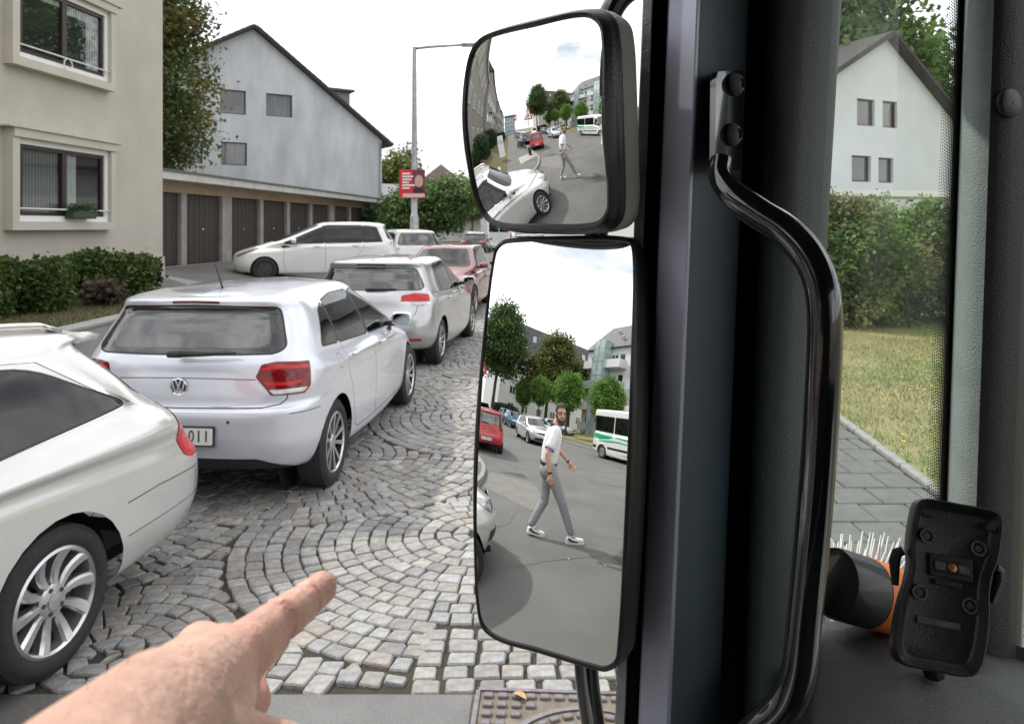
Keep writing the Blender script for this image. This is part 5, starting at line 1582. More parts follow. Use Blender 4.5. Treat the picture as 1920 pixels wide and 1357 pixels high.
while s < GL - 2.2:
    wide = .62 if k == 2 or k == 6 else .28
    m = MB(); gbox(m, max(s, 0), s + wide, -.296, .002, .3, 2.818); m.obj('pillar', M_PILLAR, gar)
    s += wide
    e = min(s + 2.05, GL - .2)
    d = empty('garage_door', (0, 0, 0)); d.parent = gar
    n = 14
    m = MB()
    for i in range(n):
        gbox(m, s + (e - s) * i / n + .004, s + (e - s) * (i + 1) / n - .004, -.14, -.10 - (.006 if i % 2 else 0), .86, 2.80)
    dl = m.obj('door_leaf', M_GARAGEDOOR, d); dl['kind'] = 'stuff'
    m = MB(); gbox(m, s, e, -.29, -.145, .6, 2.815); m.obj('door_back', M_GARAGEDOOR, d)
    m = MB(); a, b = sorted((gx_(s), gx_(e))); m.bbox(((a + b) / 2 - .05, -.10, 1.80), ((a + b) / 2 + .05, -.06, 1.84), .008, MG); m.obj('door_handle', M_CHROME, d)
    m = MB(); gbox(m, s, e, -.12, .03, .60, .83); m.obj('threshold', M_CONC, d)
    s = e; k += 1
m = MB(); gbox(m, s, GL, -.296, .002, .2, 2.818); m.obj('pillar', M_PILLAR, gar)

# ---- white gable house behind the garages
def gable_house(label, pR, pL, depth, zE_R, zE_L, apex_s, zA, wall_m, wins, name='house', z0=0, over=.35, roof_m=None, frame_m=None, back=1):
    """gable wall from pL to pR (2-D); depth extends away from the viewer"""
    h = empty(name, (0, 0, 0), 0, label, 'house')
    pR = np.array(pR, float); pL = np.array(pL, float); d = pR - pL; L = np.linalg.norm(d); d /= L; n = np.array([d[1], -d[0]])
    if n[1] > 0: n = -n
    prof = [(0, z0), (L, z0), (L, zE_R), (apex_s, zA), (0, zE_L)]
    Mh = Matrix(((d[0], n[0], 0, pL[0]), (d[1], n[1], 0, pL[1]), (0, 0, 1, 0), (0, 0, 0, 1)))
    m = MB(); m.prism(prof, -depth, 0, 'y', Mh); m.obj('wall', wall_m, h)
    rm = roof_m or M_ROOF
    t = .16
    for side in (0, 1):
        (xa, za), (xb, zb) = ((apex_s, zA), (L, zE_R)) if side else ((apex_s, zA), (0, zE_L))
        dv = np.array([xb - xa, zb - za]); dv /= np.linalg.norm(dv); nv = np.array([-dv[1], dv[0]]);
        if nv[1] < 0: nv = -nv
        xb2, zb2 = np.array([xb, zb]) + dv * .55
        a = np.array([xa, za]) + nv * .01; b = np.array([xb2, zb2]) + nv * .01
        ap = np.array([xa, za + t / abs(nv[1])])
        m = MB(); m.prism([tuple(a), tuple(b), tuple(b + nv * t), tuple(ap)], -depth - .3, .30, 'y', Mh); m.obj('roof', rm, h)
        m = MB(); n_t = int(np.linalg.norm(b - a) / .32)
        for i in range(n_t):       # verge tiles
            q = a + (b - a) * (i + .5) / n_t; e = dv * .17
            m.prism([tuple(q - e + nv * (t + .01)), tuple(q + e + nv * (t + .03)), tuple(q + e + nv * (t - .10)), tuple(q - e + nv * (t - .10))], .302, .34, 'y', Mh)
        vt = m.obj('verge_tiles', rm, h); vt['kind'] = 'stuff'
    wall_o = [c for c in h.children if c.name.startswith('wall')][0]
    recess(wall_o, Mh, [(x, z, w, hh) for (x, z, w, hh, k) in wins], .16)
    for (x, z, w, hh, kind) in wins:
        wall_window(h, Mh @ T(x, -.158, z), w, hh, frame_m or M_FRAMEB, .06, 1, None, 'window', .05, kind)
    return h, Mh, L
hd = np.array([.845, .534]); hR = np.array([-6.9, 40.0]); hL = hR - hd * 13.3
Mtmp = lambda u: None
def gable_s(u):
    k = (u - 960) / FPX       # X = k Y along hR - hd*s
    s = (hR[0] - k * hR[1]) / (hd[0] - k * hd[1]); return 13.3 - s
def gable_z(u, v):
    s = 13.3 - gable_s(u); Y = hR[1] - hd[1] * s; return EYE - (v - 425) / FPX * Y
M_BLINDPANE = mat('pane_with_blind', (.09, .095, .10), .08, coat=1, var=.5, scale=2.2, stretch=(4, 4, .15))
wins = []
for (u0, u1, v0, v1, k) in ((413, 461, 169, 214, M_PANE), (499, 548, 177, 219, M_BLINDPANE), (415, 463, 267, 310, M_BLINDPANE), (330, 380, 262, 306, M_PANE)):
    a, b = gable_s(u0), gable_s(u1); wins.append((a, gable_z((u0 + u1) / 2, v1), b - a, gable_z((u0 + u1) / 2, v0) - gable_z((u0 + u1) / 2, v1), k))
house, MH, LH = gable_house('weathered white gable house behind the garage row', hR, hL, 11, gable_z(718, 264), 7.6, gable_s(475), gable_z(475, 55), M_WHITEREND, wins)
# lower-left slope meets the tree; dormer and balcony on the street side
m = MB(); m.bbox((LH - 2.8, -4.6, 7.6), (LH - .95, -2.2, 9.25), .02, MH); dm = m.obj('dormer', mat('dormer_cladding', (.17, .19, .23), .6), house)
m = MB(); m.box((LH - 3.0, -4.8, 9.254), (LH - .75, -2.0, 9.38), MH); m.obj('dormer_roof', M_SLATE, dm)
m = MB(); m.box((LH - .02, -3.6, 3.0), (LH + 1.7, -.4, 3.16), MH); m.box((LH + .02, -.46, 3.162), (LH + 1.7, -.40, 4.2), MH); m.box((LH + 1.64, -3.6, 3.163), (LH + 1.7, -.462, 4.199), MH); m.obj('balcony', M_FRAMEW, house)
# downpipe
m = MB(); m.tube([MH @ Vector((LH - .10, .06, .2)), MH @ Vector((LH - .10, .06, 6.3))], .05, 8); m.obj('downpipe', mat('zinc', (.30, .31, .32), .5, .6), house, True)

# ---- house seen through the quarter window
def qhouse():
    Y0 = 24.0
    pL = np.array([6.6, 22.6]); pR = np.array([15.8, 27.0])
    d = pR - pL; L = np.linalg.norm(d); d /= L
    def s_of(u):
        k = (u - 960) / FPX; return (k * pL[1] - pL[0]) / (d[0] - k * d[1])
    def z_of(u, v): return EYE - (v - 425) / FPX * (pL[1] + d[1] * s_of(u))
    wins = []
    for (u0, u1, v0, v1, k) in ((1607, 1640, 186, 236, M_BLINDPANE2), (1655, 1682, 190, 240, M_BLINDPANE2), (1597, 1633, 292, 341, M_PANE), (1647, 1675, 296, 343, M_PANE)):
        uc = (u0 + u1) / 2; a, b = s_of(u0), s_of(u1); wins.append((a, z_of(uc, v1), b - a, z_of(uc, v0) - z_of(uc, v1), k))
    sa = s_of(1661); 
    sl = (z_of(1661, 72) - z_of(1780, 218)) / (s_of(1780) - sa)
    zR = z_of(1661, 72) - sl * (L - sa)
    zL = z_of(1661, 72) - sl * .78 * sa
    h, Mh, L_ = gable_house('white gable house seen through the quarter window', pR, pL, 12, zR, zL, sa, z_of(1661, 72), M_WHITEREND2, wins, z0=.1)
    return h
M_BLINDPANE2 = mat('pane_red_blind', (.07, .045, .045), .10, coat=1, var=.25, scale=3, stretch=(1, 1, 18))
qhouse()
# flat white carport roof over the hedge
m = MB(); a = P(1560, 358, 21); b = P(1775, 350, 23)
cp = empty('carport', (0, 0, 0), 0, 'flat white carport roof above the loose hedge', 'carport')
m.prism([(a.x - 1, a.y), (b.x + 2, b.y), (b.x + 2, b.y + 2.2), (a.x - 1, a.y + 2.2)], 2.78, 2.96); m.obj('roof', M_FRAMEW, cp)
for x, y in ((a.x, a.y + .4), (b.x + 1, b.y + .4), (a.x, a.y + 1.8), (b.x + 1, b.y + 1.8)):
    m = MB(); m.box((x - .06, y - .06, .1), (x + .06, y + .06, 2.78)); m.obj('post', M_FRAMEW, cp)

# ---- houses further along the cobbled street
for k, (x, y, w, d, h, lab, roofc) in enumerate(((-14, 72, 9, 12, 5.2, 'pale house far left of the cobbled street', (.20, .18, .22)), (-9, 96, 10, 14, 5.6, 'pale far house with purple-grey roof beyond the street tree', (.22, .17, .16)), (7.5, 40, 9, 13, 4.6, 'pale house with dark roof just right of the mirrors', (.07, .065, .065)), (8.5, 62, 9, 14, 5.2, 'second pale house on the right of the cobbled street', (.12, .08, .07)), (-3, 150, 16, 10, 5.5, 'far house closing the end of the cobbled street', (.16, .10, .08)))):
    b = empty('house', (x, y, 0), 0, lab, 'house', 'houses along the cobbled street')
    m = MB(); m.box((-w / 2, 0, 0), (w / 2, d, h)); m.obj('wall', plaster('pale_render_%d' % k, (.55, .53, .50) if k % 2 else (.50, .51, .53)), b)
    m = MB(); m.prism([(-w / 2 - .4, h + .004), (w / 2 + .4, h + .004), (0, h + w * .42)], -.4, d + .4, 'y'); m.obj('roof', mat('roof_far_%d' % k, roofc, .8, var=.2, scale=4), b)
    Mq = wall_frame((-w / 2, 0), (w / 2, 0))
    for z0 in (1.0, 3.4):
        for i in range(3): wall_window(b, Mq @ T(1.0 + i * 2.8, 0, z0), 1.2, 1.2, M_FRAMEW, .06, 2)
    Mq = wall_frame((w / 2, 0), (w / 2, d)) if x < 0 else wall_frame((-w / 2, d), (-w / 2, 0))
    for z0 in (1.0, 3.4):
        for i in range(3): wall_window(b, Mq @ T(1.0 + i * 3.4, 0, z0), 1.2, 1.2, M_FRAMEW, .06, 2)
for k, (x, y, w, d, h, rz) in enumerate(((-60, 60, 14, 12, 8, .2), (-35, 60, 12, 12, 7, 0), (30, 45, 12, 12, 6, -.2), (48, 25, 12, 12, 6, .1), (60, 70, 14, 12, 7, 0), (25, 95, 14, 12, 7, .1))):
    b = empty('house', (x, y, 0), rz, ['pale house far off behind the beige block', 'pale house behind the tall tree and garages', 'house behind the tall pale tree on the right', 'house far right beyond the lawn', 'farthest house on the right', 'house behind the second right-hand house'][k], 'house', 'houses in the neighbourhood')
    m = MB(); m.box((-w / 2, 0, 0), (w / 2, d, h)); m.obj('wall', plaster('pale_render_%d' % (k % 2), (.5, .5, .5)), b)
    m = MB(); m.prism([(-w / 2 - .4, h + .004), (w / 2 + .4, h + .004), (0, h + w * .4)], -.4, d + .4, 'y'); m.obj('roof', M_ROOF, b)
    for z0 in (1.2, 4.0):
        for i in range(3): wall_window(b, wall_frame((-w / 2, 0), (w / 2, 0)) @ T(1.4 + i * 3.4, 0, z0), 1.3, 1.3, M_FRAMEW, .06, 2)

# ---- lamp post with election poster
M_GALV = mat('galvanised', (.36, .37, .39), .5, .55, var=.15, scale=8)
LY = 25.0; lx = P(777, 400, LY).x
lamp = empty('street_lamp', (lx, LY, 0), 0, 'tall grey street lamp carrying the red poster', 'street lamp')
m = MB(); m.lathe([(.001, 0), (.145, 0), (.145, 2.2), (.12, 2.3), (.105, 2.32), (.085, 5), (.07, 7.85), (.001, 7.86)], 16); m.obj('pole', M_GALV, lamp, True, edges=40)
m = MB(); m.tube([(0, 0, 7.8), (.5, 0, 7.85), (1.9, 0, 7.93)], [.055, .05, .04], 8); ar = m.obj('arm', M_GALV, lamp, True)
m = MB(); m.bbox((1.55, -.12, 7.86), (2.35, .12, 7.98), .04); m.obj('lamp_head', M_GALV, lamp, True)
m = MB(); m.box((1.7, -.09, 7.845), (2.25, .09, 7.858)); m.obj('lamp_glass', M_WHITELENS, lamp)
pz0, pz1 = P(0, 372, LY).z, P(0, 319, LY).z; px0, px1 = P(750, 0, LY).x - lx, P(798, 0, LY).x - lx
pos = empty('poster', (lx, LY - .16, 0), 0, 'red election poster with white lettering and a portrait, tied to the lamp post', 'poster')
m = MB(); m.bbox((px0, -.012, pz0), (px1, .012, pz1), .004); m.obj('board', mat('poster_red', (.62, .025, .045), .45), pos)
m = MB(); m.prism(rpoly([(px1 - .40, pz0 + .17), (px1 - .005, pz0 + .17), (px1 - .005, pz1 - .005), (px1 - .40, pz1 - .005)], .01), -.016, -.0125, 'y'); m.obj('portrait_ground', mat('poster_maroon', (.16, .03, .05), .5), pos)
m = MB(); m.prism([(px1 - .20 + .14 * math.cos(a), pz0 + .56 + .20 * math.sin(a)) for a in np.linspace(0, 2 * PI, 20)[:-1]], -.020, -.0165, 'y'); m.obj('portrait_face', mat('poster_skin', (.55, .36, .32), .5), pos)
m = MB(); m.prism([(px1 - .39, pz0 + .17), (px1 - .01, pz0 + .17), (px1 - .06, pz0 + .31), (px1 - .20, pz0 + .37), (px1 - .34, pz0 + .31)], -.024, -.0165, 'y'); m.obj('portrait_suit', M_BLACKPLASTIC, pos)
for i, wd in enumerate((.26, .36, .30, .22, .42, .24)):
    z = pz1 - .16 - i * .095
    m = MB(); m.prism([(px0 + .10, z), (px0 + .10 + wd, z), (px0 + .10 + wd, z + .055), (px0 + .10, z + .055)], -.027, -.0125, 'y'); m.obj('text_line', M_FRAMEW, pos)
m = MB(); m.prism([(px0 + .12, pz0 + .03), (px1 - .01, pz0 + .03), (px1 - .01, pz0 + .15), (px0 + .12, pz0 + .15)], -.0165, -.0125, 'y'); m.obj('footer', mat('poster_pale', (.6, .5, .48), .5), pos)
# warning sign on the right, just beyond the mirrors
def warning_sign(label, loc, rz, z, size=.9, group=None, picto=True):
    s = empty('warning_sign', loc, rz, label, 'sign', group)
    m = MB(); m.tube([(0, .05, 0), (0, .05, z + .1)], .03, 10); m.obj('post', M_GALV, s, True)
    h = size * .866
    tri = lambda k, dz=0: rpoly([(-size / 2 * k, z - h / 3 * k + h / 3 + dz), (size / 2 * k, z - h / 3 * k + h / 3 + dz), (0, z + h * 2 / 3 * k + h / 3 + dz)], .05 * k)
    m = MB(); m.prism(tri(1), 0, .02, 'y'); m.obj('red_border', mat('sign_red', (.55, .02, .03), .4), s)
    m = MB(); m.prism(tri(.72), -.004, -.0005, 'y'); m.obj('white_field', M_FRAMEW, s)
    if picto:
        m = MB()
        zc = z + h / 3
        m.lathe([(.001, -.002), (.035, -.002), (.035, .001)], 12, T(.0, -.008, zc + .14), axis='y')
        m.prism([(-.03, zc + .10), (.05, zc + .09), (.06, zc - .02), (.10, zc - .13), (.06, zc - .14), (.01, zc - .03), (-.05, zc - .14), (-.09, zc - .13), (-.03, zc)], -.008, -.0045, 'y')
        m.prism([(.05, zc + .07), (.12, zc - .05), (.18, zc - .13), (.14, zc - .14), (.08, zc - .05), (.03, zc + .04)], -.008, -.0045, 'y')
        m.obj('pictogram', M_INK, s)
    return s
warning_sign('red-edged triangular warning sign between the mirrors and the cab post', (P(1180, 380, 34).x, 34, 0), 0, 2.75, picto=False)
# ------------------------------------------------------------ the driver's cab and its mirrors
VF = Vector((math.sin(rad(38.6)), math.cos(rad(38.6)), 0)); VL = Vector((-VF.y, VF.x, 0))     # vehicle forward, vehicle left
MV = Matrix(((VF.x, VL.x, 0, 0), (VF.y, VL.y, 0, 0), (0, 0, 1, 0), (0, 0, 0, 1)))               # (forward, left, up) -> world
M_RUBBER = mat('seal_rubber', (.075, .078, .082), .65, var=.3, scale=40, detail=8, bump=.25, bscale=300)
M_CABBLACK = mat('cab_black', (.006, .006, .007), .6)
M_ALU = mat('anodised_frame', (.36, .37, .45), .45, .35, var=.03, scale=5, rvar=.05)
M_BLUEBLACK = mat('blue_black_panel', (.045, .066, .080), .5, var=.1, scale=4)
M_LEATHER = mat('grained_trim', (.075, .092, .092), .5, bump=.30, bscale=520)
M_LEATHER2 = mat('grained_trim_lit', (.26, .30, .29), .6, bump=.30, bscale=520, var=.08, scale=30)
M_LEATHER3 = mat('grained_trim_shaded', (.016, .016, .017), .55, bump=.30, bscale=520)  # same trim in a pale and a dark tone: light and shade as colour
M_GLOSSBLACK = mat('black_lacquer', (.006, .006, .007), .12, coat=1, rvar=.05)
M_DASH = mat('dash_leatherette', (.026, .027, .032), .42, bump=.35, bscale=600, var=.1, scale=6)
M_DEVICE = mat('device_plastic', (.011, .011, .012), .42, bump=.12, bscale=500, var=.15, scale=12)
M_BEZEL = mat('mirror_bezel', (.012, .012, .013), .4, bump=.1, bscale=300)
M_HOUSING = mat('mirror_housing', (.40, .38, .345), .7, bump=.3, bscale=350, var=.08, scale=20)
M_MIRROR = mat('mirror_glass', (.90, .92, .91), .0, 1.0)
M_CABWHITE = mat('cab_white', (.78, .78, .77), .4, coat=.6, var=.04, scale=2)

cab = empty('truck_cab', tuple(MV @ Vector((-.3, -.6, 0))), 0, "driver's cab with black posts, grab handle and two outside mirrors, seen from the driver's seat", 'truck')
def cobj(mb, name, m_, smooth=False, parent=None, edges=None):
    o = mb.obj(name, m_, parent or cab, smooth, edges=edges)
    if parent is None or parent is cab: o.matrix_parent_inverse = cab.matrix_basis.inverted()
    return o
def post(name, prof, m_, v0=-170, v1=1560, back=None, smooth=False, rows=2, edges=75):
    """upright post whose cross-section runs through (depth, photo x at the top edge, photo x at the bottom edge)"""
    m = MB(); n = len(prof); V = []
    for k in range(rows):
        v = v0 + (v1 - v0) * k / (rows - 1); t = v / 1357
        for (Y, ut, ub) in prof: V.append(P(ut + (ub - ut) * t, v, Y))
    m.add(V, [(k * n + i, k * n + i + 1, (k + 1) * n + i + 1, (k + 1) * n + i) for k in range(rows - 1) for i in range(n - 1)])
    return cobj(m, name, m_, smooth, edges=edges)
post('door_seal', [(.80, 1206, 1154), (.700, 1205, 1153), (.694, 1207, 1155), (.690, 1222, 1170), (.695, 1224.5, 1172), (.78, 1225, 1173)], mat('grey_seal', (.20, .205, .21), .6, var=.3, scale=40, detail=8, bump=.2, bscale=300))
post('door_gap', [(.742, 1215, 1165), (.742, 1262, 1205)], M_CABBLACK)
post('door_seal_bead', [(.742, 1248, 1191), (.705, 1249, 1191.5), (.70, 1250.5, 1193), (.705, 1252, 1194), (.742, 1253, 1195)], M_BEZEL)
al = [(.74, 1253, 1196), (.690, 1253.5, 1196.5), (.686, 1256, 1199)]
al += [(.686 - .021 * t, 1256 + 50 * t, 1199 + 51 * t) for t in (.33, .66, 1)] + [(.6655, 1309, 1253), (.668, 1313, 1257)]
post('door_frame', al, M_ALU, smooth=True, edges=25)
post('post_side', [(.668, 1313, 1257), (.674, 1318, 1261), (.735, 1400, 1345), (.742, 1404, 1348), (.80, 1402, 1346)], M_BLUEBLACK, smooth=True, edges=25)
post('post_recess', [(.785, 1390, 1335), (.785, 1475, 1440)], M_CABBLACK)
tp = [(.80, 1436, 1392), (.765, 1438, 1394), (.74, 1446, 1402), (.722, 1462, 1416), (.715, 1484, 1432), (.716, 1510, 1452), (.722, 1540, 1472), (.735, 1562, 1488), (.752, 1574, 1495), (.78, 1578, 1497), (.82, 1576, 1495)]
post('post_trim', tp, M_LEATHER, smooth=True, rows=2)
# quarter window with its printed edge
qa, qb = (.775, 1570, 1490), (.900, 1822, 1776)
def qpt(s, v, off=0.0):
    t = v / 1357
    pa = P(qa[1] + (qa[2] - qa[1]) * t, v, qa[0]); pb = P(qb[1] + (qb[2] - qb[1]) * t, v, qb[0])
    n = (pb - pa).cross(Vector((0, 0, 1))).normalized()
    return pa.lerp(pb, s) + n * off
def qsheet(name, s0, s1, m_, off, uv=False, rows=1):
    m = MB(); m.add([qpt(s0, -170, off), qpt(s1, -170, off), qpt(s1, 1560, off), qpt(s0, 1560, off)], [(0, 1, 2, 3)])
    o = cobj(m, name, m_)
    if uv:
        me = o.data; l = me.uv_layers.new(name='UVMap')
        H_ = (qpt(s0, -170) - qpt(s0, 1560)).length; W_ = (qpt(s0, 600) - qpt(s1, 600)).length
        for li, lp in enumerate(me.loops):
            c = {0: (0, H_), 1: (W_, H_), 2: (W_, 0), 3: (0, 0)}[lp.vertex_index]; l.data[li].uv = c
    return o
def dotmat(W_):
    m = bpy.data.materials.new('printed_dots'); m.use_nodes = True; n = m.node_tree.nodes; l = m.node_tree.links
    n.remove(n['Principled BSDF'])
    uv = n.new('ShaderNodeUVMap'); sx = n.new('ShaderNodeSeparateXYZ'); l.new(uv.outputs['UV'], sx.inputs[0])
    def mt(op, a, b=None):
        x = n.new('ShaderNodeMath'); x.operation = op
        for i, q in enumerate((a, b)):
            if q is None: continue
            if isinstance(q, (int, float)): x.inputs[i].default_value = q
            else: l.new(q, x.inputs[i])
        return x.outputs[0]
    cs = .0036
    U = mt('DIVIDE', sx.outputs[0], cs); V_ = mt('DIVIDE', sx.outputs[1], cs)
    col = mt('FLOOR', U); sh = mt('MULTIPLY', mt('MODULO', col, 2.0), .5)
    fu = mt('SUBTRACT', mt('FRACT', U), .5); fv = mt('SUBTRACT', mt('FRACT', mt('ADD', V_, sh)), .5)
    d = mt('SQRT', mt('ADD', mt('MULTIPLY', fu, fu), mt('MULTIPLY', fv, fv)))
    rr = mt('ADD', mt('MULTIPLY', mt('DIVIDE', sx.outputs[0], W_), .34), .20)
    msk = mt('LESS_THAN', d, rr)
    a = n.new('ShaderNodeBsdfTransparent'); b = n.new('ShaderNodeBsdfDiffuse'); b.inputs['Color'].default_value = (.004, .004, .004, 1)
    x = n.new('ShaderNodeMixShader'); l.new(msk, x.inputs['Fac']); l.new(a.outputs[0], x.inputs[1]); l.new(b.outputs[0], x.inputs[2]); l.new(x.outputs[0], n['Material Output'].inputs['Surface'])
    return m
G_QUARTER = glass('quarter_glass', (.84, .90, .885), 1.20, dust_haze=.018)
qsheet('quarter_window', .0, 1.0, G_QUARTER, 0)
qsheet('window_print', .90, 1.0, M_CABBLACK, -.003)
qsheet('window_dots', .80, .90, dotmat((qpt(.80, 600) - qpt(.90, 600)).length), -.003, True)
# second post (front pillar) and its trim
post('pillar_trim_lit', [(.905, 1806, 1758), (.872, 1812, 1764), (.862, 1816, 1768), (.845, 1832, 1784), (.835, 1848, 1800), (.828, 1864, 1816)], M_LEATHER2, smooth=True)  # lit side of the pillar, its brightness put into a paler trim colour
post('pillar_trim', [(.828, 1864, 1816), (.824, 1880, 1834), (.825, 1905, 1858), (.832, 1935, 1884), (.846, 1952, 1900), (.87, 1960, 1908)], M_LEATHER3, smooth=True)  # shaded side of the same pillar, darkened by colour
post('pillar_inner_edge', [(.87, 1960, 1908), (.90, 1962, 1912)], M_LEATHER2)
c = P(1892, 194, .823); m = MB(); m.lathe([(.001, -.004), (.0135, -.004), (.0155, -.0025), (.016, .002)], 28, Matrix.Translation(c) @ Matrix.Rotation(rad(18), 4, 'Z') , axis='y')
cobj(m, 'trim_plug', M_DEVICE, True)
# main windscreen to the right of the pillar
m = MB(); m.add([P(1952, -170, .90), P(2900, -170, 1.0), P(2900, 1500, .95), P(1890, 1500, .86)], [(0, 1, 2, 3)]); cobj(m, 'windscreen', G_QUARTER)
# grab handle
h = empty('grab_handle', (0, 0, 0)); h.parent = cab; h.matrix_parent_inverse = cab.matrix_basis.inverted()
path = catmull(np.array([tuple(P(*q)) for q in ((1352, 300, .640), (1350, 330, .632), (1372, 362, .620), (1420, 398, .606), (1472, 432, .592), (1512, 474, .580), (1536, 522, .572), (1546, 580, .568), (1541, 760, .566), (1527, 960, .568), (1508, 1160, .574), (1497, 1260, .578), (1478, 1312, .586), (1440, 1352, .600), (1392, 1392, .625))]), 6)
rad_ = []
for i in range(len(path)):
    t = i / (len(path) - 1); rad_.append(.0090 + .0038 * min(1, max(0, (t - .03) / .16)))
m = MB(); m.tube([Vector(p) for p in path], rad_, 20); m.obj('tube', M_GLOSSBLACK, h, True, edges=60)
m = MB(); bp = [P(1330, 138, .668), P(1384, 134, .712), P(1378, 318, .700), P(1328, 330, .650)]
n_ = (bp[1] - bp[0]).cross(bp[3] - bp[0]).normalized(); n_ = n_ if n_.y < 0 else -n_
ctr = sum(bp, Vector()) / 4
rows = []
for k in range(13):
    t = k / 12; a = bp[0].lerp(bp[3], t); b = bp[1].lerp(bp[2], t)
    w = 1 if 0 < k < 12 else .86
    mid = (a + b) / 2; a = mid + (a - mid) * w; b = mid + (b - mid) * w
    rows.append((a, b))
V = []
for a, b in rows: V += [a + n_ * .001, a + n_ * .0065, (a + b) / 2 + n_ * .0075, b + n_ * .0065, b + n_ * .001]
m.add(V, [(k * 5 + i, k * 5 + i + 1, k * 5 + 6 + i, k * 5 + 5 + i) for k in range(12) for i in range(4)] + [(0, 1, 2, 3, 4), (60, 61, 62, 63, 64)])
m.obj('mounting_plate', M_GLOSSBLACK, h, True, edges=40)
for (u, v, Y) in ((1363, 162, .690), (1358, 255, .680)):
    c = P(u, v, Y) + n_ * .007
    q = n_.to_track_quat('Z', 'Y').to_matrix().to_4x4(); q.translation = c
    m = MB(); m.lathe([(.0105, 0), (.0105, .0015), (.0095, .004), (.0068, .0072), (.0048, .0080), (.0046, .0050), (.0005, .0050)], 28, q); b = m.obj('bolt', M_RUBBER, h, True, edges=35)
    m = MB(); m.prism([((.0042 if i % 2 else .0030) * math.cos(i * PI / 6), (.0042 if i % 2 else .0030) * math.sin(i * PI / 6)) for i in range(12)], .0052, .0060, 'z', q); m.obj('bolt_socket', M_CABBLACK, b)
# dashboard bolster
m = MB(); V = []; cols = np.linspace(0, 1, 25); prof = [(0.0, .86), (4, .845), (14, .825), (34, .79), (70, .745), (130, .69), (220, .63), (340, .575), (520, .54)]
for s in cols:
    u = 1470 + s * 620
    vt = np.interp(u, [1470, 1490, 1515, 1545, 1600, 1700, 1800, 1920, 2090], [1330, 1245, 1188, 1166, 1163, 1172, 1200, 1236, 1280])
    for dv, Y in prof:
        Yq = Y - .06 * (1 - min(1, max(0, (u - 1470) / 70))) ** 2 * 0
        V.append(P(u - dv * .10, vt + dv, Yq - .02 * (1 - s)))
k = len(prof)
m.add(V, [(i * k + j, i * k + j + 1, (i + 1) * k + j + 1, (i + 1) * k + j) for i in range(24) for j in range(k - 1)])
cobj(m, 'dashboard', M_DASH, True)
m = MB(); V = []
for s in np.linspace(0, 1, 13):
    u = 1690 + s * 300; vt = np.interp(u, [1690, 1800, 1920, 2000], [1178, 1212, 1248, 1272])
    V += [P(u, vt - 3, .846), P(u, vt + 3.5, .835), P(u, vt + 30, .82)]
cobj(MB().add([P(u, v, .846) for u, v in ((1860, 1196), (1960, 1225), (1960, 1290), (1860, 1262))], [(0, 1, 2, 3)]), 'dash_end', M_LEATHER3)
sm = MB(); sm.tube([P(u, np.interp(u, [1690, 1800, 1920, 2000], [1176, 1206, 1243, 1268]) + 12, .832) for u in np.linspace(1690, 1990, 13)], .0011, 6); cobj(sm, 'dash_seam', M_CABBLACK, True)
# shell of the cab and of the load body behind it
def vbox(name, a, b, m_, r=.02):
    m = MB(); m.bbox(a, b, r, MV); return cobj(m, name, m_)
vbox('roof', (-.95, -1.62, 2.28), (.98, .36, 2.36), M_CABBLACK)  # unseen cab roof and walls, put in to keep the interior dim
vbox('rear_wall', (-.98, -1.62, .9), (-.92, .33, 2.28), M_CABBLACK)
vbox('floor', (-.90, -1.55, .80), (.60, .28, .86), M_CABBLACK)
vbox('right_side', (-.92, -1.62, .8), (.70, -1.56, 1.45), M_CABBLACK)
vbox('door_panel', (-.85, .285, .60), (.56, .335, 1.36), M_CABWHITE)
vbox('nose', (.62, -1.62, .55), (.98, .28, 1.30), M_CABWHITE, .06)
m = MB(); m.bbox((-5.6, -1.66, .75), (-1.05, .315, 2.62), .03, MV); cobj(m, 'load_body', M_CABWHITE)
m = MB(); m.bbox((-5.6, -1.3, .5), (.9, -.1, .7), .02, MV); cobj(m, 'chassis', M_CABBLACK)
for f_ in (.15, -3.9):
    for l_ in (.16, -1.46):
        w = empty('wheel', (0, 0, 0)); w.parent = cab; w.matrix_parent_inverse = cab.matrix_basis.inverted()
        m = MB(); Mw = MV @ T(f_, l_, .38)
        m.lathe([(.2, -.1), (.36, -.1), (.38, -.07), (.38, .07), (.36, .1), (.2, .1)], 32, Mw, axis='y'); m.obj('tyre', M_TYRE, w, True, edges=40)
        m = MB(); m.lathe([(.21, -.09), (.2, -.04), (.0005, -.05)], 24, Mw, axis='y'); m.lathe([(.21, .09), (.2, .04), (.0005, .05)], 24, Mw, axis='y'); m.obj('rim', M_STEEL, w, True)
m = MB(); m.bbox((-1.55, .318, .90), (-1.47, .345, .945), .008, MV); cobj(m, 'side_marker', mat('amber_lens', (.75, .22, .01), .2, coat=1))
m = MB(); m.tube([MV @ Vector((-2.4, .345, 1.35)), MV @ Vector((-4.6, .345, 1.35))], .022, 8); cobj(m, 'side_rail', M_GALV, True)

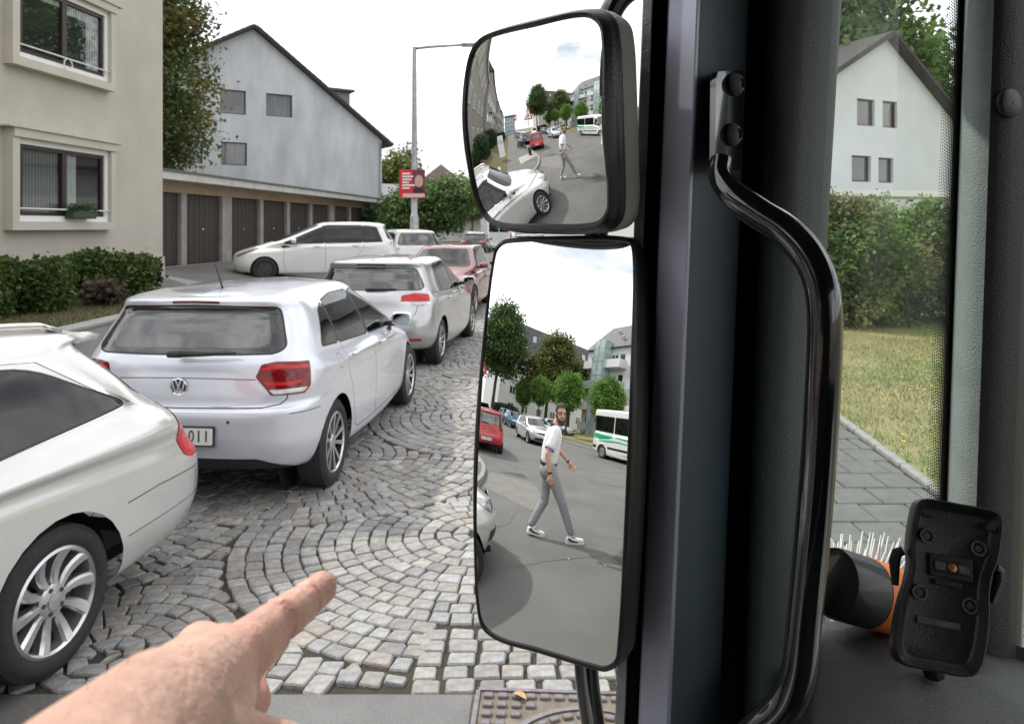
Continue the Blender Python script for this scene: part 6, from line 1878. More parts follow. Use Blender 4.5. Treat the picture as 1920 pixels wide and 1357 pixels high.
# ---- convex mirrors
def convex_mirror(name, ctr_px, depth, normal, R, outline, back, rim, shell_mat, sub=6):
    Mc = P(*ctr_px, depth); n = Vector(normal).normalized(); C = Mc - n * R
    eye = Vector((0, 0, EYE))
    def hit(u, v):
        d = (P(u, v, 1.0) - eye).normalized(); oc = eye - C; b = oc.dot(d); c_ = oc.dot(oc) - R * R
        disc = max(b * b - c_, 0); return eye + d * (-b - math.sqrt(disc))
    root = empty(name, (0, 0, 0)); root.parent = cab; root.matrix_parent_inverse = cab.matrix_basis.inverted()
    O = catmull(np.array([(u, v, 0) for u, v in outline]), sub, closed=True)[:, :2]
    N = len(O); c0 = O.mean(0)
    V = [hit(*c0)]; ks = np.linspace(0, 1, 17)[1:]
    for k in ks:
        for p in O: V.append(hit(*(c0 + (p - c0) * k)))
    F = [(0, 1 + i, 1 + (i + 1) % N) for i in range(N)]
    for r in range(len(ks) - 1):
        for i in range(N):
            j = (i + 1) % N; F.append((1 + r * N + i, 1 + (r + 1) * N + i, 1 + (r + 1) * N + j, 1 + r * N + j))
    me = pymesh('mirror_glass', V, F)
    nn = [(p - C).normalized() for p in V]
    bm = bmesh.new(); bm.from_mesh(me); bm.normal_update()
    if sum(f.normal.dot(n) for f in bm.faces) < 0: bmesh.ops.reverse_faces(bm, faces=bm.faces)
    bm.to_mesh(me); bm.free()
    me.polygons.foreach_set('use_smooth', [True] * len(me.polygons))
    g = link('mirror_glass', me, M_MIRROR, root); me.normals_split_custom_set_from_vertices(nn)
    edge = [hit(*p) for p in O]; ctr = sum(edge, Vector()) / N
    flat = lambda p: p - n * (p - ctr).dot(n)
    def row(scale_mm, dn):
        out = []
        for p in edge:
            d = flat(p) - ctr; L = d.length; out.append(p + d / L * scale_mm - n * dn)
        return out
    def loft(rows, nm, m_, cap=False):
        mb = MB(); V = [q for r in rows for q in r]
        f = [(k * N + i, k * N + (i + 1) % N, (k + 1) * N + (i + 1) % N, (k + 1) * N + i) for k in range(len(rows) - 1) for i in range(N)]
        if cap: f.append(tuple(range((len(rows) - 1) * N, len(rows) * N)))
        mb.add(V, f); return mb.obj(nm, m_, root, True, edges=50)
    loft([row(a, b) for a, b in rim], 'rim', M_BEZEL)
    loft([row(a, b) for a, b in back], 'housing', shell_mat, True)
    return root
low = convex_mirror('main_mirror', (1038, 850), .6729, (-.51742, -.84975, .10097), .8542,
    [(962, 453), (1060, 449), (1160, 450), (1181, 456), (1187, 476), (1184, 700), (1172, 1000), (1160, 1200), (1154, 1238), (1136, 1251), (1108, 1246), (1010, 1217), (935, 1195), (906, 1172), (896, 1130), (892, 1040), (892, 900), (903, 700), (924, 500), (932, 467), (944, 456)],
    [(.004, .012), (.005, .020), (.003, .036), (-.02, .050), (-.05, .054)],
    [(-.0015, .0005), (-.0008, -.0016), (.0012, -.0018), (.0030, -.0004), (.004, .004), (.004, .012)], M_BEZEL)
upp = convex_mirror('wide_angle_mirror', (1005, 225), .66988, (-.60912, -.79096, -.05793), .24042,
    [(925, 66), (1000, 47), (1082, 29), (1108, 31), (1126, 48), (1132, 84), (1133, 160), (1134, 230), (1138, 300), (1142, 365), (1139, 398), (1124, 417), (1090, 424), (1010, 424), (942, 421), (915, 408), (896, 372), (882, 310), (873, 235), (875, 160), (887, 100), (902, 78)],
    [(.0078, .019), (.0086, .021), (.0090, .031), (.0078, .044), (.001, .054), (-.015, .060), (-.04, .062)],
    [(-.002, .0), (-.001, -.0022), (.002, -.0028), (.0038, .000), (.0056, .005), (.0070, .009), (.0064, .011), (.0080, .014), (.0086, .017), (.0078, .019)], M_HOUSING)
# mirror arm
m = MB(); pts = catmull(np.array([tuple(P(*q)) for q in ((1330, -60, .80), (1230, -40, .78), (1165, -6, .765), (1140, 40, .765), (1128, 200, .765), (1118, 435, .762), (1104, 1000, .758), (1099, 1245, .754), (1112, 1357, .752), (1128, 1480, .75))]), 8)
m.tube([Vector(p) for p in pts], .0120, 18); cobj(m, 'mirror_arm', M_GLOSSBLACK, True)

# ---- scanner cradle on the dashboard
cr_ = empty('scanner_cradle', tuple(P(1770, 1262, .64)), 0, 'empty black handheld-scanner cradle standing on the dashboard', 'cradle')
Yc = .655
def cpt(a, b, d=0.0):
    """a across (0..1), b down (0..1) on the tilted face of the cradle, d outwards"""
    TL_, TR_, BL_, BR_ = P(1718, 932, .700), P(1886, 962, .684), P(1672, 1240, .654), P(1842, 1272, .638)
    n = (TR_ - TL_).cross(BL_ - TL_).normalized(); n = n if n.y < 0 else -n
    return (TL_ * (1 - a) + TR_ * a) * (1 - b) + (BL_ * (1 - a) + BR_ * a) * b + n * d
MC = cr_.matrix_basis.inverted()
def kobj(mb, name, m_, smooth=False, parent=None, edges=30):
    o = mb.obj(name, m_, cr_ if parent is None else parent, smooth, edges=edges)
    if parent is None: o.matrix_parent_inverse = Matrix.Translation(cr_.location).inverted()
    return o
outl = catmull(np.array([(a, b, 0) for a, b in ((.02, .03), (.08, .0), (.5, -.012), (.92, .0), (.985, .035), (1.0, .12), (1.0, .25), (.985, .33), (.955, .40), (.955, .52), (.985, .62), (1.0, .72), (1.0, .87), (.97, .955), (.90, 1.0), (.5, 1.012), (.10, 1.0), (.03, .955), (.0, .87), (.0, .72), (.015, .62), (.045, .52), (.045, .40), (.015, .33), (.0, .25), (.0, .12))]), 4, closed=True)[:, :2]
def crow(k, d, dy=0): return [cpt(.5 + (p[0] - .5) * k, .5 + (p[1] - .5) * (1 - (1 - k) * .55) + dy, d) for p in outl]
def cloft(rows, name, m_, cap=True):
    N = len(outl); mb = MB(); mb.add([q for r in rows for q in r], [(k * N + i, k * N + (i + 1) % N, (k + 1) * N + (i + 1) % N, (k + 1) * N + i) for k in range(len(rows) - 1) for i in range(N)] + ([tuple(range((len(rows) - 1) * N, len(rows) * N))] if cap else [])); return kobj(mb, name, m_, True)
cloft([crow(.94, -.022), crow(1.0, -.016), crow(1.0, -.003), crow(.985, .0008), crow(.955, .0012), crow(.90, -.002), crow(.83, -.0055), crow(.79, -.0075), crow(.76, -.008)], 'tray', M_DEVICE)
def cbox(name, a0, a1, b0, b1, d0, d1, m_, parent=None, r=.0008):
    mb = MB(); e1 = (cpt(1, .5) - cpt(0, .5)); e2 = (cpt(.5, 1) - cpt(.5, 0)); n = e1.cross(e2).normalized(); n = n if n.y < 0 else -n
    O_ = cpt((a0 + a1) / 2, (b0 + b1) / 2); w = e1.length * (a1 - a0) / 2; h_ = e2.length * (b1 - b0) / 2
    x = e1.normalized(); z = -(e2 - x * e2.dot(x)).normalized(); y = z.cross(x)
    if y.dot(n) < 0: sy = -1
    else: sy = 1
    Mk = Matrix(((x.x, y.x * sy, z.x, O_.x), (x.y, y.y * sy, z.y, O_.y), (x.z, y.z * sy, z.z, O_.z), (0, 0, 0, 1)))
    mb.bbox((-w, d0, -h_), (w, d1, h_), r, Mk); return kobj(mb, name, m_, False, parent)
conn = cbox('connector', .28, .76, .325, .46, -.010, -.0045, M_DEVICE)
cbox('connector_socket', .33, .72, .36, .43, -.0046, -.0035, M_CABBLACK)
M_GOLD = mat('brass_contact', (.42, .22, .06), .35, .7)
e1 = (cpt(1, .5) - cpt(0, .5)); e2 = (cpt(.5, 1) - cpt(.5, 0)); nC = e1.cross(e2).normalized(); nC = nC if nC.y < 0 else -nC
qC = nC.to_track_quat('Z', 'Y').to_matrix().to_4x4()
def at(a, b, d): q = qC.copy(); q.translation = cpt(a, b, d); return q
m = MB(); m.lathe([(.0036, -.002), (.0036, .0006), (.0028, .0010), (.0005, .0010)], 18, at(.525, .395, -.0032)); kobj(m, 'contact_pin', M_GOLD, True)
for a in (.39, .655):
    o = cbox('pin_block', a - .06, a + .06, .372, .418, -.0036, -.0026, M_RUBBER, r=.0003)
cbox('latch', .36, .66, .478, .510, -.009, -.0035, M_DEVICE)
cbox('foam_pad', .24, .72, .715, .755, -.0085, -.0058, M_RUBBER)
cbox('slot', .10, .22, .085, .115, -.003, .0005, M_CABBLACK); cbox('slot', .80, .92, .092, .125, -.003, .0005, M_CABBLACK)
for a, b in ((.215, .225), (.80, .245), (.225, .575), (.795, .60)):
    m = MB(); m.lathe([(.0068, -.001), (.0066, .0006), (.0050, .0004), (.0048, -.0022), (.0030, -.0022), (.0026, -.0012), (.0005, -.0012)], 20, at(a, b, -.0062)); kobj(m, 'screw', M_RUBBER, True)
for s, a in ((-1, -.02), (1, 1.02)):
    m = MB(); pts = [cpt(a, .34, -.010), cpt(a + s * .055, .36, -.012), cpt(a + s * .07, .42, -.012), cpt(a + s * .02, .56, -.012)]
    m.tube(pts, [.004, .005, .005, .003], 8); kobj(m, 'side_clip', M_DEVICE, True)
m = MB(); m.tube([cpt(.5, .6, -.03), cpt(.5, .72, -.055), P(1752, 1262, .72)], .010, 10); kobj(m, 'mount_stalk', M_DEVICE, True)
# ---- black and orange torch lying on the dashboard
a, b = P(1545, 1086, .79), P(1690, 1130, .82); d = (b - a).normalized()
to = empty('torch', tuple(a), 0, 'black cylindrical torch with an orange end lying on the dashboard', 'torch')
q = d.to_track_quat('Z', 'Y').to_matrix().to_4x4(); q.translation = a
L = (b - a).length; inv = Matrix.Translation(a).inverted()
m = MB(); m.lathe([(.0005, .018), (.033, .018), (.0345, .012), (.0355, .016), (.0355, L * .52), (.0348, L * .54)], 36, q); o = m.obj('barrel', mat('torch_black', (.020, .021, .022), .45, coat=.2), to, True, edges=35); o.matrix_parent_inverse = inv
m = MB(); m.lathe([(.0352, L * .54), (.0356, L * .56), (.034, L * 1.0), (.028, L * 1.12), (.0005, L * 1.13)], 36, q); o = m.obj('end_cap', mat('orange_plastic', (.80, .20, .03), .4), to, True, edges=35); o.matrix_parent_inverse = inv
# ---- fan of white plastic bristles behind it
br = empty('bristle_brush', tuple(P(1600, 1165, .90)), 0, 'white plastic bristle brush fanned out behind the torch', 'brush')
inv = Matrix.Translation(br.location).inverted(); rb = np.random.default_rng(4)
M_BRISTLE = mat('white_bristle', (.74, .74, .74), .4)
for i in range(62):
    t = i / 61; u0 = 1545 + 150 * t + rb.normal(0, 3); Y = .865 + rb.uniform(0, .05)
    lean = (-10 + 70 * t) * rb.uniform(.6, 1.2) + rb.normal(0, 6); top = 1008 + rb.uniform(-14, 34) + 14 * abs(t - .4)
    p0 = P(u0, 1195, Y); p1 = P(u0 + lean * .35, 1100, Y); p2 = P(u0 + lean, top, Y + .01)
    m = MB(); m.tube([p0, p1, (p1 + p2) / 2 + Vector((-.001, 0, .001)), p2], [.0024, .0024, .0020, .0009], 6); o = m.obj('bristle', M_BRISTLE, br, True); o.matrix_parent_inverse = inv
m = MB(); m.bbox((-.07, -.02, -.05), (.07, .03, -.02), .006); o = m.obj('brush_back', M_BRISTLE, br)
# ------------------------------------------------------------ behind the driver: what the mirrors show
def recolour(root, old, new):
    for c in [root] + list(root.children_recursive):
        if c.type == 'MESH' and old.name in [m_.name for m_ in c.data.materials if m_]:
            c.data = c.data.copy()
            for i, m_ in enumerate(c.data.materials):
                if m_ and m_.name == old.name: c.data.materials[i] = new
    return root
def build_small(pt):
    wb, W, H = 2.42, 1.641, 1.485
    tb = (-.47, .98); tt = (-.36, 1.36); cowl = (2.18, 1.02)
    rings = gen_rings(.54, wb, .585, W, H, .97, cowl, 1.50, -.35, tb, .78, tt, .66, 1.43, .20, tum=.72)
    regs = glasshouse(wb, H, .965, cowl, 1.50, -.35, tb, W, tt, .72, .06, bp=1.0)
    regs += [('tail_light', RQ, rpoly([(.10, .80), (.10, 1.04), (.26, 1.02), (.26, .82)], .02), M_DARKRED, lambda c, f: c.y < -.1 and c.x > .3),
             ('body_bumper_trim', REAR, rpoly([(-.02, .20, 0), (.74, .20, 0), (.60, .33), (-.02, .35, 0)], .03), M_BLACKPLASTIC, lambda c, f: c.y < -.25)]
    gaps = [([(-.02, .60), (.58, .61), (.62, .80)], REAR, .008, 'rear'), ([(1.0, .30), (1.0, 1.36)], SIDE, .008, 'side')]
    sp = dict(rings=rings, paint=pt, wb=wb, R=.29, rim=.20, W=W, yr=-.54, yf=3.0, belt=.965, cab=(.1, 2.0), regions=regs, gaps=gaps, wheel='cover', mir=(1.75, 1.05, .87), arch=.33, sub=4)
    root = build_car('parked_car', sp); bvh = sp['bvh']
    roundel(root, bvh.ray_cast(Vector((0, -3, .82)), Vector((0, 1, 0)))[0] + Vector((0, -.004, 0)), .055).rotation_euler = (rad(-5), 0, PI)
    plate(root, bvh.ray_cast(Vector((0, -3, .50)), Vector((0, 1, 0)))[0] + Vector((0, -.012, 0)), 'SU WR 70', 0)
    m = MB(); a = bvh.ray_cast(Vector((0, -3, .74)), Vector((0, 1, 0)))[0]
    m.bbox((-.05, a.y - .02, 1.0), (.05, a.y + .05, 1.03), .01); m.tube([(.0, a.y - .0, 1.02), (.3, a.y + .02, 1.03)], [.014, .008], 8); m.obj('rear_wiper', M_BLACKPLASTIC, root, True)
    return root
small = build_small(paint('bright_red', (.52, .012, .018), 0, .28))
aim_car(small, (-11.1, -2.6), 258)
tag(small, 'bright red small hatchback parked at the kerb, shown in both mirrors', 'car', 'cars shown in the mirrors')

def build_front(pt):
    wb, W, H = 2.614, 1.753, 1.46
    tb = (-.62, 1.02); tt = (-.46, 1.34); cowl = (2.42, .98)
    rings = gen_rings(.72, wb, .92, W, H, .955, cowl, 1.50, -.45, tb, .76, tt, .70, 1.42, .30, tum=.69)
    regs = glasshouse(wb, H, .95, cowl, 1.50, -.45, tb, W, tt, .69, .0, bp=1.10, cp=.24)
    regs += [('headlight', FQ, rpoly([(-2.10, .70), (-1.70, .84), (-1.66, .76), (-1.80, .64), (-2.10, .60)], .02), M_HEADLENS, lambda c, f: c.y > 2.7),
             ('radiator_grille', REAR, rpoly([(-.02, .60, 0), (.42, .62), (.46, .70), (-.02, .715, 0)], .02), M_BLACKPLASTIC, lambda c, f: c.y > 3.0),
             ('air_intake', REAR, rpoly([(-.02, .27, 0), (.60, .30), (.56, .42), (-.02, .43, 0)], .02), M_BLACKPLASTIC, lambda c, f: c.y > 3.0),
             ('tail_light', RQ, rpoly([(.05, .84), (.05, 1.06), (.24, 1.04), (.22, .86)], .025), M_REDLENS2, lambda c, f: c.y < -.25 and c.x > .3)]
    gaps = [([(1.08, .30), (1.08, 1.36)], SIDE, .008, 'side'), ([(.38, .62), (.28, .8), (.27, 1.0)], SIDE, .008, 'side'), ([(2.12, .3), (2.16, .6), (2.1, .92)], SIDE, .008, 'side')]
    sp = dict(rings=rings, paint=pt, wb=wb, R=.31, rim=.21, W=W, yr=-.72, yf=3.53, belt=.95, cab=(.1, 2.1), regions=regs, gaps=gaps, wheel='double', mir=(1.88, 1.01, .93), handles=[(.46, .87), (1.26, .86)], arch=.352, sub=4)
    root = build_car('parked_car', sp); bvh = sp['bvh']
    h = bvh.ray_cast(Vector((0, 6, .50)), Vector((0, -1, 0)))[0]
    if h: plate(root, h + Vector((0, .012, 0)), '', 0, 1)
    return root
P_SILVER2 = paint('bright_silver', (.66, .66, .67), .5, .28)
astra = build_front(P_SILVER2)
aim_car(astra, (-18.5, -8.25), 83)
tag(astra, 'silver hatchback driving towards us behind the walking man, shown in the mirrors', 'car', 'cars shown in the mirrors')
def clone(src, old, new, xy, hd, label, grp='cars shown in the mirrors', z=0):
    c = copy_tree(src); recolour(c, old, new); aim_car(c, xy, hd, z); tag(c, label, 'car', grp); return c
P_BLUE = paint('steel_blue', (.06, .17, .26), .4, .3); P_DARK = paint('dark_grey', (.05, .055, .06), .4, .3); P_LBLUE = paint('pale_blue', (.22, .32, .40), .4, .3); P_WHITE3 = paint('white_three', (.76, .76, .75), 0, .3); P_BLACK = paint('black', (.012, .012, .014), .2, .25); P_SAND = paint('sand', (.35, .31, .25), .3, .3)
clone(astra, P_SILVER2, P_BLUE, (-28.5, -10.9), 84, 'steel blue hatchback behind the silver one in the lower mirror')
clone(astra, P_SILVER2, P_LBLUE, (-35.5, -12.6), 86, 'pale blue car farther back beside the round trees in the lower mirror')
clone(astra, P_SILVER2, P_WHITE3, (-23.6, -11.3), 86, 'white car parked at the far kerb behind the silver hatchback in the mirrors')
clone(astra, P_SILVER2, P_SILVER2, (-29.5, -16.6), 120, 'grey car parked with its bonnet up on the lawn side in the lower mirror')
clone(golf, bpy.data.materials['paint_silver'], P_DARK, (-16.8, -2.6), 266, 'dark grey hatchback parked just beyond the red one in the upper mirror')
clone(golf, bpy.data.materials['paint_silver'], P_WHITE3, (-22.2, -2.6), 268, 'white hatchback, third along the kerb in the upper mirror')
clone(golf, bpy.data.materials['paint_silver'], P_BLUE, (-27.4, -2.65), 270, 'blue hatchback, fourth along the kerb in the upper mirror')
clone(golf, bpy.data.materials['paint_silver'], P_SAND, (-32.6, -2.65), 270, 'sand coloured hatchback, fifth along the kerb in the upper mirror')
clone(golf, bpy.data.materials['paint_silver'], P_BLACK, (-38.0, -2.65), 270, 'black hatchback, last along the kerb in the upper mirror')
clone(verso, bpy.data.materials['paint_plain_white'], P_WHITE3, (-33.0, -8.4), 80, 'white people carrier coming along the road beyond the red hatchback in the mirrors')
# cars far ahead on the cobbled street
for k, (pt, x, y, hd, lab) in enumerate(((P_DARK, -2.6, 52, 5, 'dark car far ahead left on the cobbled street'), (P_WHITE3, -2.9, 60, 5, 'white car far ahead behind the dark one'), (P_BLACK, .9, 40, 4, 'black car far ahead under the upper mirror'), (P_SILVER2, -3.6, 68, 5, 'silver car farthest ahead on the left'), (P_WHITE3, 2.2, 48, 4, 'white car far ahead between the two mirrors'))):
    clone(golf, bpy.data.materials['paint_silver'], pt, (x, y), hd, lab, 'cars far ahead on the cobbled street')

def build_van(name, pt, windows=True):
    wb, W, H = 3.665, 1.99, 2.62
    tb = (-1.02, 1.45); tt = (-.98, 2.35); cowl = (3.95, 1.32)
    rings = gen_rings(1.05, wb, 1.0, W, H, 1.30, cowl, 3.05, -.97, tb, 1.12, tt, .62, 2.56, .30, tum=.84, rear_round=.05)
    M_TINT = glass('van_glass', (.14, .16, .16), 1.6)
    regs = []
    top = 2.22
    if windows:
        regs += [('side_window*', SIDE, rpoly([(-.85, 1.42), (.85, 1.40), (.85, top), (-.85, top)], .06), M_TINT, 'side'),
                 ('side_window*', SIDE, rpoly([(.93, 1.40), (2.55, 1.38), (2.55, top), (.93, top)], .06), M_TINT, 'side')]
    regs += [('front_door_window*', SIDE, rpoly([(2.72, 1.38), (3.62, 1.32), (3.66, 1.40), (3.28, 2.05, .1), (2.74, 2.12)], .05), M_CARGLASS, 'side'),
             ('windscreen*', REAR, rpoly([(-.02, 1.36, 0), (.72, 1.38), (.66, 2.25), (-.02, 2.30, 0)], .05), M_CARGLASS, lambda c, f: c.y > 2.6),
             ('rear_window*', REAR, rpoly([(.04, 1.50), (.74, 1.50), (.72, 2.25), (.04, 2.25)], .04), M_TINT, lambda c, f: c.y < -.5),
             ('headlight', FQ, rpoly([(-2.55, .80), (-2.2, 1.10), (-2.14, .95), (-2.3, .74)], .02), M_HEADLENS, lambda c, f: c.y > 3.6),
             ('tail_light', REAR, rpoly([(.84, 1.0), (.93, 1.0), (.92, 1.45), (.84, 1.45)], .02), M_REDLENS2, lambda c, f: c.y < -.7)]
    if windows:
        M_GREEN = mat('green_foil', (.0, .36, .17), .3, coat=.8)
        regs += [('green_stripe', SIDE, rpoly([(-.90, 1.02), (-.90, 1.30), (.75, 1.30), (.95, 1.20), (.60, 1.08), (-.2, .98)], .02), M_GREEN, 'side'),
                 ('green_stripe', SIDE, rpoly([(1.12, 1.18), (1.05, 1.26), (2.2, 1.22), (3.2, 1.05), (3.2, .98), (2.2, 1.10)], .02), M_GREEN, 'side'),
                 ('green_stripe', SIDE, rpoly([(-.70, .86), (-.3, .92), (.8, 1.02), (1.4, 1.03), (2.6, .93), (2.6, .90), (1.3, .96), (.5, .90)], .02), M_GREEN, 'side'),
                 ('side_moulding', SIDE, rpoly([(-.98, .50), (-.5, .50), (-.5, .66), (-.98, .66)], .02), M_BLACKPLASTIC, 'side'), ('side_moulding', SIDE, rpoly([(.48, .56), (3.1, .56), (3.1, .68), (.48, .68)], .02), M_BLACKPLASTIC, 'side')]
    gaps = [([(2.66, .45), (2.66, 2.2)], SIDE, .01, 'side'), ([(-.01, .5), (.004, 2.4)], REAR, .012, 'rear')]
    sp = dict(rings=rings, paint=pt, wb=wb, R=.345, rim=.215, W=W, yr=-1.05, yf=4.66, belt=1.30, cab=(.0, 3.5), regions=regs, gaps=gaps, wheel='cover', mir=(3.35, 1.55, 1.12), arch=.40, sub=4, archx=.6)
    return build_car(name, sp), sp
bus, bsp = build_van('minibus', P_WHITE3)
aim_car(bus, (-12.55, -11.35), 90)
tag(bus, 'white minibus with green stripes parked at the far kerb, shown in both mirrors', 'minibus')
me = text_mesh('0228 65 42', .17, .001); o = link('lettering', me, M_INK, bus); o.rotation_euler = (PI / 2, 0, -PI / 2); o.location = (-.998, 1.7, .42)
van, _ = build_van('delivery_van', P_WHITE3, False)
aim_car(van, (-.9, 57), 4)
tag(van, 'white delivery van far ahead on the cobbled street, left of the mirrors', 'van')

# motorbikes at the kerb
def motorbike():
    b = empty('motorbike')
    for y in (0, 1.35):
        m = MB(); m.lathe([(.24, -.05), (.29, -.05), (.31, -.02), (.31, .02), (.29, .05), (.24, .05)], 24, T(0, y, .31), axis='x'); w = m.obj('wheel', M_TYRE, b, True)
        m = MB(); m.lathe([(.24, -.03), (.22, 0), (.0005, 0)], 16, T(0, y, .31), axis='x'); m.obj('rim', M_RIM, w)
    m = MB(); m.bbox((-.14, .25, .30), (.14, .95, .62), .06); m.obj('engine', M_STEEL, b)
    m = MB(); m.bbox((-.15, .60, .66), (.15, 1.10, .92), .09); m.obj('tank', P_BLUE, b, True)
    m = MB(); m.bbox((-.13, -.15, .70), (.13, .62, .82), .05); m.obj('seat', M_BLACKPLASTIC, b, True)
    m = MB(); m.tube([(-.08, 1.35, .31), (-.09, 1.18, .95)], .025, 8); m.obj('fork', M_CHROME, b); m = MB(); m.tube([(.08, 1.35, .31), (.09, 1.18, .95)], .025, 8); m.obj('fork', M_CHROME, b)
    m = MB(); m.tube([(-.36, 1.05, 1.02), (-.2, 1.15, 1.0), (.2, 1.15, 1.0), (.36, 1.05, 1.02)], .016, 8); m.obj('handlebar', M_BLACKPLASTIC, b, True)
    m = MB(); m.lathe([(.0005, .1), (.08, .1), (.09, .02), (.04, -.05)], 14, T(0, 1.22, .88), axis='y'); m.obj('headlamp', M_CHROME, b, True)
    return b
mb0 = motorbike(); aim_car(mb0, (-13.2, -1.3), 300); tag(mb0, 'dark motorbike standing at the kerb nearest the red hatchback, in the upper mirror', 'motorbike', 'motorbikes at the kerb')
mb1 = copy_tree(mb0); aim_car(mb1, (-14.4, -1.25), 300); tag(mb1, 'dark motorbike farther from the red hatchback, in the upper mirror', 'motorbike', 'motorbikes at the kerb')

# signs and street furniture on the corner
warning_sign('triangular warning sign with walking figures on the corner, in the upper mirror', (-9.7, -1.45, .1), rad(90), 2.45, .98)
ad = empty('information_board', (-10.6, 2.1, .1), rad(75), 'tall white information board with dark leaf print on the verge, in the upper mirror', 'sign')
m = MB(); m.prism(rpoly([(-.42, .25), (.42, .25), (.38, 1.75), (-.38, 1.75)], .12), -.04, .04, 'y'); m.obj('board', M_FRAMEW, ad)
for i in range(11):
    a = random.random() * 6; x = random.uniform(-.28, .28); z = random.uniform(1.2, 1.62)
    m = MB(); m.prism([(x + .09 * math.cos(a), z + .09 * math.sin(a)), (x + .03 * math.cos(a + 1.5), z + .03 * math.sin(a + 1.5)), (x - .09 * math.cos(a), z - .09 * math.sin(a)), (x + .03 * math.cos(a - 1.5), z + .03 * math.sin(a - 1.5))], -.046 - i * .0006, -.0405, 'y'); m.obj('leaf_print', M_SLATE, ad)
for x in (-.3, .3):
    m = MB(); m.tube([(x, 0, -.05), (x, 0, .3)], .03, 8); m.obj('leg', M_GALV, ad)
bx = empty('bollard_box', (-9.2, -1.15, .1), .2, 'small dark box standing at the kerb behind the red hatchback, in the upper mirror', 'box')
m = MB(); m.bbox((-.16, -.14, 0), (.16, .14, .5), .03); m.obj('box', M_BLACKPLASTIC, bx); m = MB(); m.bbox((-.18, -.16, .502), (.18, .16, .55), .02); m.obj('lid', M_STEEL, bx)
lamp2 = empty('street_lamp', (-31, -.9, .1), rad(-90), 'slim grey street lamp on the left pavement in the upper mirror', 'street lamp')
m = MB(); m.lathe([(.001, 0), (.10, 0), (.085, 3), (.06, 8.6), (.001, 8.6)], 12); m.obj('pole', M_GALV, lamp2, True); m = MB(); m.tube([(0, 0, 8.5), (1.9, 0, 8.7)], .05, 8); m.obj('arm', M_GALV, lamp2); m = MB(); m.bbox((1.5, -.12, 8.62), (2.3, .12, 8.76), .03); m.obj('lamp_head', M_GALV, lamp2)
sg = empty('shop_sign', (-24, -.9, .1), rad(90), 'red square sign on a post at the kerb in the upper mirror', 'sign')
m = MB(); m.tube([(0, .06, 0), (0, .06, 4.3)], .035, 8); m.obj('post', M_GALV, sg); m = MB(); m.bbox((-.4, -.04, 3.4), (.4, .04, 4.4), .02); m.obj('panel', mat('sign_red', (.5, .02, .03), .4), sg); m = MB(); m.box((-.22, -.05, 3.65), (.22, -.042, 4.1)); m.obj('symbol', M_FRAMEW, sg)
lp3 = empty('lamp_post', (-29.5, -18.5, .1), 0, 'green park lamp post on the lawn before the white flats, in the lower mirror', 'street lamp')
m = MB(); m.lathe([(.001, 0), (.16, 0), (.16, .1), (.06, .2), (.05, 4.2), (.001, 4.2)], 10); m.obj('pole', mat('dark_green_paint', (.03, .07, .06), .5), lp3); m = MB(); m.lathe([(.05, 4.2), (.22, 4.5), (.16, 4.75), (.001, 4.8)], 14); m.obj('lantern', M_WHITELENS, lp3, True)

# shrubs along the verge
make_hedge('tall dark shrub against the grey facade, in the upper mirror', [(-24, 4.6, .1, -15, 7.6, 2.8)], 9000, .13, (.03, .06, .018), 51, name='shrub')
make_hedge('bright green shrub on the verge corner, in the upper mirror', [(-13.5, 4.4, .1, -9.6, 7.2, 2.4)], 9000, .11, (.05, .10, .025), 52, name='shrub')
make_hedge('far shrubs along the grey blocks, in the upper mirror', [(-50, 3.4, .1, -27, 6.8, 2.2)], 9000, .16, (.035, .06, .02), 53, name='shrub')
make_hedge('round clipped shrub nearest the corner, in the upper mirror', [(-9.2, 5.2, .3, -7.9, 6.6, 1.7)], 6000, .07, (.06, .11, .03), 54, name='shrub')
make_hedge('dark hedge at the end of the far lawn, in the lower mirror', [(-47, -17.5, .1, -40, -13.5, 2.0)], 7000, .14, (.02, .045, .015), 55)

# trees
BG = (.035, .065, .020)
make_tree('tall spreading plane tree at the left in the lower mirror', (-38.5, -11.5, .1), 14.5, [(0, 0, 9.2, 3.6, 3.6, 4.2), (1.2, 1, 11.2, 2.8, 2.8, 3.0), (-1, -2.6, 8, 2.4, 2.6, 3.0), (1.5, 2.6, 8.0, 2.2, 2.6, 3.2)], 20000, .24, (.085, .14, .045), 61, (.12, .18, .06), .26, 'big trees in the mirrors', clump=.55, limbs=16)
make_tree('tall olive tree in the middle of the lower mirror', (-37.5, -20.5, .1), 13, [(0, 0, 8.0, 2.9, 2.9, 4.4), (.4, -.6, 11, 2.2, 2.2, 2.2), (0, 2, 6.5, 2.2, 2.2, 3.4)], 17000, .24, (.13, .145, .04), 62, (.18, .18, .06), .24, 'big trees in the mirrors', clump=.5, limbs=14)
make_tree('olive tree partly behind the white flats in the lower mirror', (-38.5, -25.5, .1), 11.5, [(0, 0, 7.5, 2.2, 2.2, 3.6), (0, 1.8, 6.0, 1.8, 1.8, 3.0)], 11000, .24, (.13, .145, .045), 63, (.17, .17, .06), .2, 'big trees in the mirrors', clump=.45)
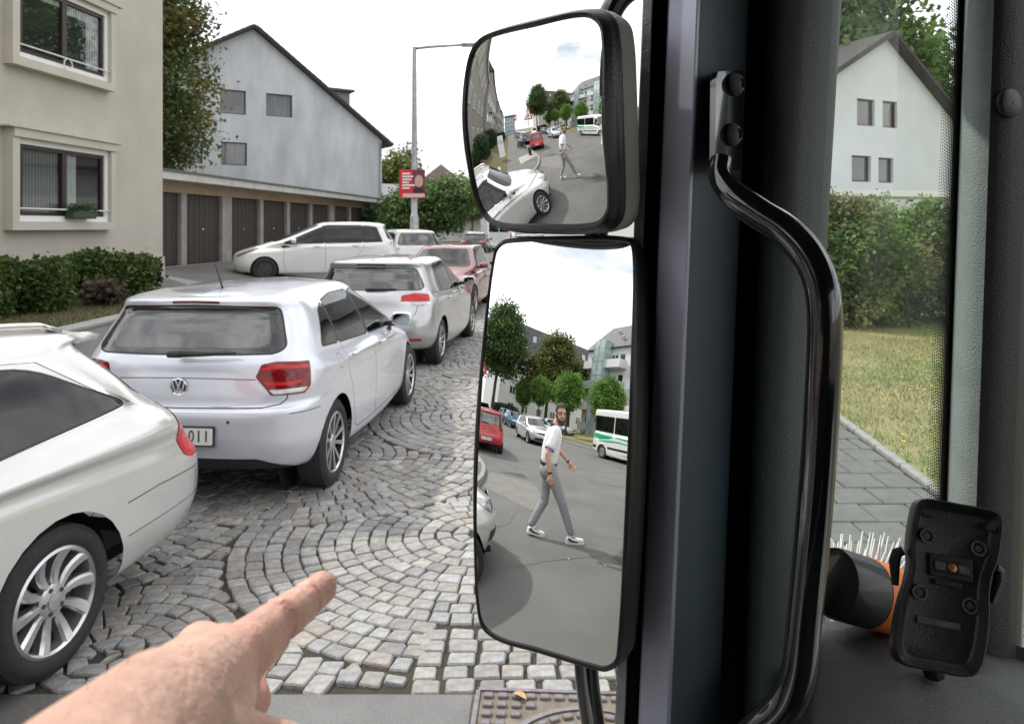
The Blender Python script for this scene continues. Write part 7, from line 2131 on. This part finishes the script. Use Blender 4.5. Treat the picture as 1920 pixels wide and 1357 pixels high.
for i, (x, y, h, r, lab) in enumerate(((-25.3, -16.3, 6.2, 1.55, 'round light green tree directly behind the walking man in the lower mirror'), (-20.6, -17.8, 5.8, 1.65, 'round light green tree above the minibus in the lower mirror'), (-33.8, -17.2, 6.0, 1.35, 'round light green tree, third from the minibus'), (-38.6, -16.7, 5.6, 1.35, 'round light green tree, farthest from the minibus'), (-13.2, -18.2, 5.8, 1.6, 'round light green tree at the right rim of the upper mirror'))):
    make_tree(lab, (x, y, .1), h, [(0, 0, h - r * 1.25, r, r, r * 1.2), (.1, .1, h - r * .8, r * .75, r * .75, r * .8)], 12000, .12, (.14, .26, .05), 70 + i, (.20, .34, .08), .10, 'round trees before the flats', clump=.24, fork=.42, hollow=.5)

# white flats with balconies and glass stair towers
fl_ = empty('apartment_block', (0, 0, 0), 0, 'white flats with balconies and glass stair towers across the lawn, in the mirrors', 'building')
Y0 = -27.0; X0, X1 = -37.0, 14.0
m = MB(); m.box((X0, Y0 - 12, 0), (X1, Y0, 12.2)); m.obj('wall', M_WHITEREND2, fl_)
m = MB(); m.add([(X0 - .3, Y0 + .5, 12.204), (X1 + .3, Y0 + .5, 12.204), (X1 + .3, Y0 - 12.5, 12.204), (X0 - .3, Y0 - 12.5, 12.204), (X0 + .4, Y0 - 4.2, 17.2), (X1 - .4, Y0 - 4.2, 17.2), (X1 - .4, Y0 - 8, 17.2), (X0 + .4, Y0 - 8, 17.2)], [(0, 1, 5, 4), (1, 2, 6, 5), (2, 3, 7, 6), (3, 0, 4, 7), (4, 5, 6, 7), (3, 2, 1, 0)]); rf_ = m.obj('roof', M_SLATE, fl_)
M_GLASSTOWER = mat('tower_glass', (.40, .49, .50), .08, .1, coat=1, var=.2, scale=.8)
Mq = wall_frame((X1, Y0), (X0, Y0))         # outside towards +Y
if (Mq.to_3x3() @ Vector((0, 1, 0))).y < 0: Mq = wall_frame((X0, Y0), (X1, Y0))
lx_ = lambda X: abs((Mq.inverted() @ Vector((X, Y0, 0))).x)
for tx in (-32.4, -22.5, -9):
    t = MB(); a = lx_(tx); t.box((a - 1.2, 0, 0), (a + 1.2, 1.6, 13.0), Mq); to_ = t.obj('stair_tower', M_GLASSTOWER, fl_)
    for k in range(7):
        t = MB(); t.box((a - 1.23, -.01, k * 1.9 + .5), (a + 1.23, 1.63, k * 1.9 + .58), Mq); t.obj('tower_rail', M_GALV, to_)
    for k in (-1.22, 0, 1.18):
        t = MB(); t.box((a + k, 1.602, 0), (a + k + .05, 1.64, 13.0), Mq); t.obj('tower_mullion', M_GALV, to_)
for fl in range(4):
    z = .9 + fl * 2.85
    for x in np.arange(-36.2, 12, 4.9):
        if min(abs(x + 1.6 + 32.4), abs(x + 1.6 + 22.5), abs(x + 1.6 + 9)) < 2.2: continue
        a = lx_(x + 3.2) if lx_(x) > lx_(x + 3.2) else lx_(x)
        wall_window(fl_, Mq @ T(a + .2, 0, z), 1.1, 1.9, M_FRAMEW, .06, 1, sill=False); wall_window(fl_, Mq @ T(a + 1.6, 0, z + .5), 1.4, 1.3, M_FRAMEW, .06, 2, sill=False)
        m = MB(); m.box((a - .1, .01, z - .25), (a + 3.2, 1.3, z - .1), Mq); m.box((a - .1, 1.24, z - .098), (a + 3.2, 1.3, z + .85), Mq); m.box((a - .1, .01, z - .099), (a - .05, 1.238, z + .849), Mq); m.box((a + 3.15, .01, z - .099), (a + 3.2, 1.238, z + .849), Mq); m.obj('balcony', M_WHITEREND2 if fl % 2 else mat('balcony_glass', (.50, .55, .56), .2, coat=.5), fl_)
for i, x in enumerate(np.arange(-35, 10, 2.6)):
    zz = 13.6 + 1.6 * (i % 2); yy = Y0 + .5 - (zz - 12.2) * (4.7 / 5.0)
    m = MB(); Ms = T(x, yy + .06, zz) @ Matrix.Rotation(rad(43), 4, 'X'); m.bbox((-.4, -.6, 0), (.4, .6, .08), .02, Ms); s = m.obj('skylight', M_FRAMEW, rf_); m = MB(); m.box((-.33, -.52, .082), (.33, .52, .09), Ms); m.obj('pane', mat('sky_pane', (.3, .36, .42), .05, coat=1), s)
# slate-roofed long block closing the view
sl = empty('apartment_block', (0, 0, 0), 0, 'long white block with tall slate mansard roof behind the big trees, in the mirrors', 'building')
m = MB(); m.box((-63, -52, 0), (-51, -16.5, 11.2)); m.obj('wall', M_WHITEREND2, sl)
m = MB(); m.add([(-50.6, -52.4, 11.204), (-50.6, -16.1, 11.204), (-63.4, -16.1, 11.204), (-63.4, -52.4, 11.204), (-52.6, -52, 16.8), (-52.6, -16.6, 16.8), (-61.4, -16.6, 16.8), (-61.4, -52, 16.8)], [(0, 1, 5, 4), (1, 2, 6, 5), (2, 3, 7, 6), (3, 0, 4, 7), (4, 5, 6, 7), (3, 2, 1, 0)]); rf2 = m.obj('roof', M_SLATE, sl)
Mq = wall_frame((-51, -16.5), (-51, -52))
if (Mq.to_3x3() @ Vector((0, 1, 0))).x < 0: Mq = wall_frame((-51, -52), (-51, -16.5))
for z in (1.2, 4.0, 6.8, 9.3):
    for i in range(10): wall_window(sl, Mq @ T(1.2 + i * 3.4, 0, z), 1.3, 1.3, M_FRAMEW, .06, 2, sill=False)
for i in range(20):
    zz = 12.6 + 2.0 * (i % 2); m = MB(); Ms = T(-50.6 - (zz - 11.2) * .357 + .02, -18 - i * 1.7, zz) @ Matrix.Rotation(rad(70), 4, 'Y'); m.bbox((-.6, -.4, -.02), (.6, .4, .07), .02, Ms); s = m.obj('skylight', M_FRAMEW, rf2); m = MB(); m.box((-.52, -.33, .072), (.52, .33, .08), Ms); m.obj('pane', bpy.data.materials['sky_pane'], s)
# pale blue block at the far end of the road
bl = empty('apartment_block', (0, 0, 0), 0, 'pale blue block at the far end of the road in the upper mirror', 'building')
m = MB(); m.box((-120, -6, 0), (-108, 7, 12)); m.obj('wall', plaster('blue_render', (.36, .45, .52)), bl); m = MB(); m.box((-120.4, -6.4, 12.004), (-107.6, 7.4, 13.4)); m.obj('roof', M_SLATE, bl)
for z in (1.5, 4.3, 7.1, 9.7):
    for i in range(4): wall_window(bl, wall_frame((-108, -6), (-108, 7)) @ T(.8 + i * 3.1, 0, z), 1.4, 1.3, M_FRAMEW, .06, 2, sill=False)
# ------------------------------------------------------------ people
M_SKIN = mat('skin', (.58, .335, .25), .5, var=.10, scale=28, detail=6, bump=.12, bscale=260, sss=.12)
M_SKINHAND = mat('skin_hand', (.74, .455, .355), .40, var=.17, scale=55, detail=10, bump=.24, bscale=300, sss=.08, attr='col', speck=.07, sscale=800)
def man_mesh():
    # local: x forward, y towards his left, z up
    man = empty('person', (-3.58, -1.47, 0), math.atan2(-.94, .33), 'man in white polo shirt and grey trousers walking across the asphalt, shown in both mirrors', 'person')
    hipL, hipR = Vector((.0, .095, .93)), Vector((.0, -.095, .93))
    kneeL, kneeR = Vector((.185, .10, .51)), Vector((-.06, -.09, .50))
    ankL, ankR = Vector((.285, .10, .095)), Vector((-.285, -.09, .115))
    shL, shR = Vector((.05, .195, 1.455)), Vector((.09, -.19, 1.465))
    elL, elR = Vector((-.075, .255, 1.17)), Vector((.20, -.265, 1.20))
    wrL, wrR = Vector((-.035, .265, .915)), Vector((.375, -.235, 1.035))
    hd = Vector((.135, .01, 1.675))
    b = MB()
    def ell(mb, c, r, M_=None, n=16):
        pr = [(max(1e-4, math.cos(w)), math.sin(w)) for w in np.linspace(-PI / 2, PI / 2, 11)]
        Q = T(*c) @ (M_ or Matrix()) @ Matrix.Diagonal((r[0], r[1], r[2], 1)); mb.lathe(pr, n, Q)
    def hand(mb, w, d, side, curl):
        d = d.normalized(); a = d.cross(Vector((0, 1, 0))).normalized(); pn = a.cross(d)
        palm = w + d * .05
        capsule(mb, w + d * .01, palm + a * .018, .022, .020); capsule(mb, w + d * .01, palm - a * .018, .022, .019)
        for k, ln in zip((-.028, -.010, .009, .026), (.062, .072, .070, .056)):
            p0 = w + d * .078 + a * k; c_ = pn * side * curl
            p1 = p0 + (d + c_ * .4).normalized() * ln * .5; p2 = p1 + (d + c_ * 1.4).normalized() * ln * .5
            capsule(mb, p0 - d * .02, p1, .0095, .0088); capsule(mb, p1, p2, .0088, .0075)
        t0 = w + d * .03 - a * .03; t1 = t0 + (d * .8 - a * .7).normalized() * .035; t2 = t1 + (d - a * .1).normalized() * .03
        capsule(mb, t0, t1, .012, .0105); capsule(mb, t1, t2, .0105, .0085)
    yaw = Matrix.Rotation(rad(82), 4, 'Z')
    H_ = T(*hd) @ yaw
    # skull, jaw, neck
    ell(b, hd + Vector((0, 0, .03)), (.093, .076, .098), yaw); 
    ell(b, H_ @ Vector((.022, 0, -.045)), (.066, .060, .082), yaw)
    capsule(b, (.05, 0, 1.47), hd + Vector((-.02, 0, -.06)), .062, .056)
    capsule(b, H_ @ Vector((.088, 0, .022)), H_ @ Vector((.108, 0, -.018)), .010, .014)          # nose
    capsule(b, H_ @ Vector((.080, -.024, -.062)), H_ @ Vector((.080, .024, -.062)), .010, .010)    # lips
    capsule(b, H_ @ Vector((.060, 0, -.105)), H_ @ Vector((.066, 0, -.112)), .025, .022)          # chin
    for s in (-1, 1): ell(b, H_ @ Vector((-.005, s * .078, -.005)), (.020, .012, .034), yaw)
    for s in (-1, 1): capsule(b, H_ @ Vector((.078, s * .018, .04)), H_ @ Vector((.066, s * .055, .034)), .010, .008)   # brow
    # trunk and limbs under the clothes
    capsule(b, (.0, 0, .95), (.05, 0, 1.36), .085, .092); capsule(b, shL, shR, .05, .05)
    for sh, el, wr, sd in ((shL, elL, wrL, 1), (shR, elR, wrR, -1)):
        capsule(b, sh, el, .042, .038); capsule(b, el, el.lerp(wr, .35), .039, .037); capsule(b, el.lerp(wr, .35), wr, .037, .024)
        hand(b, wr, (wr - el), sd * -1 if sd > 0 else 1, .9)
    for hp, kn, an in ((hipL, kneeL, ankL), (hipR, kneeR, ankR)):
        capsule(b, hp, kn, .075, .05); capsule(b, kn, kn.lerp(an, .35), .048, .05); capsule(b, kn.lerp(an, .35), an, .05, .034)
        capsule(b, an, an + Vector((.10, 0, -.05)), .034, .03)
    body = remeshed('body', b.mesh('b'), .0065, 4, man, M_SKIN)
    # eyes
    for s in (-1, 1):
        m = MB(); ell(m, H_ @ Vector((.078, s * .033, .016)), (.010, .014, .007), yaw, 10); m.obj('eye', M_INK, man, True)
    # hair and beard
    m = MB(); ell(m, hd + Vector((0, 0, .045)), (.100, .084, .102), yaw)
    hair = remeshed('hair', m.mesh('h'), .006, 2, man, mat('dark_hair', (.022, .015, .011), .6, var=.4, scale=60, bump=.8, bscale=200))
    bm = bmesh.new(); bm.from_mesh(hair.data); Hi = H_.inverted()
    bmesh.ops.delete(bm, geom=[f for f in bm.faces if (lambda q: (q.x > .045 and q.z < .085) or q.z < .0 and q.x > -.03 or q.z < -.06)(Hi @ f.calc_center_median())], context='FACES')
    for v in bm.verts:
        q = Hi @ v.co
        if q.z > .08: v.co += Vector((0, 0, .012)) + (H_.to_3x3() @ Vector((.01, 0, 0)))
    bm.to_mesh(hair.data); bm.free()
    m = MB(); capsule(m, H_ @ Vector((.058, -.030, -.085)), H_ @ Vector((.066, .0, -.115)), .032, .035); capsule(m, H_ @ Vector((.058, .030, -.085)), H_ @ Vector((.066, 0, -.115)), .032, .035)
    for s in (-1, 1): capsule(m, H_ @ Vector((.010, s * .066, -.015)), H_ @ Vector((.050, s * .044, -.085)), .014, .026)
    capsule(m, H_ @ Vector((.085, -.025, -.048)), H_ @ Vector((.085, .025, -.048)), .009, .009)
    remeshed('beard', m.mesh('h'), .005, 2, man, mat('beard_hair', (.045, .030, .024), .75, var=.4, scale=60, bump=.8, bscale=200))
    g = MB()
    for s in (-1, 1):
        g.tube([H_ @ Vector((.094, s * .036 + .026 * math.cos(a), .016 + .019 * math.sin(a))) for a in np.linspace(0, 2 * PI, 14)], .0028, 6); g.tube([H_ @ Vector((.092, s * .062, .022)), H_ @ Vector((.0, s * .086, .018))], .0022, 6)
    g.tube([H_ @ Vector((.098, -.012, .02)), H_ @ Vector((.098, .012, .02))], .0025, 6); g.obj('glasses', M_INK, man)
    # polo shirt
    s = MB()
    for k in range(14):
        t = k / 13; c0 = Vector((.0 + .055 * t, 0, 1.075 + .325 * t)); w = .110 + .042 * t; dp = .122 + .016 * math.sin(PI * t)
        ell(s, c0, (dp, w + .028, .115))
    capsule(s, shL + Vector((0, -.05, -.01)), shR + Vector((0, .05, -.01)), .078, .078); capsule(s, (.055, 0, 1.44), (.068, 0, 1.50), .085, .068)
    for sh, el in ((shL, elL), (shR, elR)): capsule(s, sh, sh.lerp(el, .62), .070, .067)
    shirt = remeshed('polo_shirt', s.mesh('s'), .008, 5, man, mat('white_jersey', (.80, .80, .82), .85, var=.05, scale=14, bump=1.5, bscale=15))
    for sh, el in ((shL, elL), (shR, elR)):
        d = (el - sh).normalized(); c0 = sh.lerp(el, .64); q = d.to_track_quat('Z', 'Y').to_matrix().to_4x4(); q.translation = c0
        m = MB(); m.lathe([(.060, .046), (.0690, .046), (.0695, .054), (.0680, .060), (.058, .060)], 24, q); m.obj('sleeve_band', mat('blue_cuff', (.05, .10, .42), .8), man, True)
    m = MB(); q = (hd - Vector((.05, 0, 1.47))).to_track_quat('Z', 'Y').to_matrix().to_4x4(); q.translation = Vector((.062, 0, 1.495))
    m.lathe([(.088, -.012), (.088, .0), (.074, .035), (.068, .036), (.070, 0)], 24, q); m.obj('collar', mat('black_collar', (.02, .02, .024), .8), man, True)
    pk = MB(); pk.bbox((.165, -.014, 1.28), (.178, .014, 1.46), .003, Matrix.Rotation(rad(6), 4, 'Y') @ Matrix()); 
    # trousers, belt, shoes
    t_ = MB()
    for hp, kn, an in ((hipL, kneeL, ankL), (hipR, kneeR, ankR)):
        capsule(t_, hp + Vector((0, 0, .03)), kn, .100, .070); capsule(t_, kn, an + Vector((0, 0, .055)), .068, .056)
    ell(t_, (-.01, 0, .96), (.118, .158, .13)); ell(t_, (-.05, 0, .92), (.10, .14, .11))
    remeshed('trousers', t_.mesh('t'), .008, 5, man, mat('grey_trousers', (.30, .30, .325), .85, var=.10, scale=10, bump=1.6, bscale=13, speck=.22, sscale=160))
    m = MB(); pr = [(1.0, 0), (1.03, .004), (1.03, .034), (1.0, .038)]; Q = T(-.005, 0, 1.0) @ Matrix.Diagonal((.126, .150, 1, 1)); m.lathe(pr, 32, Q); m.obj('belt', M_INK, man, True)
    for an, pitch in ((ankL, 0), (ankR, rad(9))):
        m = MB(); Q = T(an.x, an.y, an.z - .095) @ Matrix.Rotation(pitch, 4, 'Y'); 
        capsule(m, Q @ Vector((-.045, 0, .052)), Q @ Vector((.06, 0, .050)), .043, .043); capsule(m, Q @ Vector((.06, 0, .046)), Q @ Vector((.165, -.004, .040)), .044, .036); capsule(m, Q @ Vector((-.02, 0, .07)), Q @ Vector((.0, 0, .105)), .042, .043)
        sh = remeshed('shoe', m.mesh('s'), .006, 3, man, mat('white_trainer', (.78, .78, .79), .6))
        for s_ in (-1, 1):
            k = MB(); k.prism([(-.055, .055), (.0, .035), (.09, .030), (.10, .042), (.0, .060), (-.03, .085), (-.06, .085)], s_ * .036, s_ * .0475, 'y', Q); k.obj('shoe_stripe', mat('navy_stripe', (.02, .025, .06), .6), sh)
        k = MB(); k.prism([(x, y) for x, y in [(-.092, -.028), (.0, -.042), (.11, -.048), (.19, -.034), (.208, 0), (.19, .034), (.11, .046), (.0, .042), (-.092, .028)]], .0, .020, 'z', Q); k.obj('sole', mat('shoe_sole', (.70, .70, .70), .7), sh)
    d = (wrL - elL).normalized(); q = d.to_track_quat('Z', 'Y').to_matrix().to_4x4(); q.translation = wrL - d * .03
    m = MB(); m.lathe([(.026, -.01), (.031, -.01), (.031, .012), (.026, .012)], 18, q); m.obj('watch_strap', M_INK, man, True)
    d = (wrR - elR).normalized(); q = d.to_track_quat('Z', 'Y').to_matrix().to_4x4(); q.translation = wrR - d * .02
    m = MB(); m.lathe([(.026, -.008), (.030, -.008), (.030, .010), (.026, .010)], 18, q); m.obj('wrist_band', M_INK, man, True)
    man.scale = (1.06, 1.06, 1.06)
    return man
man_mesh()

# ---- the driver's own pointing hand
def pointing_hand():
    J = lambda u, v, Y: P(u, v, Y)
    root = empty('person', tuple(J(150, 1420, .19)), 0, "driver's bare forearm and hand pointing at the mirror from the lower left", 'person')
    b = MB()
    wr = J(286, 1376, .232); mi = J(425, 1238, .305); mm = J(382, 1232, .318); mr = J(348, 1262, .322); mp = J(318, 1300, .315)
    # forearm
    capsule(b, J(-40, 1830, .13), J(146, 1545, .19), .034, .0285, 24); capsule(b, J(146, 1545, .19), wr, .0285, .0240, 24)
    capsule(b, J(170, 1590, .19), wr + Vector((.004, .006, -.012)), .027, .022, 24)
    # hand back
    for p, r in ((mi, .0135), (mm, .0135), (mr, .0125), (mp, .0115)):
        capsule(b, wr.lerp(p, .05), p, .0195, r, 20)
    capsule(b, wr.lerp(mi, .3) + Vector((.004, .0, -.014)), mi + Vector((-.002, .004, -.012)), .018, .014, 20)
    capsule(b, mi, mp, .011, .011, 16)
    # tendons and veins on the back of the hand
    dn = (mi - wr).cross(mp - wr).normalized(); dn = dn if dn.y < 0 or dn.z > 0 else -dn
    if dn.dot(Vector((0, 0, EYE)) - mm) < 0: dn = -dn
    for p, hh in ((mi, .0125), (mm, .0130), (mr, .0115)):
        capsule(b, wr.lerp(p, .30) + dn * .0150, p + dn * hh * .72, .0042, .0040, 10)
    for q0, q1, q2 in (((330, 1300, .262), (372, 1268, .276), (398, 1252, .288)), ((300, 1330, .25), (330, 1300, .262), (352, 1262, .29))):
        for e0, e1 in ((q0, q1), (q1, q2)): capsule(b, J(*e0) + dn * .004, J(*e1) + dn * .004, .0022, .0022, 8)
    for p in (mi, mm): capsule(b, p + dn * .002, p + dn * .0035, .0112, .0112, 14)
    # index finger
    pip = J(516, 1168, .342); dip = J(573, 1125, .367); tip = J(603, 1100, .383)
    capsule(b, mi, pip, .0118, .0100, 20); capsule(b, pip, dip, .0100, .0086, 20); capsule(b, dip, tip, .0086, .0078, 20)
    dnl = Vector((.30, .30, -.90))
    for a_, c_, r0, k in ((mi.lerp(pip, .35), mi.lerp(pip, .80), .0092, .0036), (pip.lerp(dip, .25), pip.lerp(dip, .80), .0080, .0026), (dip.lerp(tip, .2), tip, .0074, .0018)):
        capsule(b, a_ + dnl * k, c_ + dnl * k, r0, r0 * .96, 16)
    capsule(b, pip - dnl * .0012, pip - dnl * .0014, .0099, .0099, 16)
    capsule(b, mi.lerp(pip, .25) + Vector((.002, .002, -.004)), mi.lerp(pip, .75) + Vector((.002, .002, -.003)), .0105, .0098, 16)
    capsule(b, pip.lerp(dip, .2) + Vector((.001, .001, -.0016)), pip.lerp(dip, .8) + Vector((.001, .001, -.0016)), .0088, .0082, 16)
    # curled fingers under the palm
    for k, (mc, a, c_, e) in enumerate(((mm, (452, 1262, .352), (470, 1312, .338), (452, 1342, .318)), (mr, (412, 1300, .352), (432, 1345, .336), (415, 1370, .316)), (mp, (375, 1338, .338), (395, 1375, .324), (380, 1392, .31)))):
        r = (.0098, .0094, .0086)[k]
        capsule(b, mc, J(*a), .0108, r, 18); capsule(b, J(*a), J(*c_), r, r * .92, 18); capsule(b, J(*c_), J(*e), r * .92, r * .8, 18)
    # thumb
    t0, t1, t2, t3 = wr.lerp(mi, .22) + Vector((.006, .002, -.016)), J(428, 1396, .268), J(520, 1408, .284), J(592, 1420, .30)
    capsule(b, t0, t1, .0195, .0125, 20); capsule(b, t1, t2, .0122, .0104, 20); capsule(b, t2, t3, .0104, .0086, 20)
    capsule(b, t1, mi + Vector((0, .004, -.016)), .009, .009, 14)
    o = remeshed('arm_and_hand', b.mesh('hand'), .0012, 7, None, M_SKINHAND, .5)
    o.parent = root; o.matrix_parent_inverse = Matrix.Translation(root.location).inverted()
    # knuckle creases: slight furrows across the finger joints
    me = o.data
    for ctr, ax, depth, w in ((pip, (dip - mi), .0019, .0013), (pip + (mi - pip) * .07, (dip - mi), .0014, .0010), (pip + (dip - pip) * .09, (dip - mi), .0012, .0010), (dip, (tip - pip), .0015, .0011), (dip + (pip - dip) * .12, (tip - pip), .0006, .0009), (mi.lerp(pip, .12), (pip - mi), .0007, .0014)):
        ax = Vector(ax).normalized()
        for v in me.vertices:
            q = v.co - ctr
            if q.length < .016:
                t = q.dot(ax); wob = .0006 * math.sin(q.x * 900)
                if abs(t + wob) < w * 2: v.co -= v.normal * depth * math.exp(-((t + wob) / w) ** 2)
    # colour of the skin: redder at the knuckles and finger end, paler on the forearm
    N = len(me.vertices); co = np.empty(N * 3, 'f'); me.vertices.foreach_get('co', co); co = co.reshape(-1, 3)
    base = np.array([.74, .455, .355]); red = np.array([.68, .27, .20]); c = np.repeat(base[None], N, 0)
    for q, rr, k in ((mi, .016, .55), (mm, .014, .4), (pip, .012, .6), (dip, .009, .45), (tip, .010, .7), (J(470, 1312, .338), .02, .6), (t1, .016, .4)):
        w = np.exp(-((co - np.array(q)) ** 2).sum(1) / rr ** 2)[:, None] * k; c = c * (1 - w) + red * w
    at_ = me.color_attributes.new('col', 'FLOAT_COLOR', 'POINT'); at_.data.foreach_set('color', np.c_[c, np.ones(N)].astype('f').ravel())
    # fine hairs on forearm and back of the hand
    rh = np.random.default_rng(12); no = np.empty(N * 3, 'f'); me.vertices.foreach_get('normal', no); no = no.reshape(-1, 3)
    ax = np.array((mi - wr).normalized()); hv = []; hf = []
    for i in rh.permutation(N)[:16000]:
        p, n_ = co[i], no[i]
        along = float((p - np.array(wr)) @ ax)
        if along > .055 or along < -.09 or n_ @ np.array(dn) < .1 or rh.random() > .05: continue
        d = ax * .8 + n_ * .55 + rh.normal(0, .35, 3); d /= np.linalg.norm(d); L = rh.uniform(.003, .0075); sdv = np.cross(d, n_); sdv /= np.linalg.norm(sdv) + 1e-9; w = .00007
        o_ = len(hv); hv += [p - sdv * w, p + sdv * w, p + d * L * .6 + sdv * w * .7 - n_ * L * .05, p + d * L * .6 - sdv * w * .7 - n_ * L * .05, p + d * L - n_ * L * .18]; hf += [(o_, o_ + 1, o_ + 2, o_ + 3), (o_ + 3, o_ + 2, o_ + 4)]
    hr = link('arm_hair', pymesh('arm_hair', hv, hf), mat('arm_hair', (.28, .17, .09), .5), root); hr['kind'] = 'stuff'; hr.matrix_parent_inverse = Matrix.Translation(root.location).inverted()
    return root
pointing_hand()
